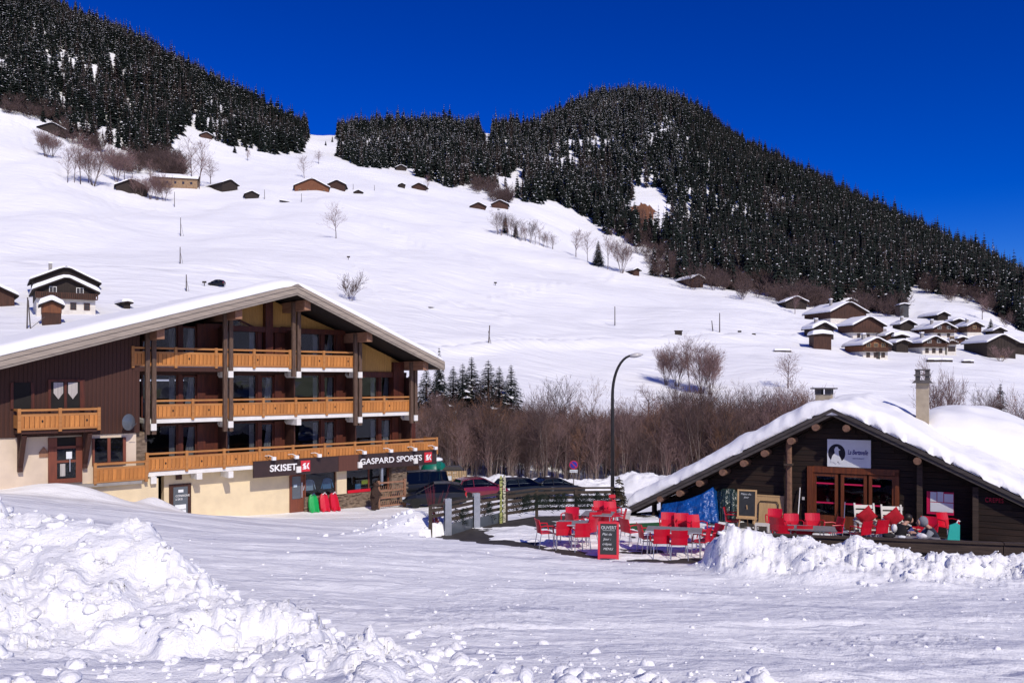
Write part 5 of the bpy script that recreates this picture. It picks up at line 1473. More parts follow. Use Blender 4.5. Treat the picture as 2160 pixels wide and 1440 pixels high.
part('pane', MB().bx(x0 + .34, x1 - .29, 0, .02, z0 + .25, z1 - .58), 'glass', d)
part('notice', MB().bx(x0 + .72, x0 + .98, -.05, -.035, z1 - 1.05, z1 - .70), 'panel_white', d)
part('notice', MB().bx(x0 + .45, x0 + .68, -.05, -.035, z0 + .35, z0 + .95), 'curtain', d)
part('handle', MB().bx(x0 + .86, x0 + .90, -.09, -.05, z0 + .55, z0 + 1.2), 'aluminium', d)
x0, x1, z0, z1 = pxr(199, 259, 923, 974, .05)
o = part('window', MB().bx(x0, x1, .06, .13, z0, z1), 'interior')
part('pane', MB().bx(x0, x1, .03, .05, z0, z1), 'glass', o)
part('frame', MB().bx(x0 - .1, x0, -.02, .12, z0 - .12, z1).bx(x1, x1 + .14, -.02, .12, z0 - .12, z1).bx(x0, x1, -.03, .12, z0 - .14, z0).bx((x0 + x1) / 2 - .07, (x0 + x1) / 2 + .07, -.02, .12, z0, z1), 'door_red', o)
x0, x1, z0, z1 = pxr(83, 102, 942, 964, .05)
part('wall_plaque', MB().prism([(x0, .05, z0), (x1, .05, z0), (x1, .05, (z0 + z1) / 2), ((x0 + x1) / 2, .05, z1), (x0, .05, (z0 + z1) / 2)], (0, .05, 0)), 'purlin_wood')
part('wall', MB().bx(CF.px(283, 900, .3)[0], CF.px(309, 900, .3)[0], .25, 1.4, -.1, CF.px(290, 912, .3)[1]), 'stone')
# ---- shop front on the plane y = .8
def sx(u, w=.8): return CF.px(u, 1040, w)[0]
zg = -2.85
x0, x1 = sx(357), sx(403)
d = part('service_door', MB().bx(x0, x1, .78, .87, -2.75, CF.px(380, 1020, .8)[1]), 'brown_board')
zt = CF.px(380, 1020, .8)[1]
part('pane', MB().bx(x0 + .2, x1 - .2, .74, .77, -2.45, zt - .15), 'dish_grey', d)
part('poster', MB().bx(x0 + .28, x1 - .3, .715, .735, -2.3, -1.75), 'panel_white', d)
part('poster', MB().bx(x0 + .45, x0 + .72, .71, .73, zt - .45, zt - .3), 'panel_white', d)
for k, (tx, zz, sz) in enumerate((('CONSIGNE', zt - .68, .15), ('à SKIS', zt - .86, .15), ('CONSIGNES', -2.05, .10), ('à SKIS', -2.2, .10))):
    lettering('lettering', tx, sz, 'letter_white' if k < 2 else 'ink_black', d, (x0 + .30, .708, zz), extrude=.002)
part('lamp', MB().bx(x0 + .35, x0 + .65, .72, .86, zt + .25, zt + .5), 'brown_board')
part('niche', MB().prism([(sx(328, .3), .29, -2.6), (sx(336, .3), .29, -2.6), (sx(336, .3), .29, -1.75), (sx(330, .3), .29, -1.5), (sx(328, .3), .29, -1.5)], (0, .2, 0)), 'cream_plaster')
x0, x1 = sx(611), sx(641)
d = part('shop_door', MB().bx(x0, x1, .74, .86, zg, -.55), 'door_red')
part('pane', MB().bx(x0 + .12, x1 - .25, .71, .735, zg + .8, -.72), 'dish_grey', d)
part('handle', MB().bx(x1 - .22, x1 - .16, .66, .70, zg + .85, zg + 1.75), 'aluminium', d)
part('notice', MB().bx(x0 + .2, x0 + .42, .69, .705, zg + 1.5, zg + 1.65), 'jacket_pale', d)
x0, x1 = sx(643), sx(705)
part('recess', MB().bx(x0 - .1, sx(848) + .1, .60, .8, -2.95, -2.0), 'stone')
o = part('shop_window', MB().bx(x0, x1, .70, .72, -1.98, -.55), 'glass')
part('frame', MB().bx(x0 - .08, x0, .66, .8, -2.0, -.55).bx(x1, x1 + .1, .66, .8, -2.0, -.55), 'door_red', o)
part('backing', MB().bx(x0, x1, .80, .84, -1.98, -.55), 'interior', o)
part('pillar', MB().bx(sx(706), sx(726), .50, .85, -2.0, -.1), 'cream_plaster')
x2, x3 = sx(729), sx(815)
o2 = part('shop_window', MB().bx(x2, x3, .70, .72, -1.98, -.55), 'glass')
part('frame', MB().bx(x2 - .08, x2, .66, .8, -2.0, -.55).bx(x3, x3 + .1, .66, .8, -2.0, -.55).bx(x3 - 1.4, x3 - 1.33, .67, .8, -1.98, -.55), 'door_red', o2)
part('backing', MB().bx(x2, x3, .80, .84, -1.98, -.55), 'interior', o2)
part('stone_pier', MB().bx(sx(818), sx(850), .35, 1.2, -3.2, -.3), 'stone')
part('porch_post', MB().bx(sx(804, 0), sx(808, 0), -.02, .14, -1.6, -.5), 'galvanised')
# rough stones set in the base wall
st_me = [MB().blob((0, 0, 0), (.30, .10, .16), 10 + k, 7, 4, .3).mesh('stone', 'stone', True) for k in range(3)]
for k in range(64):
    a, b = (x0, sx(812)) if k < 44 else (sx(819), sx(849))
    s = rnd.uniform(a, b); z = rnd.uniform(-2.85, -2.08) if k < 44 else rnd.uniform(-2.8, -.6)
    put('stone', st_me[k % 3], hotel, (s, .60 if k < 44 else .35, z), (0, rnd.uniform(-.2, .2), 0), rnd.uniform(.7, 1.4))
# ---- roof
r = MB()
r.prism([(aps, RW + .1, apz - .06), (lx, RW + .1, lz - .06), (lx, RW + .1, lz - .40), (aps, RW + .1, apz - .40)], (0, DEP + .6, 0))
r.prism([(aps, RW + .1, apz - .06), (rts, RW + .1, rtz - .06), (rts, RW + .1, rtz - .40), (aps, RW + .1, apz - .40)], (0, DEP + .6, 0))
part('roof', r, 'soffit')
def rake(x0, z0, x1, z1, top, bot, w0, w1, mat): part('fascia', MB().prism([(x0, w0, z0 - top), (x1, w0, z1 - top), (x1, w0, z1 - bot), (x0, w0, z0 - bot)], (0, w1 - w0, 0)), mat)
for (xe, ze2) in ((lx, lz), (rts + .02, rtz - .01)):
    rake(aps, apz, xe, ze2, -.02, .17, RW - .04, RW + .07, 'fascia')
    rake(aps, apz, xe, ze2, .18, .44, RW, RW + .07, 'fascia')
    rake(aps, apz, xe, ze2, .45, .56, RW + .03, RW + .1, 'fascia_low')
part('eave_board', MB().bx(rts - .02, rts + .06, RW, DEP - .4, rtz - .5, rtz - .02), 'fascia')
for sg in (lx, ): part('eave_board', MB().bx(sg - .06, sg + .02, RW, DEP - .4, lz - .5, lz - .02), 'fascia')
roof_snow('roof_snow', [(lx, lz), ((lx + aps) / 2, (lz + apz) / 2), (aps - .6, apz - SL * .6), (aps + .5, apz - SR_ * .5), (rts + .1, rtz)], RW + .14, DEP - .4, .52, hotel, nx=70, ny=40, edge=.9, amp=.10, seed=4)
part('ridge_cap', MB().prism([(aps - .35, RW - .06, apz - .35 * SL), (aps, RW - .06, apz + .06), (aps + .35, RW - .06, apz - .35 * SR_), (aps, RW - .06, apz - .12)], (0, .4, 0)), 'fascia_low')

# ---- signs on the lowest balcony
def sign_lamps(e, xs, z):
    for x in xs:
        l = MB().tube([(x - .35, .06, z + .22), (x - .2, -.16, z + .25), (x, -.22, z + .16)], .022, 5).build('lamp', 'white_paint', e)
        MB().box((x + .04, -.23, z + .07), (.22, .18, .19)).build('lamp_head', 'letter_white', l)
def board_sign(label, u0, u1, v0, v1, name='shop_sign'):
    a, zt = CF.px(u0, v0, -.14); b, _ = CF.px(u1, v0, -.14); zb = CF.px(u0, v1, -.14)[1]
    p = CF.w(a, -.14, 0)
    e = empty(name, (p.x, p.y, zb), CF.a, label, 'sign')
    return e, b - a, zt - zb
e, W, hh = board_sign('dark shop sign lettered SKISET with a red square logo', 535, 714, 973, 1008)
MB().bx(0, W, 0, .12, 0, hh).build('board', 'sign_brown', e)
lettering('lettering', 'SKISET', .52, 'letter_white', e, (.95, -.012, .30), bold=.012, width=1.66)
lg = MB().bx(2.86, 3.44, -.05, -.002, .16, .80).build('logo', 'sign_red', e)
def logo(parent, x, z, s, y):
    m = MB()
    m.prism([(x + .08 * s, y, z + .18 * s), (x + .5 * s, y, z + .18 * s), (x + .66 * s, y, z + .34 * s), (x + .34 * s, y, z + .50 * s), (x + .12 * s, y, z + .34 * s), (x + .36 * s, y, z + .32 * s)], (0, .012, 0))
    m.prism([(x + .12 * s, y, z + .60 * s), (x + .30 * s, y, z + .84 * s), (x + .56 * s, y, z + .84 * s), (x + .42 * s, y, z + .66 * s), (x + .62 * s, y, z + .46 * s), (x + .40 * s, y, z + .44 * s)], (0, .012, 0))
    m.prism([(x + .62 * s, y, z + .56 * s), (x + .78 * s, y, z + .84 * s), (x + .94 * s, y, z + .84 * s), (x + .76 * s, y, z + .52 * s), (x + .94 * s, y, z + .18 * s), (x + .76 * s, y, z + .18 * s)], (0, .012, 0))
    m.build('logo_mark', 'letter_white', parent)
logo(lg, 2.88, .20, .54, -.065)
sign_lamps(e, (1.05, 2.45, 3.9), hh + .05)
e, W, hh = board_sign('dark shop sign lettered GASPARD SPORTS with a red square logo', 714.5, 921, 961, 994)
MB().bx(.0, 1.35, .003, .12, 0, hh).build('boarding', 'sign_board_brown', e)
MB().bx(1.36, W, 0, .12, 0, hh).build('board', 'sign_brown', e)
lettering('lettering', 'GASPARD SPORTS', .50, 'letter_white', e, (1.45, -.012, .32), bold=.006, width=4.55)
lg = MB().bx(6.2, 6.78, -.05, -.002, .16, .80).build('logo', 'sign_red', e)
logo(lg, 6.22, .20, .54, -.065)
sign_lamps(e, (1.6, 3.5, 5.3, 6.9), hh + .05)

# satellite dish
p = CF.w(*(lambda t: (t[0], -.55, t[1]))(CF.px(271, 890, -.55)))
e = empty('satellite_dish', p, CF.a + R(25), 'grey satellite dish mounted at the corner of the big chalet', 'satellite dish')
m = MB(); rows = []
for i in range(6):
    for k in range(20):
        rr_ = .40 * i / 5; a = 2 * math.pi * k / 20; m.v.append((rr_ * math.cos(a), rr_ * rr_ * .7 - .12, rr_ * math.sin(a) * 1.05))
for i in range(5):
    for k in range(20): m.f.append((i * 20 + k, i * 20 + (k + 1) % 20, (i + 1) * 20 + (k + 1) % 20, (i + 1) * 20 + k)); m.mi.append(0)
d = m.build('dish', 'dish_grey', e, True)
MB().tube([(0, -.1, -.4), (0, -.55, -.05)], .015, 5).build('feed_arm', 'dish_grey', e)
MB().tube([(.05, .0, -.05), (.3, .45, -.25)], .03, 5).build('bracket', 'galvanised', e)

# ---- things before the shop
def shop_xy(u, w, z=None):
    s = CF.px(u, 1060, w)[0]; p = CF.w(s, w, 0); return Vector((p.x, p.y, gz(p.x, p.y) if z is None else z))
# display inside the panes
for u, w, z, mat, lb in ((652, .76, -1.98, 'jacket_pale', 'pale blue jacket on a stand in the left shop window'), (690, .76, -1.98, 'jacket_blue', 'blue jacket on a stand in the left shop window')):
    p = shop_xy(u, w, z)
    e = empty('display_jacket', p, CF.a, lb, 'jacket')
    MB().prism([(-.28, 0, .35), (.28, 0, .35), (.26, 0, .95), (.1, 0, 1.0), (-.1, 0, 1.0), (-.26, 0, .95)], (0, .03, 0)).build('body', mat, e)
    for s in (-1, 1): MB().beam((s * .26, .015, .9), (s * .40, .015, .4), .03, .14, (0, 1, 0)).build('sleeve', mat, e)
p = shop_xy(757, .60, -2.0); tag(MB().bx(-.8, .8, -.05, .05, .0, .17).build('red_sledge_box', 'sled_red', None, loc=p, rot=(0, 0, CF.a)), 'red tray on the sill under the right shop window', 'tray')
p = shop_xy(770, .755, -1.55); tag(MB().bx(-.25, .25, -.015, .015, 0, .28).build('yellow_pennant', 'acid_yellow', None, loc=p, rot=(0, 0, CF.a)), 'acid yellow cloth hanging in the right shop window', 'cloth')
p = shop_xy(755, .755, -1.9); tag(MB().bx(-.2, .2, -.015, .015, 0, .4).build('blue_box', 'jacket_blue', None, loc=p, rot=(0, 0, CF.a)), 'small blue box standing in the right shop window', 'box')
# plastic sledges leaning on the wall
def sledge():
    m = MB()
    # shell: rounded board with turned-up nose, side rails and a notch at the lower end
    prof = [(0.0, .20), (.10, .27), (.35, .29), (.7, .27), (.95, .21), (1.06, .12)]
    for (za, wa), (zb, wb) in zip(prof[:-1], prof[1:]):
        for s in (-1, 1):
            m.add([(0, -.06, za), (s * wa, -.02, za), (s * wb, -.02, zb), (0, -.06, zb)], [(0, 1, 2, 3) if s > 0 else (3, 2, 1, 0)])
            m.add([(s * wa, -.02, za), (s * (wa + .02), .10, za), (s * (wb + .02), .10, zb), (s * wb, -.02, zb)], [(0, 1, 2, 3) if s > 0 else (3, 2, 1, 0)])
            m.add([(0, -.02, za), (s * wa, .02, za), (s * wb, .02, zb), (0, -.02, zb)], [(3, 2, 1, 0) if s > 0 else (0, 1, 2, 3)])
    return m
sl_shell = {c: sledge().mesh('shell', c) for c in ('green_plastic', 'sled_red')}
for u, c, lb in ((664, 'green_plastic', 'green plastic sledge leaning against the shop wall'), (687, 'sled_red', 'left red plastic sledge leaning against the shop wall'), (709, 'sled_red', 'right red plastic sledge leaning against the shop wall, turned sideways')):
    p = shop_xy(u, .05)
    e = empty('plastic_sledge', p, CF.a + (R(8) if u == 709 else R(-4)), lb, 'sledge', 'plastic sledges before the shop')
    put('shell', sl_shell[c], e, (0, 0, .05), (R(-16), 0, 0))
    MB().box((-.19, .0, .10), (.12, .22, .24), rx=R(-16)).build('runner', c, e); MB().box((.19, .0, .10), (.12, .22, .24), rx=R(-16)).build('runner', c, e)
    MB().tube([(-.12, .16, 1.02), (0, .10, 1.16), (.12, .16, 1.02)], .022, 5).build('cord', 'ink_blue' if u == 664 else 'letter_white', e)
# wooden ski rack
p = shop_xy(826, -.75)
e = empty('ski_rack', p, CF.a, 'wooden ski rack with pegs before the stone pier of the shop', 'ski rack')
for x in (-.95, .95): MB().bx(x - .07, x + .07, -.07, .07, -.1, 1.75).build('upright', 'purlin_wood', e)
for z in (.12, .62, 1.05, 1.55): MB().bx(-.9, .9, -.04, .04, z, z + .10).build('rail', 'purlin_wood', e)
for z in (.22, .72, 1.15):
    for k in range(11): MB().beam((-.82 + k * .16, -.02, z), (-.76 + k * .16, -.06, z + .26), .035, .035).build('peg', 'purlin_wood', e)
# carved bear
p = shop_xy(790, -.85)
e = empty('bear_statue', p, CF.a + R(20), 'dark brown carved bear standing upright beside the ski rack', 'statue')
m = MB()
m.tube([(0, 0, .45), (0, -.02, .75), (.02, -.03, 1.15), (.03, -.05, 1.38)], [.24, .30, .26, .15], 10)
m.blob((.03, -.10, 1.52), (.34, .36, .32), 3, 10, 7, .1)
m.blob((.05, -.28, 1.48), (.17, .2, .15), 4, 8, 5, .05)
for s in (-1, 1):
    m.tube([(s * .12, 0, .6), (s * .15, -.03, .3), (s * .15, -.02, .02)], [.16, .14, .13], 8)
    m.blob((s * .15, -.10, .05), (.2, .32, .12), 5, 8, 5, .05)
    m.tube([(s * .2, -.04, 1.15), (s * .34, -.14, .95), (s * .30, -.30, .88)], [.11, .09, .075], 7)
    m.blob((s * .13, -.03, 1.68), (.1, .07, .11), 6, 7, 5, .05)
bo = m.build('body', 'brown_fur', e, True)
rm = bo.modifiers.new('one_skin', 'REMESH'); rm.mode = 'VOXEL'; rm.voxel_size = .035; rm.use_smooth_shade = True
# ---------------------------------------------------------------- restaurant hut
HA = math.atan2(-.47, .883)
_f0 = Vector((.375 * 28, 28.0))
HF = Frame(_f0.x, _f0.y, HA)                              # origin under the apex of the verge, y into the hut
hut = empty('restaurant_hut', (_f0.x, _f0.y, 0), HA, 'dark log restaurant hut under a thick snow roof', 'restaurant')
def hp(name, mb, mat, parent=hut, smooth=False): return mb.build(name, mat, parent, smooth)
hax, haz = HF.px(1755, 861, 0)
hlx, hlz = HF.px(1318, 1073, 0)
_rx, _rz = HF.px(2160, 1052, 0)
hsl, hsr = (haz - hlz) / (hax - hlx), (haz - _rz) / (_rx - hax)
hrx = 8.6; hrz = haz - hsr * (hrx - hax)
def hroof(x): return haz - (hsl * (hax - x) if x < hax else hsr * (x - hax))
HD = 11.0
WY = .72                                                # plane of the front wall
# front wall of stacked boards
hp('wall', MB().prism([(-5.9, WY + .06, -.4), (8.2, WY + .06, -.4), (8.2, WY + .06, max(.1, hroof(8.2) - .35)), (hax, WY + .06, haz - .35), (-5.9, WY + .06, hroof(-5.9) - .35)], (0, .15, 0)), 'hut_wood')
for k in range(22):
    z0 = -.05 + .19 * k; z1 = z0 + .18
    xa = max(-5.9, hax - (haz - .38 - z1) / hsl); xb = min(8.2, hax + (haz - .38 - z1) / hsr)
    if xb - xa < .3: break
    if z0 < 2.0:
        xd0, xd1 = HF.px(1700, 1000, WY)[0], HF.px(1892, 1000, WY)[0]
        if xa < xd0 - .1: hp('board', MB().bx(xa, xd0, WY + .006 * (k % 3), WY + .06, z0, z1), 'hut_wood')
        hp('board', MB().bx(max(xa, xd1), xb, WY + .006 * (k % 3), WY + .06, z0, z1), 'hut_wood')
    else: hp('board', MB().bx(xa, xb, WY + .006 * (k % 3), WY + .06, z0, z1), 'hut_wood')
hp('side_wall', MB().bx(-6.1, -5.9, WY + .1, HD - .6, -1.5, max(.35, hroof(-5.9) - .4)).bx(8.0, 8.2, WY + .1, HD - .6, -1.0, max(.2, hroof(8.2) - .4)), 'hut_wood')
hp('back_wall', MB().prism([(-5.9, HD - .8, -1.5), (8.2, HD - .8, -1.5), (8.2, HD - .8, hroof(8.2) - .4), (hax, HD - .8, haz - .4), (-5.9, HD - .8, hroof(-5.9) - .4)], (0, .2, 0)), 'hut_wood')
# projecting bay with the crepe sign at the right
bx0 = HF.px(2064, 1050, .25)[0]
hp('bay_wall', MB().prism([(bx0, .32, -.4), (8.1, .32, -.4), (8.1, .32, hroof(8.1) - .32), (bx0, .32, hroof(bx0) - .32)], (0, .5, 0)), 'hut_wood')
for k in range(14):
    z0 = -.1 + .19 * k; z1 = z0 + .175
    xb = min(8.1, hax + (haz - .36 - z1) / hsr)
    if xb < bx0 + .2: break
    hp('board', MB().bx(bx0, xb, .26 + .008 * (k % 2), .32, z0, z1), 'hut_wood')
hp('corner_post', MB().bx(bx0 - .16, bx0, .22, .4, -.4, hroof(bx0) - .32), 'beam_old')
# roof deck, verge boards, log purlins
r = MB()
r.prism([(hax, .06, haz - .04), (hlx, .06, hlz - .04), (hlx, .06, hlz - .20), (hax, .06, haz - .20)], (0, HD, 0))
r.prism([(hax, .06, haz - .04), (hrx, .06, hrz - .04), (hrx, .06, hrz - .20), (hax, .06, haz - .20)], (0, HD, 0))
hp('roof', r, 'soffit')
for xe, ze in ((hlx, hlz), (hrx, hrz)):
    hp('verge_board', MB().prism([(hax, -.02, haz), (xe, -.02, ze), (xe, -.02, ze - .12), (hax, -.02, haz - .12)], (0, .08, 0)), 'hut_rake')
    hp('verge_board', MB().prism([(hax, .02, haz - .13), (xe, .02, ze - .13), (xe, .02, ze - .25), (hax, .02, haz - .25)], (0, .07, 0)), 'hut_rake')
    hp('rafter', MB().prism([(hax, .45, haz - .21), (xe, .45, ze - .21), (xe, .45, ze - .33), (hax, .45, haz - .33)], (0, .14, 0)), 'hut_wood')
for u, v in ((1392, 1052), (1433, 1040), (1475, 1019), (1524, 996), (1568, 977), (1612, 956), (1668, 930), (1720, 901), (1785, 903), (1935, 972)):
    x, z = HF.px(u, v, .04)
    l = hp('purlin', MB().tube([(x, .02, z), (x, WY + .1, z)], .12, 10), 'log_end')
roof_snow('roof_snow', [(hlx + .05, hlz), ((hlx + hax) / 2, (hlz + haz) / 2), (hax - .5, haz - .5 * hsl), (hax + .5, haz - .5 * hsr), (hrx, hrz)], .0, HD + .1, .46, hut, nx=170, ny=90, edge=.5, amp=.3, seed=9, rag=.22)
# ---- doors and windows
def hx(u, w=WY): return HF.px(u, 1050, w)[0]
def hz(v, u=1780, w=WY): return HF.px(u, v, w)[1]
zd0, zd1 = .02, hz(999)
dw = WY - .04
hp('door_frame', MB().bx(hx(1704), hx(1716), dw - .1, dw + .14, 0, hz(985)).bx(hx(1888), hx(1897), dw - .06, dw + .14, 0, hz(990)).bx(hx(1704), hx(1897), dw - .06, dw + .14, zd1 + .02, hz(985)), 'hut_orange')
hp('corner_post', MB().tube([(hx(1663, .45), .45, -.1), (hx(1664, .45), .45, 1.3), (hx(1664, .45), .45, hroof(hx(1664, .45)) - .35)], [.13, .11, .10], 8), 'log_end')
hp('lamp_shelf', MB().bx(hx(1655, .4), hx(1672, .4), .24, .58, hz(981, 1664, .4), hz(979, 1664, .4) + .03), 'beam_old')
for i, (ua, ub) in enumerate(((1716, 1768), (1774, 1829), (1833, 1889))):
    a, b = hx(ua), hx(ub)
    d = hp('glazed_door', MB().bx(a, b, dw + .10, dw + .12, zd0, zd1), 'interior')
    hp('stile', MB().bx(a, a + .10, dw - .03, dw + .09, zd0, zd1), 'hut_orange', d); hp('stile', MB().bx(b - .10, b, dw - .03, dw + .09, zd0, zd1), 'hut_orange', d)
    hp('rail', MB().bx(a + .10, b - .10, dw - .02, dw + .09, zd1 - .10, zd1), 'hut_orange', d)
    hp('kick_panel', MB().bx(a + .10, b - .10, dw - .02, dw + .09, zd0, zd0 + .42), 'hut_orange', d)
    hp('pane', MB().bx(a + .10, b - .10, dw + .02, dw + .035, zd0 + .42, zd1 - .10), 'glass', d)
    for v in (1021, 1062):
        zz = hz(v); hp('red_stripe', MB().bx(a + .10, b - (.10 if i < 2 else .45), dw + .005, dw + .015, zz - .02, zz + .03), 'sign_pink', d)
hp('lamp', MB().bx(hx(1693), hx(1698), dw - .08, dw, hz(1058), hz(1052)), 'lamp_glass')
hp('lamp', MB().bx(hx(1900), hx(1905), dw - .08, dw, hz(1067), hz(1060)), 'lamp_glass')
hp('corner_post', MB().bx(hx(1934, .5), hx(1946, .5), .45, .6, 0, hroof(hx(1940)) - .4), 'beam_old')
# ---- chimneys
def chimney_at(u0, u1, v0, v1, yl, full):
    x0, x1 = HF.px(u0, v1, yl)[0], HF.px(u1, v1, yl)[0]
    zt = HF.px((u0 + u1) / 2, v0, yl)[1]
    c = hp('chimney', MB().bx(x0, x1, yl, yl + (x1 - x0) * 1.1, hroof((x0 + x1) / 2) - .5, zt), 'chimney_render')
    w = x1 - x0; ym = yl + w * .55
    if full:
        hp('cap_slab', MB().prism([(x0 - .14, yl - .14, zt), (x1 + .14, yl - .14, zt), (x1 + .02, yl - .14, zt + .12), (x0 - .02, yl - .14, zt + .12)], (0, w * 1.1 + .28, 0)), 'slate', c)
        for lv in (0, 1):
            z = zt + .12 + lv * .20
            for cx in (x0 + .05, x1 - .05):
                for cy in (yl + .05, yl + w * 1.1 - .05): hp('leg', MB().bx(cx - .07, cx + .07, cy - .07, cy + .07, z, z + .15), 'slate', c)
            hp('cap_slab', MB().bx(x0 - .06 + .02 * lv, x1 + .06 - .02 * lv, yl - .06, yl + w * 1.1 + .06, z + .15, z + .20), 'slate', c)
    else:
        for cx in (x0 + .10, x1 - .10):
            for cy in (yl + .1, yl + w * 1.1 - .1): hp('leg', MB().bx(cx - .12, cx + .12, cy - .12, cy + .12, zt, zt + .22), 'slate', c)
        hp('cap_slab', MB().bx(x0 - .17, x1 + .17, yl - .15, yl + w * 1.1 + .15, zt + .22, zt + .27), 'slate', c)
    return c
chimney_at(1932, 1959, 808, 880, 5.2, True)
chimney_at(1720, 1752, 832, 850, 6.5, False)
# ---- neighbouring roof behind at the right
nb = empty('rear_chalet', (_f0.x, _f0.y, 0), HA, 'second snow-covered roof behind the restaurant at the right edge', 'chalet')
nx0, nz0 = HF.px(2005, 848, 7.5)
nz0 -= 1.55
def nroof(x): return nz0 - (.55 * (nx0 - x) if x < nx0 else .36 * (x - nx0))
MB().bx(nx0 - 1.2, 11.5, 7.2, 13, -2.5, nroof(11.5) - .2).build('wall', 'hut_wood', nb)
MB().prism([(nx0, 6.6, nz0), (nx0 - 2.4, 6.6, nroof(nx0 - 2.4)), (nx0 - 2.4, 6.6, nroof(nx0 - 2.4) - .2), (nx0, 6.6, nz0 - .2)], (0, 7, 0)).prism([(nx0, 6.6, nz0), (12, 6.6, nroof(12)), (12, 6.6, nroof(12) - .2), (nx0, 6.6, nz0 - .2)], (0, 7, 0)).build('roof', 'hut_rake', nb)
roof_snow('roof_snow', [(nx0 - 2.6, nroof(nx0 - 2.6) - .3), (nx0 - 1.2, nroof(nx0 - 1.2)), (nx0 - .5, nz0 - .2), (nx0 + .6, nz0 - .2), (12.2, nroof(12.2))], 5.0, 13.8, 1.55, nb, nx=60, ny=36, edge=2.2, amp=.12, seed=14)
# ---- signs on the hut
a, z0 = HF.px(1745, 983, WY - .1); b, z1 = HF.px(1837, 983, WY - .1); z1 = HF.px(1790, 927, WY - .1)[1]
p = HF.w(a, WY - .1, z0)
sg = empty('restaurant_sign', p, HA, 'white restaurant sign with a black round bird emblem and purple script', 'sign')
W, hh = b - a, z1 - z0
MB().bx(0, W, 0, .03, 0, hh).build('panel', 'panel_white', sg)
em = MB().add([(.30 + .27 * math.cos(t) * (1.0), -.006, .45 + .31 * math.sin(t)) for t in [2 * math.pi * k / 28 for k in range(28)]], [tuple(range(28))]).build('emblem', 'ink_black', sg)
MB().prism([(.10, -.012, .14), (.16, -.012, .36), (.24, -.012, .46), (.22, -.012, .56), (.26, -.012, .66), (.33, -.012, .67), (.36, -.012, .60), (.42, -.012, .57), (.36, -.012, .53), (.37, -.012, .40), (.48, -.012, .16), (.40, -.012, .10), (.34, -.012, .18), (.28, -.012, .09), (.20, -.012, .15)], (0, .004, 0)).build('emblem_bird', 'panel_white', em)
lettering('lettering', 'La Bertavelle', .22, 'ink_blue', sg, (.64, -.008, .43), shear=.32, extrude=.003, width=W - .64 - .09, bold=.004)
lettering('lettering', 'RESTAURANT', .06, 'ink_blue', sg, (.80, -.008, .28), extrude=.002, width=W - 1.0)
a, z0 = HF.px(2078, 1049, .22); p = HF.w(a, .22, z0 - .13)
cs = empty('crepes_sign', p, HA, 'red letters CREPES on the dark boards at the right of the restaurant', 'sign')
lettering('lettering', 'CREPES', .20, 'neon_red', cs, (0, 0, 0), width=HF.px(2116, 1049, .22)[0] - a, spacing=1.2, extrude=.012)
a, z0 = HF.px(1957, 1079, WY - .15); b = HF.px(2012, 1079, WY - .15)[0]; z1 = HF.px(1985, 1037, WY - .15)[1]
p = HF.w(a, WY - .15, z0)
mb_ = empty('menu_board', p, HA, 'pink-framed menu board with pale sheets on the restaurant wall', 'menu board')
W, hh = b - a, z1 - z0
MB().bx(-.03, W, .0, .05, -.06, hh).build('frame', 'sign_pink', mb_)
for k, (x0, x1, za, zb) in enumerate(((.10, .34, .52, .98), (.37, .60, .52, 1.0), (.63, .98, .52, .92), (.10, .98, .04, .48))):
    MB().bx(W * x0, W * x1, -.012, -.002, hh * za, hh * zb).build('sheet', 'panel_white', mb_)

# ---------------------------------------------------------------- terrace
def terrace():
    m = MB().prism([(x, y, -2.4) for x, y in TERR], (0, 0, 2.4))
    o = m.build('terrace', 'wet_ground'); o['kind'] = 'structure'
    # trodden snow lying on it, worn through along the edges
    gx, gy = np.meshgrid(np.arange(-3.2, 18, .06), np.arange(19.5, 34, .06))
    sd = poly_sd(gx, gy, TERR)
    n = fbm(gx / 1.3, gy / .8, 4, 70)
    fence = np.minimum.reduce([np.hypot(gx - x, gy - y) for x, y in [(p[0] + (q[0] - p[0]) * t, p[1] + (q[1] - p[1]) * t) for p, q in zip(TERR[:5], TERR[1:6]) for t in np.linspace(0, 1, 12)]])
    front = np.minimum.reduce([np.hypot(gx - x, gy - y) for x, y in [(p[0] + (q[0] - p[0]) * t, p[1] + (q[1] - p[1]) * t) for p, q in zip(TERR[10:], TERR[11:] + TERR[:1]) for t in np.linspace(0, 1, 12)]])
    h = .035 + .05 * n - .09 * np.exp(-(fence / 1.0) ** 2) - .075 * np.exp(-((front - .45) / .5) ** 2) * (gx < 6.5) - .05 * np.exp(-(((gx + 2.0) / 1.6) ** 2 + ((gy - 26.8) / 1.2) ** 2)) - .06 * sst(6.0, 8.0, gx)
    h += .010 * fbm(gx / .2, gy / .2, 3, 71)
    V = np.stack([gx.ravel(), gy.ravel(), np.where(sd < .03, h, -.2).ravel()], 1)
    nx, ny = gx.shape[1], gx.shape[0]
    i = (np.arange(ny - 1)[:, None] * nx + np.arange(nx - 1)[None, :])
    ok = (sd < .03); keep = ok[:-1, :-1] & ok[1:, 1:] & ok[1:, :-1] & ok[:-1, 1:]
    hm = np.maximum.reduce([h[:-1, :-1], h[1:, 1:], h[1:, :-1], h[:-1, 1:]]); keep &= hm > -.012
    i = i[keep]
    o = put('terrace_snow', np_mesh('terrace_snow', V, np.stack([i, i + 1, i + nx + 1, i + nx], 1), ['snow'])); o['kind'] = 'stuff'
    o['label'] = 'thin trodden snow on the restaurant terrace'; o['category'] = 'snow'
terrace()
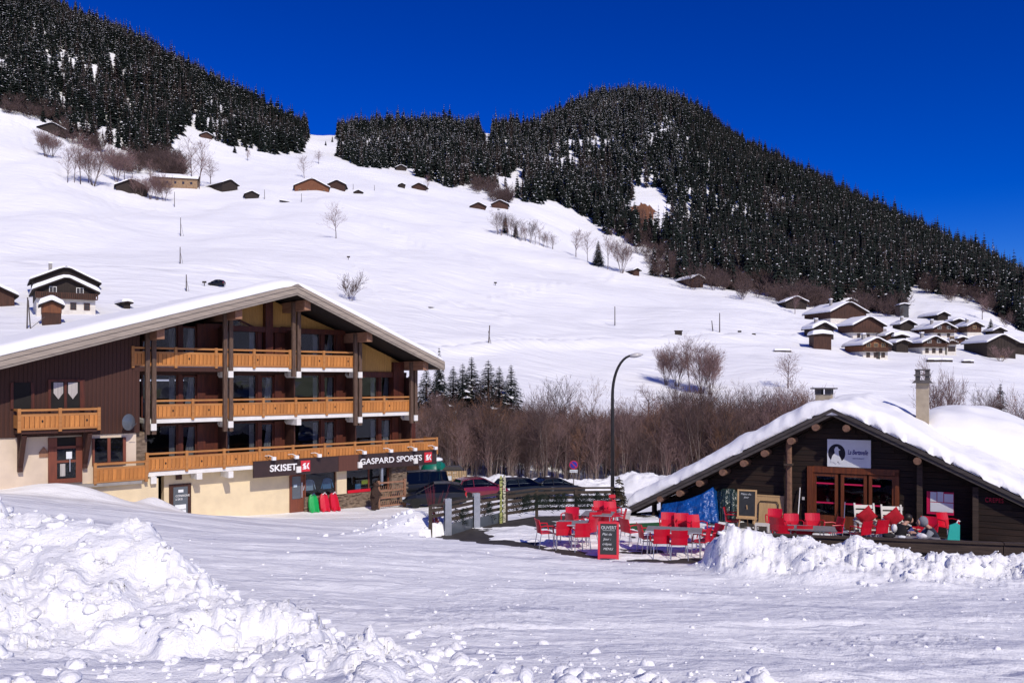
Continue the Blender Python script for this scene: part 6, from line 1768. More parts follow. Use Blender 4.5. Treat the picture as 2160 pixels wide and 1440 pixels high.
for u, v, w, d, lb in ((1385, 1113, 2.2, .9, 'strip of green artificial turf behind the middle tables'),):
    p = on_z(u, v); m = MB(); n = 14
    m.prism([(w / 2 * math.cos(t) * (1 + .2 * math.sin(3 * t)), d * math.sin(t) * (1 + .25 * math.sin(2 * t + 1)), .03) for t in [2 * math.pi * k / n for k in range(n)]], (0, 0, .035))
    tag(m.build('turf_mat', 'turf', None, loc=p), lb, 'turf')
# old beam fence along the front
fa, fb = Vector((5.5, 22.74)), Vector((15.5, 20.35))
ang = math.atan2(fb.y - fa.y, fb.x - fa.x); L = (fb - fa).length
bf = empty('terrace_barrier', (fa.x, fa.y, 0), ang, 'weathered plank barrier along the front of the terrace behind the ploughed snow', 'barrier')
n = 3
for k in range(n):
    a, b = L * k / n + .01, L * (k + 1) / n - .01
    MB().bx(a, b, -.04, .04, .62 + .01 * k, .90 + .008 * k).build('plank', 'beam_old', bf)
    MB().bx(a, b, -.09, .07, .905 + .008 * k, .955 + .008 * k).build('cap_board', 'beam_old', bf)
    MB().bx(a, b, -.04, .04, .10, .44).build('plank', 'beam_old', bf)
for k in range(7): MB().bx(L * k / 6 - .06, L * k / 6 + .06, .045, .15, -.1, .90).build('post', 'beam_old', bf)

# ---- chairs and tables
def make_chair():
    e = empty('terrace_chair', (0, 0, 0), 0, 'red chair', 'chair')
    # local: faces +y, back at y = -.2
    m = MB(); N = 7
    for k in range(N):                                     # curved seat shell
        pass
    seat = MB()
    for i in range(6):
        for j in range(6): seat.v.append((-.23 + .46 * i / 5, -.20 + .42 * j / 5, .44 - .02 * math.sin(math.pi * i / 5) * math.sin(math.pi * j / 5) - (.02 if j == 5 else 0)))
    o2 = len(seat.v)
    for v in list(seat.v): seat.v.append((v[0], v[1], v[2] - .025))
    for i in range(5):
        for j in range(5):
            a = i * 6 + j; seat.f.append((a, a + 6, a + 7, a + 1)); seat.f.append((a + o2, a + 1 + o2, a + 7 + o2, a + 6 + o2))
    for k in range(5):
        for (a, b) in ((k, k + 1), (30 + k + 1, 30 + k), ((k + 1) * 6, k * 6), (k * 6 + 5, (k + 1) * 6 + 5)): seat.f.append((a, b, b + o2, a + o2))
    seat.mi = [0] * len(seat.f)
    seat.build('seat', 'red_plastic', e)
    bk = MB(); R_ = 6
    for i in range(R_ + 1):
        x = -.225 + .45 * i / R_; c = .045 * math.cos(math.pi * (i / R_ - .5))
        for z, dy in ((.43, 0), (.62, -.02), (.84, -.075)): bk.v.append((x, -.20 - c + dy, z)); bk.v.append((x, -.175 - c + dy, z))
    for i in range(R_):
        for r in range(2):
            a = i * 6 + r * 2; b = a + 6
            bk.f += [(a, b, b + 2, a + 2), (a + 1, a + 3, b + 3, b + 1)]
        a = i * 6 + 4; bk.f.append((a, a + 6, a + 7, a + 1)); a = i * 6; bk.f.append((a, a + 1, a + 7, a + 6))
    for a in (0, R_ * 6): bk.f += [(a, a + 2, a + 3, a + 1), (a + 2, a + 4, a + 5, a + 3)]
    bk.mi = [0] * len(bk.f)
    bk.build('backrest', 'red_plastic', e)
    for s in (-1, 1):
        MB().tube([(s * .235, -.22, .63), (s * .27, -.1, .66), (s * .27, .14, .65), (s * .25, .18, .45)], .020, 6).build('armrest', 'red_plastic', e)
        MB().tube([(s * .22, .17, .43), (s * .24, .21, 0)], .014, 6).build('leg', 'aluminium', e)
        MB().tube([(s * .21, -.18, .45), (s * .24, -.26, 0)], .014, 6).build('leg', 'aluminium', e)
    return e
CH0 = make_chair(); _first = [True]
def chair(u, v, rz, label, group='red terrace chairs', z=0.0):
    p = on_z(u, v, z)
    if _first[0]:
        _first[0] = False; CH0.location = p; CH0.rotation_euler = (0, 0, R(rz)); CH0['label'] = label; CH0['group'] = group
        return CH0
    return copy_thing(CH0, p, R(rz), label, group)
def table(u, v, w, d, rz, label, items=0):
    """tabletop centre seen at (u, v)"""
    Y = F * (H - .74) / (v - HV); p = Vector(((u - CU) / F * Y, Y, 0))
    e = empty('terrace_table', p, R(rz), label, 'table', 'terrace tables')
    MB().bx(-w / 2, w / 2, -d / 2, d / 2, .72, .745).build('tabletop', 'table_top', e)
    MB().bx(-w / 2 - .01, w / 2 + .01, -d / 2 - .01, -d / 2 - .001, .715, .747).bx(-w / 2 - .01, w / 2 + .01, d / 2 + .001, d / 2 + .01, .715, .747).build('edge', 'aluminium', e)
    for sx_ in (-1, 1):
        for sy in (-1, 1): MB().tube([(sx_ * (w / 2 - .07), sy * (d / 2 - .07), .72), (sx_ * (w / 2 - .04), sy * (d / 2 - .04), 0)], .018, 6).build('leg', 'aluminium', e)
    return e
table(1205, 1102, .85, .8, -12, 'square grey table at the left of the terrace')
chair(1150, 1152, -75, 'red chair left of the left terrace table, facing it')
chair(1187, 1156, 5, 'red chair with its back to the viewer at the left terrace table')
chair(1238, 1150, 48, 'red chair at the right front corner of the left terrace table')
chair(1203, 1126, 160, 'red chair behind the left terrace table')
table(1262, 1082, .95, .85, -14, 'square grey table behind the chalkboard on the terrace')
chair(1214, 1136, -60, 'red chair between the two left terrace tables')
chair(1248, 1132, 25, 'red chair in front of the table behind the chalkboard')
chair(1266, 1110, 175, 'red chair behind the rear left table, left one')
chair(1292, 1112, 195, 'red chair behind the rear left table, right one')
chair(1302, 1128, 80, 'red chair right of the rear left table beside the planter')
table(1422, 1116, 1.55, .8, -14, 'long grey table in the middle of the terrace')
chair(1366, 1164, -80, 'red chair at the left end of the long middle table')
chair(1393, 1175, 0, 'left red chair with its back to the viewer at the long table')
chair(1431, 1178, -4, 'right red chair with its back to the viewer at the long table')
chair(1478, 1172, 62, 'red chair at the right front of the long middle table')
chair(1502, 1168, 110, 'red chair turned sideways at the right end of the long table')
chair(1440, 1142, 178, 'red chair behind the long middle table, left one')
chair(1470, 1146, 200, 'pale-lit red chair behind the long middle table, right one')
table(1712, 1113, 1.3, .8, -16, 'grey table behind the plank barrier before the restaurant door')
chair(1652, 1166, 0, 'red chair back showing over the barrier, leftmost')
chair(1693, 1166, -5, 'red chair back showing over the barrier, right of the leftmost')
chair(1645, 1146, -40, 'red chair behind the leftmost chair at the barrier table')
chair(1718, 1142, 175, 'pinkish red chair behind the barrier table before the glazed door')
chair(1757, 1150, 95, 'red chair at the right end of the barrier table')
chair(1634, 1130, 160, 'red chair in front of the leaning pine board')
chair(1546, 1125, -110, 'red chair left of the tall chalkboard by the tarpaulins')
chair(1850, 1152, 20, 'red chair low behind the barrier by the first white armchair')
chair(1958, 1150, 150, 'red chair beside the hooded person')
chair(2000, 1140, 200, 'red chair behind the hooded person')
chair(1225, 1160, 10, 'red chair with its back to the viewer between the left table and the chalkboard')
chair(1330, 1150, -60, 'red chair right of the folding chalkboard, before the long table')
chair(1278, 1128, -20, 'red chair in front right of the rear left table')
chair(1410, 1140, 170, 'red chair behind the left half of the long middle table')
chair(1674, 1143, 178, 'red chair behind the left half of the barrier table')
chair(1815, 1155, 30, 'red chair low behind the barrier left of the white armchairs')
chair(1930, 1168, 0, 'red chair seen through the gap of the barrier')
table(1925, 1136, 1.4, .8, -20, 'grey table at which two people sit by the restaurant')

# ---- chalkboards
p = on_z(1283, 1180)
e = empty('chalkboard_stand', p, R(-8), 'red-framed folding chalkboard reading OUVERT at the terrace edge', 'chalkboard')
def aboard(e):
    # front leaf leans back, rear leaf leans forward
    lean = R(-14)
    f = MB(); w, h = .58, 1.05
    for a in ((-w / 2, -w / 2 + .06, 0, h), (w / 2 - .06, w / 2, 0, h)): f.bx(a[0], a[1], -.02, .02, a[2], a[3])
    f.bx(-w / 2 + .06, w / 2 - .06, -.02, .02, h - .06, h).bx(-w / 2 + .06, w / 2 - .06, -.02, .02, .04, .14)
    fo = f.build('frame', 'sign_red', e, rot=(lean, 0, 0))
    MB().bx(-w / 2 + .06, w / 2 - .06, -.008, .012, .14, h - .06).build('slate', 'chalk_black', fo)
    lettering('lettering', 'OUVERT', .125, 'chalk_white', fo, (-.205, -.011, .84), extrude=.001, width=.42)
    MB().bx(-.16, .18, -.011, -.009, .80, .808).build('underline', 'chalk_white', fo)
    for k, tx in enumerate(('Plat du', 'Jour :', 'crêpes', 'MENU')): lettering('lettering', tx, .095, 'chalk_white', fo, (-.17 + .03 * (k % 2), -.011, .67 - k * .135), extrude=.001, shear=.2)
    b = MB(); 
    for a in ((-w / 2, -w / 2 + .05), (w / 2 - .05, w / 2)): b.bx(a[0], a[1], -.02, .02, 0, h)
    b.bx(-w / 2 + .05, w / 2 - .05, -.02, .02, h - .06, h)
    bo = b.build('frame', 'sign_red', e, loc=(0, 2 * math.sin(R(14)) * h * .98, 0), rot=(-lean, 0, 0))
    MB().bx(-w / 2 + .05, w / 2 - .05, -.006, .006, .14, h - .06).build('back_panel', 'pine_light', bo)
aboard(e)
p = on_z(1575, 1132)
e = empty('menu_easel', p, R(-22), 'tall pine-framed chalkboard standing on an easel by the restaurant wall', 'chalkboard')
fo = MB().bx(-.30, -.25, -.02, .02, .62, 1.50).bx(.25, .30, -.02, .02, .62, 1.50).bx(-.25, .25, -.02, .02, 1.45, 1.50).bx(-.25, .25, -.02, .02, .62, .67).build('frame', 'pine_light', e, rot=(R(-8), 0, 0), loc=(0, -.05, 0))
MB().bx(-.25, .25, -.008, .01, .67, 1.45).build('slate', 'chalk_black', fo)
for k, tx in enumerate(('Menu du', 'jour')): lettering('lettering', tx, .09, 'chalk_white', fo, (-.2 + .1 * k, -.01, 1.33 - .1 * k), extrude=.001, shear=.25)
for s in (-1, 1): MB().tube([(s * .2, 0, .62), (s * .30, -.10, 0)], .022, 5).build('leg', 'pine_light', e)
MB().tube([(0, .02, 1.0), (0, .45, 0)], .02, 5).build('leg', 'pine_light', e)
MB().bx(-.32, .32, -.07, .02, .58, .62).build('ledge', 'pine_light', e)
# pine board leaning on the wall, pale stool, broom
q = HF.w(hx(1621, WY - .25), WY - .32, 0)
e = empty('pine_board', q, HA, 'pale pine board with a bent metal frame leaning on the restaurant wall', 'board')
MB().bx(-.50, .50, -.015, .015, 0, 1.0).build('panel', 'pine_light', e, rot=(R(-10), 0, 0))
MB().bx(-.52, .52, -.03, .02, .97, 1.02).bx(-.52, -.47, -.03, .02, 0, .97).bx(.47, .52, -.03, .02, 0, .97).build('frame', 'pine_light', e, rot=(R(-10), 0, 0))
MB().tube([(-.33, -.05, .1), (-.33, -.05, .72), (-.28, -.05, .8), (.28, -.05, .8), (.33, -.05, .72), (.33, -.05, .1)], .015, 5).build('metal_frame', 'lamp_pole', e, rot=(R(-10), 0, 0))
p = on_z(1608, 1134)
e = empty('pale_stool', p, R(-20), 'pale wooden stool between the chalkboard and the red chair', 'stool')
MB().bx(-.22, .22, -.18, .18, .40, .45).build('seat', 'chair_white', e)
for s in (-1, 1):
    for t in (-1, 1): MB().bx(s * .19 - .025, s * .19 + .025, t * .15 - .025, t * .15 + .025, 0, .40).build('leg', 'chair_white', e)
q = HF.w(hx(1682, WY - .3), WY - .30, 0)
tag(MB().tube([(0, 0, .02), (.05, .22, 1.32)], .018, 6).bx(-.14, .14, -.03, .03, 0, .06).build('broom', 'letter_white', None, loc=q, rot=(0, 0, HA)), 'white broom leaning beside the restaurant door', 'broom')
q = HF.w(hx(1780, WY - .35), WY - .42, 0)
tag(MB().tube([(0, 0, .02), (.02, .2, .95)], .014, 5).tube([(-.05, .02, .10), (.05, .02, .10)], .015, 5).build('ski_pole', 'aluminium', None, loc=q, rot=(0, 0, HA)), 'thin pole leaning at the glazed door', 'ski pole')

# ---- white wooden armchairs with cushions
def armchair(u, v, rz, lb, lbc):
    p = on_z(u, v); e = empty('wooden_armchair', p, R(rz), lb, 'armchair', 'white armchairs')
    for k in range(5): MB().bx(-.27, .27, .28 - .12 * k, .385 - .12 * k, .33 - .02 * k, .355 - .02 * k).build('seat_slat', 'chair_white', e)
    for k in range(4): MB().box((0, -.27 - .05 * k, .50 + .15 * k), (.56, .025, .11), rx=R(18)).build('back_slat', 'chair_white', e)
    for s in (-1, 1):
        MB().beam((s * .29, -.22, .25), (s * .29, -.44, 1.06), .05, .05).build('back_post', 'chair_white', e)
        MB().bx(s * .31 - .05, s * .31 + .05, -.34, .42, .53, .56).build('armrest', 'chair_white', e)
        MB().bx(s * .31 - .03, s * .31 + .03, .32, .38, 0, .53).build('leg', 'chair_white', e)
        MB().bx(s * .31 - .03, s * .31 + .03, -.30, -.24, 0, .53).build('leg', 'chair_white', e)
    c = empty('cushion', Vector(p) + Matrix.Rotation(R(rz), 3, 'Z') @ Vector((0, -.12, .37)), R(rz), lbc, 'cushion', 'red cushions')
    # puffed square standing on its corner
    m = MB(); n = 8
    for side in (1, -1):
        for i in range(n + 1):
            for j in range(n + 1):
                x, z = -1 + 2 * i / n, -1 + 2 * j / n
                b = max(0, (1 - x ** 4)) * max(0, (1 - z ** 4)); pinch = 1 - .10 * (1 - abs(x * z)) * 1
                m.v.append((x * .27 * (1 - .08 * (1 - z * z)), side * .10 * b ** .6, z * .27 * (1 - .08 * (1 - x * x))))
    q = n + 1
    for sd in range(2):
        for i in range(n):
            for j in range(n):
                a = sd * q * q + i * q + j; f = (a, a + 1, a + q + 1, a + q)
                m.f.append(f if sd == 0 else f[::-1]); m.mi.append(0)
    m.build('cover', 'red_cloth', c, True, loc=(0, 0, .33), rot=(R(-20), R(40), 0))
armchair(1830, 1136, 172, 'left white wooden armchair with a red cushion', 'red cushion on its corner in the left white armchair')
armchair(1888, 1140, 172, 'right white wooden armchair behind the seated person', 'red cushion slumped in the right white armchair')

# ---- tarpaulins over stacked things by the wall
def tarp(name, pts_top, pts_bot, mat, lb, seed):
    """folds hanging from a line of points to the ground"""
    m = MB(); n, k = 40, 16
    P = []
    for i in range(n + 1):
        f = i / n * (len(pts_top) - 1); a = min(int(f), len(pts_top) - 2); t = f - a
        T = Vector(pts_top[a]).lerp(Vector(pts_top[a + 1]), t); B = Vector(pts_bot[a]).lerp(Vector(pts_bot[a + 1]), t)
        col = []
        for j in range(k + 1):
            g = j / k; p = T.lerp(B, g)
            fold = (math.sin(i * 1.7 + seed) * .03 + math.sin(i * .73 + seed * 2) * .04) * (.2 + g) + .02 * math.sin(j * 1.1 + i * .7)
            d = Vector((-.3, -1, 0)).normalized()
            col.append(p + d * (fold + .04 * math.sin(math.pi * g)))
        P.append(col)
    for c in P: m.v += [tuple(v) for v in c]
    for i in range(n):
        for j in range(k): a = i * (k + 1) + j; m.f.append((a, a + 1, a + k + 2, a + k + 1)); m.mi.append(0)
    o = m.build(name, mat, None, True)
    so = o.modifiers.new('thick', 'SOLIDIFY'); so.thickness = .02
    return tag(o, lb, 'tarpaulin')
def hw_(u, v, w): x, z = HF.px(u, v, w); return HF.w(x, w, max(z, .01))
tarp('blue_tarpaulin', [hw_(1394, 1070, .70), hw_(1398, 1062, .30), hw_(1440, 1056, .0), hw_(1478, 1042, -.05), hw_(1504, 1027, .15), hw_(1512, 1036, .60)], [HF.w(hx(1388, .7), .7, 0), HF.w(hx(1390, .0), .0, 0), HF.w(hx(1440, -.3), -.3, 0), HF.w(hx(1480, -.35), -.35, 0), HF.w(hx(1514, -.2), -.2, 0), HF.w(hx(1520, .6), .6, 0)], 'blue_tarp', 'shiny blue tarpaulin draped over stacked furniture at the left of the restaurant', 1)
tarp('green_tarpaulin', [hw_(1512, 1036, .6), hw_(1525, 1030, .4), hw_(1548, 1030, .4), hw_(1562, 1044, .6)], [HF.w(hx(1512, .45), .45, 0), HF.w(hx(1522, .2), .2, 0), HF.w(hx(1548, .2), .2, 0), HF.w(hx(1562, .55), .55, 0)], 'green_tarp', 'crumpled dark green tarpaulin beside the blue one', 4)
st = empty('stacked_bench', HF.w(hx(1375, .6), .6, 0), HA, 'dark bench stacked under the low eave beside the blue tarpaulin', 'bench')
MB().bx(-.8, .2, -.2, .2, .42, .47).build('seat', 'hut_wood', st)
for x in (-.7, .1): MB().bx(x - .04, x + .04, -.18, .18, 0, .42).build('leg', 'hut_wood', st)

# ---- people at the table
def skin_body(name, V, E, rad, mat, parent, sub=2):
    me = bpy.data.meshes.new(name); me.from_pydata(V, E, []); me.materials.append(MAT[mat])
    o = put(name, me, parent)
    md = o.modifiers.new('skin', 'SKIN'); md.use_smooth_shade = True
    sv = me.skin_vertices[0].data
    for i, r in enumerate(rad): sv[i].radius = (r, r) if not isinstance(r, tuple) else r
    sv[0].use_root = True
    sb = o.modifiers.new('sub', 'SUBSURF'); sb.levels = sub; sb.render_levels = sub
    return o
def seated(u, v, rz, label, lean, coat, sleeve, legs_m, hair, hood):
    Y = F * (H - .46) / (v - HV); p = Vector(((u - CU) / F * Y, Y, 0))
    e = empty('person', p, R(rz), label, 'person')
    # faces +y; hips on a seat 0.46 m high
    c, s = math.cos(lean), math.sin(lean)
    def up(d, x=0, f=0): return (x, .0 + s * d + f, .50 + c * d)
    J = [(0, 0, .50), up(.18), up(.36), up(.47), up(.53, 0, .03), up(.62, 0, .09), up(.70, 0, .10)]
    rad = [.12, .115, .13, .075, .052, .085, .06]
    E = [(i, i + 1) for i in range(6)]
    for sg in (-1, 1):
        b = len(J)
        J += [(sg * .09, .02, .48), (sg * .11, .42, .50), (sg * .11, .44, .10), (sg * .11, .56, .05)]
        rad += [.085, .062, .045, .04]; E += [(0, b), (b, b + 1), (b + 1, b + 2), (b + 2, b + 3)]
        b = len(J)
        sh = up(.44, sg * .17); el = (sg * .24, sh[1] + .16, sh[2] - .22); wr = (sg * .12, el[1] + .22, max(.79, el[2] + .04)); hd = (sg * .09, wr[1] + .08, wr[2])
        J += [sh, el, wr, hd]; rad += [.058, .045, .030, .028]; E += [(2, b), (b, b + 1), (b + 1, b + 2), (b + 2, b + 3)]
        for k in range(5):                                  # thumb and four fingers
            q = len(J); off = (-.035, -.017, 0, .017, .033)[k]
            L_ = (.05, .07, .078, .07, .055)[k]
            J.append((hd[0] + off + (-.02 * sg if k == 0 else 0), hd[1] + L_ * .6, hd[2] + .005)); J.append((hd[0] + off * 1.2, hd[1] + L_ * .95, hd[2] - .02))
            rad += [.010, .008]; E += [(b + 3, q), (q, q + 1)]
    skin_body('body', J, E, rad, 'skin', e, 1)
    hd = Vector(up(.66, 0, .10))
    # coat follows trunk and arms
    CV = [(0, 0, .47), up(.18), up(.36), up(.46)]; CR = [.15, .145, .155, .10]; CE = [(0, 1), (1, 2), (2, 3)]
    for sg in (-1, 1):
        b = len(CV); sh = up(.44, sg * .17); el = (sg * .24, sh[1] + .16, sh[2] - .22); wr = (sg * .125, el[1] + .20, max(.79, el[2] + .04))
        CV += [sh, el, wr]; CR += [.08, .064, .048]; CE += [(2, b), (b, b + 1), (b + 1, b + 2)]
    skin_body('jacket', CV, CE, CR, coat, e, 1)
    if sleeve:
        sh = up(.44, -.17); el = (-.24, sh[1] + .16, sh[2] - .22); wr = (-.125, el[1] + .20, max(.79, el[2] + .04))
        MB().tube([Vector(sh).lerp(Vector(el), .15), el, wr], [.090, .078, .058], 10).build('white_sleeve', sleeve, e, True)
        sh = up(.44, .17); el = (.24, sh[1] + .16, sh[2] - .22)
        MB().tube([Vector(sh).lerp(Vector(el), .15), el], [.090, .076], 10).build('white_sleeve', sleeve, e, True)
    TV = [(0, 0, .49)]; TR = [.14]; TE = []
    for sg in (-1, 1):
        b = len(TV); TV += [(sg * .09, .02, .48), (sg * .11, .42, .50), (sg * .11, .44, .10)]; TR += [.10, .078, .06]; TE += [(0, b), (b, b + 1), (b + 1, b + 2)]
        MB().blob((sg * .11, .52, .05), (.11, .28, .12), 3, 8, 5, .05).build('boot', 'black_fabric', e, True)
    skin_body('trousers', TV, TE, TR, legs_m, e, 1)
    if hood:
        m = MB().blob((hd.x, hd.y - .02, hd.z + .01), (.24, .27, .30), 4, 12, 9, .06)
        m.build('hood', hood, e, True)
        MB().blob((hd.x, hd.y + .085, hd.z - .02), (.15, .12, .19), 4, 10, 7, .03).build('face', 'skin', e, True)
    else:
        MB().blob((hd.x, hd.y - .025, hd.z + .035), (.21, .24, .24), 5, 12, 9, .06).build('hair', hair, e, True)
        MB().blob((hd.x, hd.y + .06, hd.z - .03), (.15, .14, .19), 4, 10, 7, .03).build('face', 'skin', e, True)
    f = .155 if hood else .135
    for sg in (-1, 1): MB().blob((hd.x + sg * .035, hd.y + f - .02, hd.z), (.022, .014, .014), 1, 6, 4, 0).build('eye', 'ink_black', e, True)
    MB().blob((hd.x, hd.y + f - .005, hd.z - .035), (.028, .04, .045), 1, 7, 5, 0).build('nose', 'skin', e, True)
    MB().blob((hd.x, hd.y + f - .025, hd.z - .08), (.05, .014, .014), 1, 7, 4, 0).build('mouth', 'sign_red', e, True)
    return e
seated(1893, 1143, -70, 'person in a black jacket with white sleeves leaning over the table', R(28), 'black_fabric', 'white_fabric', 'black_fabric', 'hair_dark', None)
seated(1978, 1150, 78, 'person in a grey hooded jacket hunched over the table', R(26), 'navy_fabric', 'grey_fabric', 'black_fabric', None, 'grey_fabric')
# clutter on their table
def on_table(u, v, z=.75):
    Y = F * (H - z) / (v - HV); return Vector(((u - CU) / F * Y, Y, z))
for u, v, d, mat, nm, lb in ((1875, 1134, (.34, .24, .13), 'black_fabric', 'jacket_heap', 'black jacket heaped on the table before the seated people'), (1886, 1122, (.16, .12, .22), 'white_fabric', 'patterned_scarf', 'white patterned scarf at the left of the seated people'), (1944, 1136, (.26, .2, .15), 'white_fabric', 'ski_helmet', 'white ski helmet on the people\'s table'), (1902, 1135, (.2, .14, .08), 'panel_white', 'white_gloves', 'pair of white gloves on the people\'s table'), (1962, 1141, (.3, .2, .07), 'navy_fabric', 'dark_gloves', 'dark gloves by the hooded person\'s hands')):
    m = MB().blob((0, 0, d[2] / 2), d, int(u), 12, 8, .28)
    tag(m.build(nm, mat, None, True, loc=on_table(u, v)), lb, nm.split('_')[-1])
q = on_z(2001, 1172); e = empty('turquoise_chair', q, R(10), 'small turquoise plastic chair behind the barrier', 'chair')
MB().bx(-.2, .2, -.18, .2, .40, .44).build('seat', 'turquoise', e)
MB().prism([(-.2, -.2, .44), (.2, -.2, .44), (.16, -.26, .92), (.05, -.27, .98), (-.16, -.26, .92)], (0, .03, 0)).build('backrest', 'turquoise', e)
for s in (-1, 1):
    for t in (-1, 1): MB().tube([(s * .18, t * .16, .42), (s * .21, t * .2, 0)], .022, 5).build('leg', 'turquoise', e)
q = on_z(2018, 1165); tag(MB().tube([(0, 0, 0), (0, 0, .86), (.04, 0, .93), (.09, 0, .90)], .022, 6).bx(-.1, .1, -.1, .1, 0, .03).build('hooked_stick', 'letter_white', None, loc=q), 'thin white hooked stick right of the turquoise chair', 'stick')
# ---------------------------------------------------------------- terrace fence
FP_ = [on_z(u, v) for u, v in ((908, 1133), (945, 1126), (1005, 1111), (1068, 1098), (1132, 1088), (1215, 1086), (1300, 1085))]
fence = empty('terrace_fence', FP_[0], 0, 'dark wooden rail fence with two galvanised steel posts at the terrace edge', 'fence')
def FL_(p): return Vector((p.x - FP_[0].x, p.y - FP_[0].y, 0))
for i in range(len(FP_) - 1):
    a, b = FL_(FP_[i]), FL_(FP_[i + 1]); d = (b - a).normalized()
    nseg = max(1, round((b - a).length / 1.3))
    for k in range(nseg + 1):
        p = a.lerp(b, k / nseg)
        if k == nseg and i < len(FP_) - 2: continue
        MB().bx(p.x - .055, p.x + .055, p.y - .055, p.y + .055, -.15, 1.0).build('post', 'fence_wood', fence)
    MB().beam(a + Vector((0, 0, 1.0)), b + Vector((0, 0, 1.0)), .15, .055).build('hand_rail', 'fence_wood', fence)
    for z in (.26, .46, .66, .84):
        if i == 0 and z < .5: continue
        MB().beam(a + Vector((0, .02, z)), b + Vector((0, .02, z)), .03, .105).build('rail', 'fence_wood', fence)
for u, v in ((945, 1126), (1005, 1111)):
    p = FL_(on_z(u, v)) + Vector((0, -.14, 0))
    m = MB().bx(-.11, .11, -.075, -.06, 0, 1.17).bx(-.11, .11, .06, .075, 0, 1.17).bx(-.008, .008, -.06, .06, 0, 1.17)
    m.build('steel_post', 'galvanised', fence, loc=p, rot=(0, 0, R(25)))
for i in (1, 2):
    a, b = FL_(FP_[i]), FL_(FP_[i + 1]); MB().beam(a + Vector((.1, -.12, .17)), b + Vector((-.1, -.12, .17)), .05, .34).build('steel_kerb', 'dish_grey', fence)
# fir boughs tied to the rails
def bough(seed):
    rr = random.Random(seed); m = MB()
    for s in range(16):
        a = rr.uniform(-.9, .9); L = rr.uniform(.35, .75); z0 = .9 + rr.uniform(-.1, .1); x0 = rr.uniform(-.25, .25)
        tip = Vector((x0 + math.sin(a) * L, -.12 - rr.random() * .1, z0 - math.cos(a) * L))
        b = Vector((x0, -.06, z0))
        for k in range(9):
            p = b.lerp(tip, k / 9); q = (tip - b).normalized()
            for sg in (-1, 1):
                sd = Vector((q.z * sg, rr.uniform(-.4, .2), -q.x * sg)).normalized()
                t = p + (q * .6 + sd) * .10
                m.add([p, p + q * .03, t], [(0, 1, 2)])
    return m.mesh('bough', 'fir_green')
BG = [bough(s) for s in (1, 2, 3)]
for i, (u, v) in enumerate(((1098, 1092), (1112, 1091), (1140, 1088), (1168, 1087), (1188, 1087), (1222, 1086), (1250, 1086), (1030, 1105), (975, 1118), (1270, 1086))):
    p = on_z(u, v)
    tag(put('fir_bough', BG[i % 3], None, (p.x, p.y - .03, rnd.uniform(-.12, .02)), (0, 0, rnd.uniform(-.3, .3)), (.85, 1, .9)), 'green fir bough tied to the terrace fence', 'fir bough', 'fir boughs on the terrace fence')
# two old skis standing against the fence
for u, v, mat, lb in ((1057, 1101, 'ski_yellow', 'yellow and black ski standing against the fence'), (1064, 1099, 'ski_print', 'white patterned ski standing against the fence')):
    p = on_z(u, v); m = MB()
    prof = [(0, .045), (.1, .05), (.8, .038), (1.45, .05), (1.6, .04), (1.68, .012)]
    for (z0, w0), (z1, w1) in zip(prof[:-1], prof[1:]):
        y0, y1 = (0, 0) if z1 < 1.5 else (-.04 * (z0 - 1.45) * 5, -.04 * (z1 - 1.45) * 5)
        m.add([(-w0, y0 - .012, z0), (w0, y0 - .012, z0), (w1, y1 - .012, z1), (-w1, y1 - .012, z1), (-w0, y0 + .012, z0), (w0, y0 + .012, z0), (w1, y1 + .012, z1), (-w1, y1 + .012, z1)], [(0, 1, 2, 3), (7, 6, 5, 4), (0, 3, 7, 4), (1, 5, 6, 2)])
    tag(m.build('standing_ski', mat, None, loc=(p.x, p.y - .22, 0)), lb, 'ski')
# red twigs in the snow at the fence corner
p = on_z(918, 1128); m = MB()
for k in range(26):
    a = rnd.uniform(-.5, .5); m.tube([(rnd.uniform(-.12, .12), 0, .4), (a * .5, rnd.uniform(-.1, .1), .9), (a * .9 + .05, rnd.uniform(-.15, .15), rnd.uniform(1.2, 1.65))], [.010, .007, .004], 3, False)
tag(m.build('red_twigs', 'twig_red', None, loc=(p.x, p.y, 0)), 'bundle of thin red twigs at the snowy fence corner', 'shrub')
# potted conifer and white planter
p = on_z(1306, 1086); e = empty('potted_conifer', (p.x, p.y, -.3), 0, 'small brownish conifer at the end of the terrace fence', 'shrub')
t, c = conifer(33, 1.75, .42, 16, 11, .1, 1)
t.build('trunk', 'bark', e); c.build('crown', ['fir_brown', 'snow_far'], e)
p = on_z(1316, 1106); e = empty('planter', p, 0, 'pale grey planter with snow beside the right end of the fence', 'planter')
MB().lathe([(.17, 0), (.24, .42), (.26, .42), (.26, .50), (.23, .50), (.22, .44)], 16).build('pot', 'pot_white', e)
MB().blob((0, 0, .50), (.44, .44, .16), 3, 12, 6, .1).build('snow_cap', 'snow_far', e, True)
# orange light on the fence end
p = on_z(1290, 1086); tag(MB().tube([(0, 0, 0), (0, 0, .72)], .02, 5).bx(-.12, .12, -.05, .05, .50, .60).bx(-.12, .12, -.05, .05, .66, .78).build('red_markers', 'sign_red', None, loc=(p.x, p.y - .15, 0)), 'two small red plates on the right end of the fence', 'plate')

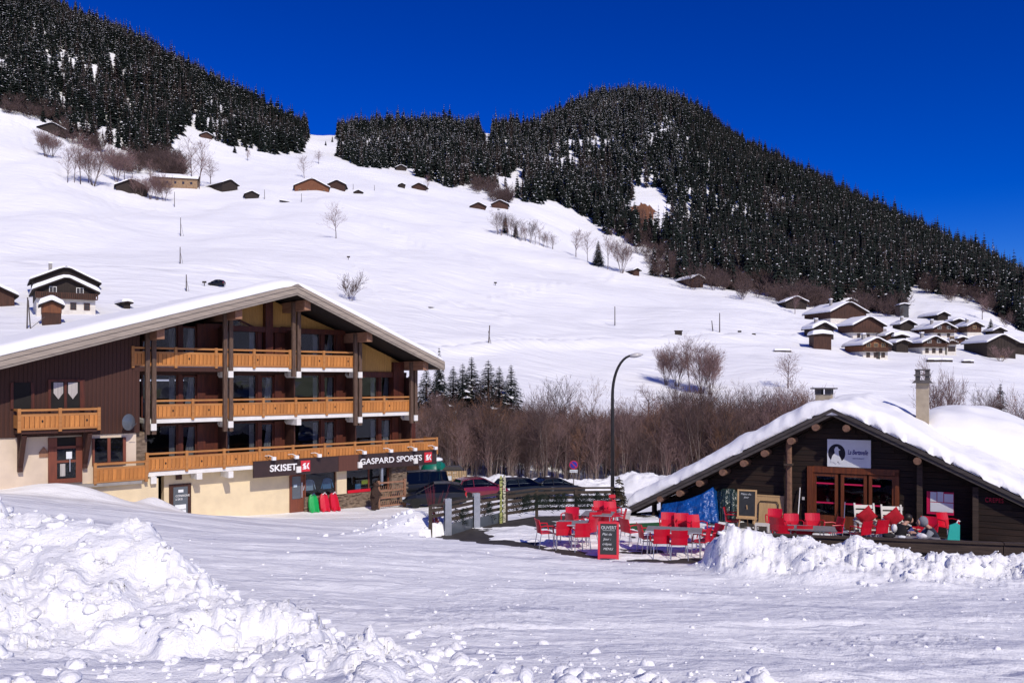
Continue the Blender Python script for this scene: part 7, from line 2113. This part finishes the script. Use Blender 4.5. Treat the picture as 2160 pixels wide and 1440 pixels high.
# ---------------------------------------------------------------- street lamp and sign
x, Y = (1292 - CU) / F * 40, 40.0
z0 = gz(x, Y); zt = H + (HV - 748) / F * Y
e = empty('street_lamp', (x, Y, z0), 0, 'tall dark street lamp with a curved arm', 'street lamp')
zt -= z0; pts = [(0, 0, -.2), (0, 0, zt * .55), (.0, 0, zt - 1.9)]
for k in range(1, 11):
    a = R(9 * k); pts.append((.92 * (1 - math.cos(a)) , 0, zt - 1.9 + 1.86 * math.sin(a)))
MB().tube(pts, [.095, .085, .075] + [.07 - .002 * k for k in range(10)], 10).build('pole', 'lamp_pole', e, True)
MB().lathe([(.10, 0), (.12, .9), (.10, 1.0)], 10).build('base', 'lamp_pole', e)
hd = MB(); 
for i in range(7):
    f = i / 6; w = .03 + .17 * math.sin(math.pi * min(1, f * .9 + .12)); h = .10 * math.sin(math.pi * min(1, f * .85 + .15))
    for k in range(10):
        a = 2 * math.pi * k / 10; hd.v.append((.82 + f * .62, w * math.cos(a), zt - .06 + .07 * f + (h + .02) * math.sin(a)))
for i in range(6):
    for k in range(10): hd.f.append((i * 10 + k, i * 10 + (k + 1) % 10, (i + 1) * 10 + (k + 1) % 10, (i + 1) * 10 + k)); hd.mi.append(0)
hd.f += [tuple(reversed(range(10))), tuple(range(60, 70))]; hd.mi += [0, 0]
hd.build('lamp_head', 'lamp_glass', e, True)
Y = 66.0; x = (1210 - CU) / F * Y; zc_ = H + (HV - 980) / F * Y; z0 = gz(x, Y)
e = empty('no_parking_sign', (x, Y, z0), 0, 'round blue no-parking sign with red rim on a pole', 'sign')
zc_ -= z0
MB().tube([(0, .03, -.3), (0, .03, zc_ + .3)], .035, 6).build('pole', 'pole_wood', e)
def disc(r, y, n=28): return MB().prism([(r * math.cos(2 * math.pi * k / n), y, zc_ + r * math.sin(2 * math.pi * k / n)) for k in range(n)], (0, .012, 0))
disc(.34, -.02).build('rim', 'sign_rim', e); disc(.26, -.035).build('disc', 'sign_blue', e)
MB().box((0, -.042, zc_), (.56, .012, .075), ry=R(45)).build('bar', 'sign_rim', e)
pl = MB().bx(-.30, .30, -.02, .0, zc_ - .58, zc_ - .38).build('plate', 'panel_white', e)
lettering('lettering', 'RÉSERVÉ', .12, 'ink_black', pl, (-.26, -.024, zc_ - .53), extrude=.002, width=.52)

# ---------------------------------------------------------------- cars
def make_car(name, label, mat, loc, rz, kind='hatch'):
    """x forward, y left, wheels on z = 0"""
    e = empty(name, loc, rz, label, 'car', 'parked cars')
    L = {'hatch': 4.0, 'estate': 4.5, 'sedan': 4.5, 'van': 4.6}[kind]
    roof = {'hatch': 1.5, 'estate': 1.48, 'sedan': 1.42, 'van': 1.85}[kind]
    if kind == 'hatch':
        st = [(-L / 2, .45, .78, .55), (-L / 2 + .04, .3, .95, .74), (-L / 2 + .35, .25, .98, .80), (-.9, .22, .97, .85), (.55, .22, .95, .85), (1.15, .24, .90, .84), (1.7, .28, .76, .76), (L / 2, .35, .6, .58)]
        gh = [(-L / 2 + .10, .95, .95), (-L / 2 + .45, roof - .10, 0), (-1.0, roof, 0), (.05, roof - .02, 0), (1.15, .91, .91)]
    elif kind == 'estate':
        st = [(-L / 2, .42, .80, .6), (-L / 2 + .05, .3, .94, .76), (-L / 2 + .4, .25, .96, .83), (-1, .22, .95, .87), (.6, .22, .94, .87), (1.2, .24, .90, .85), (1.9, .28, .74, .78), (L / 2, .35, .58, .6)]
        gh = [(-L / 2 + .08, .94, .94), (-L / 2 + .5, roof - .05, 0), (-1.1, roof, 0), (.15, roof - .03, 0), (1.2, .91, .91)]
    elif kind == 'sedan':
        st = [(-L / 2, .42, .78, .6), (-L / 2 + .06, .3, .98, .74), (-L / 2 + .4, .25, 1.0, .82), (-1.2, .22, .96, .86), (.6, .22, .94, .86), (1.2, .24, .89, .84), (1.9, .28, .74, .78), (L / 2, .35, .58, .6)]
        gh = [(-1.75, 1.0, .98), (-1.05, roof - .02, 0), (-.55, roof, 0), (.2, roof - .03, 0), (1.2, .90, .9)]
    else:
        st = [(-L / 2, .45, .9, .8), (-L / 2 + .05, .3, 1.1, .88), (-1.5, .25, 1.1, .92), (.6, .22, 1.08, .92), (1.4, .25, 1.0, .9), (2.0, .3, .85, .85), (L / 2, .35, .7, .7)]
        gh = [(-L / 2 + .05, 1.1, 1.1), (-L / 2 + .2, roof - .04, 0), (-1, roof, 0), (.5, roof - .02, 0), (1.45, 1.02, 1.0)]
    b = MB(); nr = 8
    for x, zb, zt, w in st:
        for y, z in ((-w * .92, zb), (-w, zb + .16), (-w * 1.0, (zb + zt) / 2 + .05), (-w * .93, zt - .03), (w * .93, zt - .03), (w, (zb + zt) / 2 + .05), (w, zb + .16), (w * .92, zb)): b.v.append((x, y, z))
    for i in range(len(st) - 1):
        for k in range(nr): b.f.append((i * nr + k, i * nr + (k + 1) % nr, (i + 1) * nr + (k + 1) % nr, (i + 1) * nr + k)[::-1]); b.mi.append(0)
    b.f += [tuple(range(nr)), tuple(reversed(range((len(st) - 1) * nr, len(st) * nr)))]; b.mi += [0, 0]
    # roof and pillars
    wr, wb = .60, .78
    g_ = gh
    pts = []
    for i, (x, z, _) in enumerate(g_):
        base = i in (0, len(g_) - 1)
        w = wb if base else wr
        pts.append((x, w, z))
    for i in range(1, len(pts) - 2):
        (x0, w0, z0), (x1, w1, z1) = pts[i], pts[i + 1]
        b.add([(x0, -w0, z0), (x1, -w1, z1), (x1, w1, z1), (x0, w0, z0), (x0, -w0 - .03, z0 - .05), (x1, -w1 - .03, z1 - .05), (x1, w1 + .03, z1 - .05), (x0, w0 + .03, z0 - .05)], [(0, 1, 2, 3), (0, 4, 5, 1), (2, 6, 7, 3), (7, 6, 5, 4)])
    for sg in (-1, 1):
        for a, c in ((0, 1), (len(pts) - 1, len(pts) - 2)):
            b.beam((pts[a][0], sg * pts[a][1], pts[a][2] - .02), (pts[c][0], sg * pts[c][1], pts[c][2] - .03), .06, .06)
        xm = (pts[1][0] + pts[-2][0]) / 2 - .05
        b.beam((xm, sg * wb, .93), (xm, sg * wr, pts[2][2] - .04), .05, .09)
    bo = b.build('body', mat, e)
    bv = bo.modifiers.new('soft', 'BEVEL'); bv.width = .03; bv.segments = 2; bv.limit_method = 'ANGLE'
    # glass
    def quad(nm, q): MB().add(q, [(0, 1, 2, 3)]).build(nm, 'car_glass', e)
    f, r_ = pts[-1], pts[0]; f2, r2 = pts[-2], pts[1]
    quad('windscreen', [(f[0], -f[1] + .04, f[2]), (f[0], f[1] - .04, f[2]), (f2[0], f2[1], f2[2] - .02), (f2[0], -f2[1], f2[2] - .02)])
    quad('rear_window', [(r_[0], r_[1] - .05, r_[2]), (r_[0], -r_[1] + .05, r_[2]), (r2[0], -r2[1], r2[2] - .02), (r2[0], r2[1], r2[2] - .02)])
    for sg in (-1, 1):
        zb = .96
        xm = (pts[1][0] + pts[-2][0]) / 2 - .05
        quad('side_window', [(r_[0] + .1, sg * (wb + .005), zb), (xm, sg * (wb + .005), zb - .01), (xm, sg * (wr + .012), pts[2][2] - .05), (r2[0] + .05, sg * (wr + .012), r2[2] - .05)])
        quad('side_window', [(xm, sg * (wb + .005), zb - .01), (f[0] - .06, sg * (wb + .005), zb - .03), (f2[0], sg * (wr + .012), f2[2] - .05), (xm, sg * (wr + .012), pts[2][2] - .05)])
    wy = max(s[3] for s in st)
    for x in (-L / 2 + .78, L / 2 - .80):
        for sg in (-1, 1):
            ty = MB(); ty.lathe([(.20, -.10), (.30, -.10), (.32, -.05), (.32, .05), (.30, .10), (.20, .10)], 18)
            w = ty.build('wheel', 'tyre', e, loc=(x, sg * (wy - .07), .32), rot=(R(90), 0, 0))
            MB().lathe([(.02, -.085), (.20, -.092), (.20, .092), (.02, .085)], 14).build('rim', 'aluminium', w)
            MB().lathe([(.36, -.015), (.38, .012), (.37, .02)], 18, (0, 0, 0)).build('wheel_arch', 'tyre', e, loc=(x, sg * (wy - .005), .34), rot=(R(90), 0, 0)) if False else None
    xr, xf = -L / 2, L / 2
    for sg in (-1, 1):
        MB().box((xr + .07, sg * (st[1][3] - .10), .80 if kind != 'van' else .9), (.10, .20, .34)).build('tail_light', 'tail_red', e)
        MB().box((xf - .16, sg * (st[-1][3] - .06), .60), (.30, .24, .13), rz=sg * R(-18)).build('headlight', 'head_lamp', e)
        MB().box((.95, sg * (wb + .10), .98), (.12, .16, .11)).build('wing_mirror', mat, e)
    MB().bx(xr - .03, xr + .02, -.26, .26, .52, .63).build('number_plate', 'plate', e)
    MB().bx(xf - .03, xf + .02, -.26, .26, .38, .48).build('number_plate', 'plate', e)
    return e
def car_at(u, v, Y, rz, name, label, mat, kind):
    x = (u - CU) / F * Y; z = H + (HV - v) / F * Y
    z = min(z, gz(x, Y) + .02) if v is None else z
    return make_car(name, label, mat, (x, Y, gz(x, Y)), R(rz), kind)
car_at(917, 1064, 53.8, 186, 'black_hatchback', 'black hatchback parked before the steel fence posts, front to the shop', 'car_black', 'hatch')
car_at(872, 1060, 57.5, 205, 'black_van', 'dark van half hidden behind the stone pier of the shop', 'car_black', 'van')
car_at(1012, 1040, 58.5, 28, 'red_hatchback', 'dark red hatchback parked with its rear to the viewer', 'car_red', 'hatch')
car_at(1104, 1045, 60.5, 32, 'dark_estate_car', 'dark green-black estate car with a lit red tail light', 'car_green', 'estate')
car_at(1170, 1045, 63.0, 24, 'dark_saloon_car', 'dark saloon car right of the estate car', 'car_black', 'sedan')
p = place(457, 603); make_car('distant_car', 'small dark car on the road above the big chalet roof', 'car_black', p, R(175), 'hatch')

# ---------------------------------------------------------------- bins and slat fence
Y = 62.5; x = (915 - CU) / F * Y; z0 = gz(x, Y)
e = empty('bottle_bank', (x, Y, z0), 0, 'green dome-shaped bottle bank behind the slat fence', 'container')
MB().lathe([(.95, 0), (1.0, .4), (.98, 1.6), (.80, 2.05), (.45, 2.3), (.1, 2.38)], 20).build('shell', 'bin_green', e, True)
MB().bx(-.45, -.05, -1.04, -.9, 1.55, 1.65).build('slot', 'panel_white', e)
MB().blob((.1, 0, 2.35), (1.2, 1.2, .35), 4, 12, 6, .1).build('snow_cap', 'snow_far', e, True)
x2 = (925 - CU) / F * 59.5
tag(MB().tube([(0, 0, 0), (0, 0, 2.3)], .09, 8).bx(-.14, .14, -.12, .12, 1.9, 2.35).build('green_post', 'bin_green', None, loc=(x2, 59.5, gz(x2, 59.5))), 'green post in front of the bottle bank', 'post')
x = (955 - CU) / F * 62; e = empty('waste_bin', (x, 62, gz(x, 62)), 0, 'grey waste bin with pale labels right of the bottle bank', 'bin')
MB().bx(-.7, .7, -.5, .5, 0, 1.75).build('body', 'bin_grey', e); MB().prism([(-.74, -.54, 1.76), (-.5, -.54, 2.0), (.5, -.54, 2.0), (.74, -.54, 1.76)], (0, 1.08, 0)).build('lid', 'bin_grey', e)
for k in (-1, 1): MB().bx(k * .17 - .14, k * .17 + .14, -.52, -.505, 1.35, 1.62).build('label', 'panel_white', e)
MB().bx(-.5, .5, -.55, -.50, 1.18, 1.26).build('rim', 'letter_white', e)
a = Vector(((893 - CU) / F * 60.3, 60.3)); b = Vector(((984 - CU) / F * 60.8, 60.8)); z0 = gz(a.x, a.y)
sf = empty('slat_fence', (a.x, a.y, z0), math.atan2(b.y - a.y, b.x - a.x), 'pale vertical slat fence hiding the bins', 'fence')
L = (b - a).length; n = 26
sm = MB().bx(-.042, .042, -.012, .012, 0, 1.42).mesh('slat', 'slat_pale')
for k in range(n): put('slat', sm, sf, (L * (k + .5) / n, -.02, .18))
for z in (.4, 1.3): MB().bx(0, L, .0, .06, z, z + .1).build('rail', 'pole_wood', sf)
for k in range(4): MB().bx(L * k / 3 - .05, L * k / 3 + .05, .06, .16, -.2, 1.6).build('post', 'pole_wood', sf)
MB().bx(L * .56, L * .56 + .28, -.06, -.035, .95, 1.25).build('notice', 'panel_white', sf)
# ploughed snow wall behind the cars
def snow_wall():
    xs_ = np.linspace(-4, 34, 220); ws = np.linspace(-3.0, 3.0, 40)
    Xw, W_ = np.meshgrid(xs_, ws)
    yc = np.interp(xs_, [-4, 0, 8, 16, 34], [66.5, 68.5, 70.0, 66, 60])
    Yw = yc[None, :] + W_
    crest = np.interp(CU + F * xs_ / yc, [960, 1045, 1075, 1100, 1135, 1165, 1210, 1260, 1300, 1335, 1370, 2000], [1025, 1002, 1004, 1006, 1012, 1005, 1012, 1014, 1004, 992, 1000, 1030])
    zt = H + (HV - crest) / F * yc
    gzv = ground(Xw, Yw)
    hgt = np.maximum(zt[None, :] - gzv, .1)
    pr = np.clip(1 - (np.abs(W_) / 2.9) ** 1.6, 0, 1) * (1 - sst(30, 34, Xw)) * sst(-4, -2.6, Xw)
    Z = gzv - .25 + (hgt + .25) * pr + pr * (.16 * lumps(Xw, Yw, .9, 33) + .10 * lumps(Xw, Yw, .4, 34) + .1 * fbm(Xw, Yw, 3, 35) - .1)
    V = np.stack([Xw.ravel(), Yw.ravel(), Z.ravel()], 1); n_ = len(xs_)
    i = (np.arange(len(ws) - 1)[:, None] * n_ + np.arange(n_ - 1)[None, :]).ravel()
    o = put('snow_bank', np_mesh('snow_bank', V, np.stack([i, i + 1, i + n_ + 1, i + n_], 1), ['snow'])); o['kind'] = 'structure'
snow_wall()
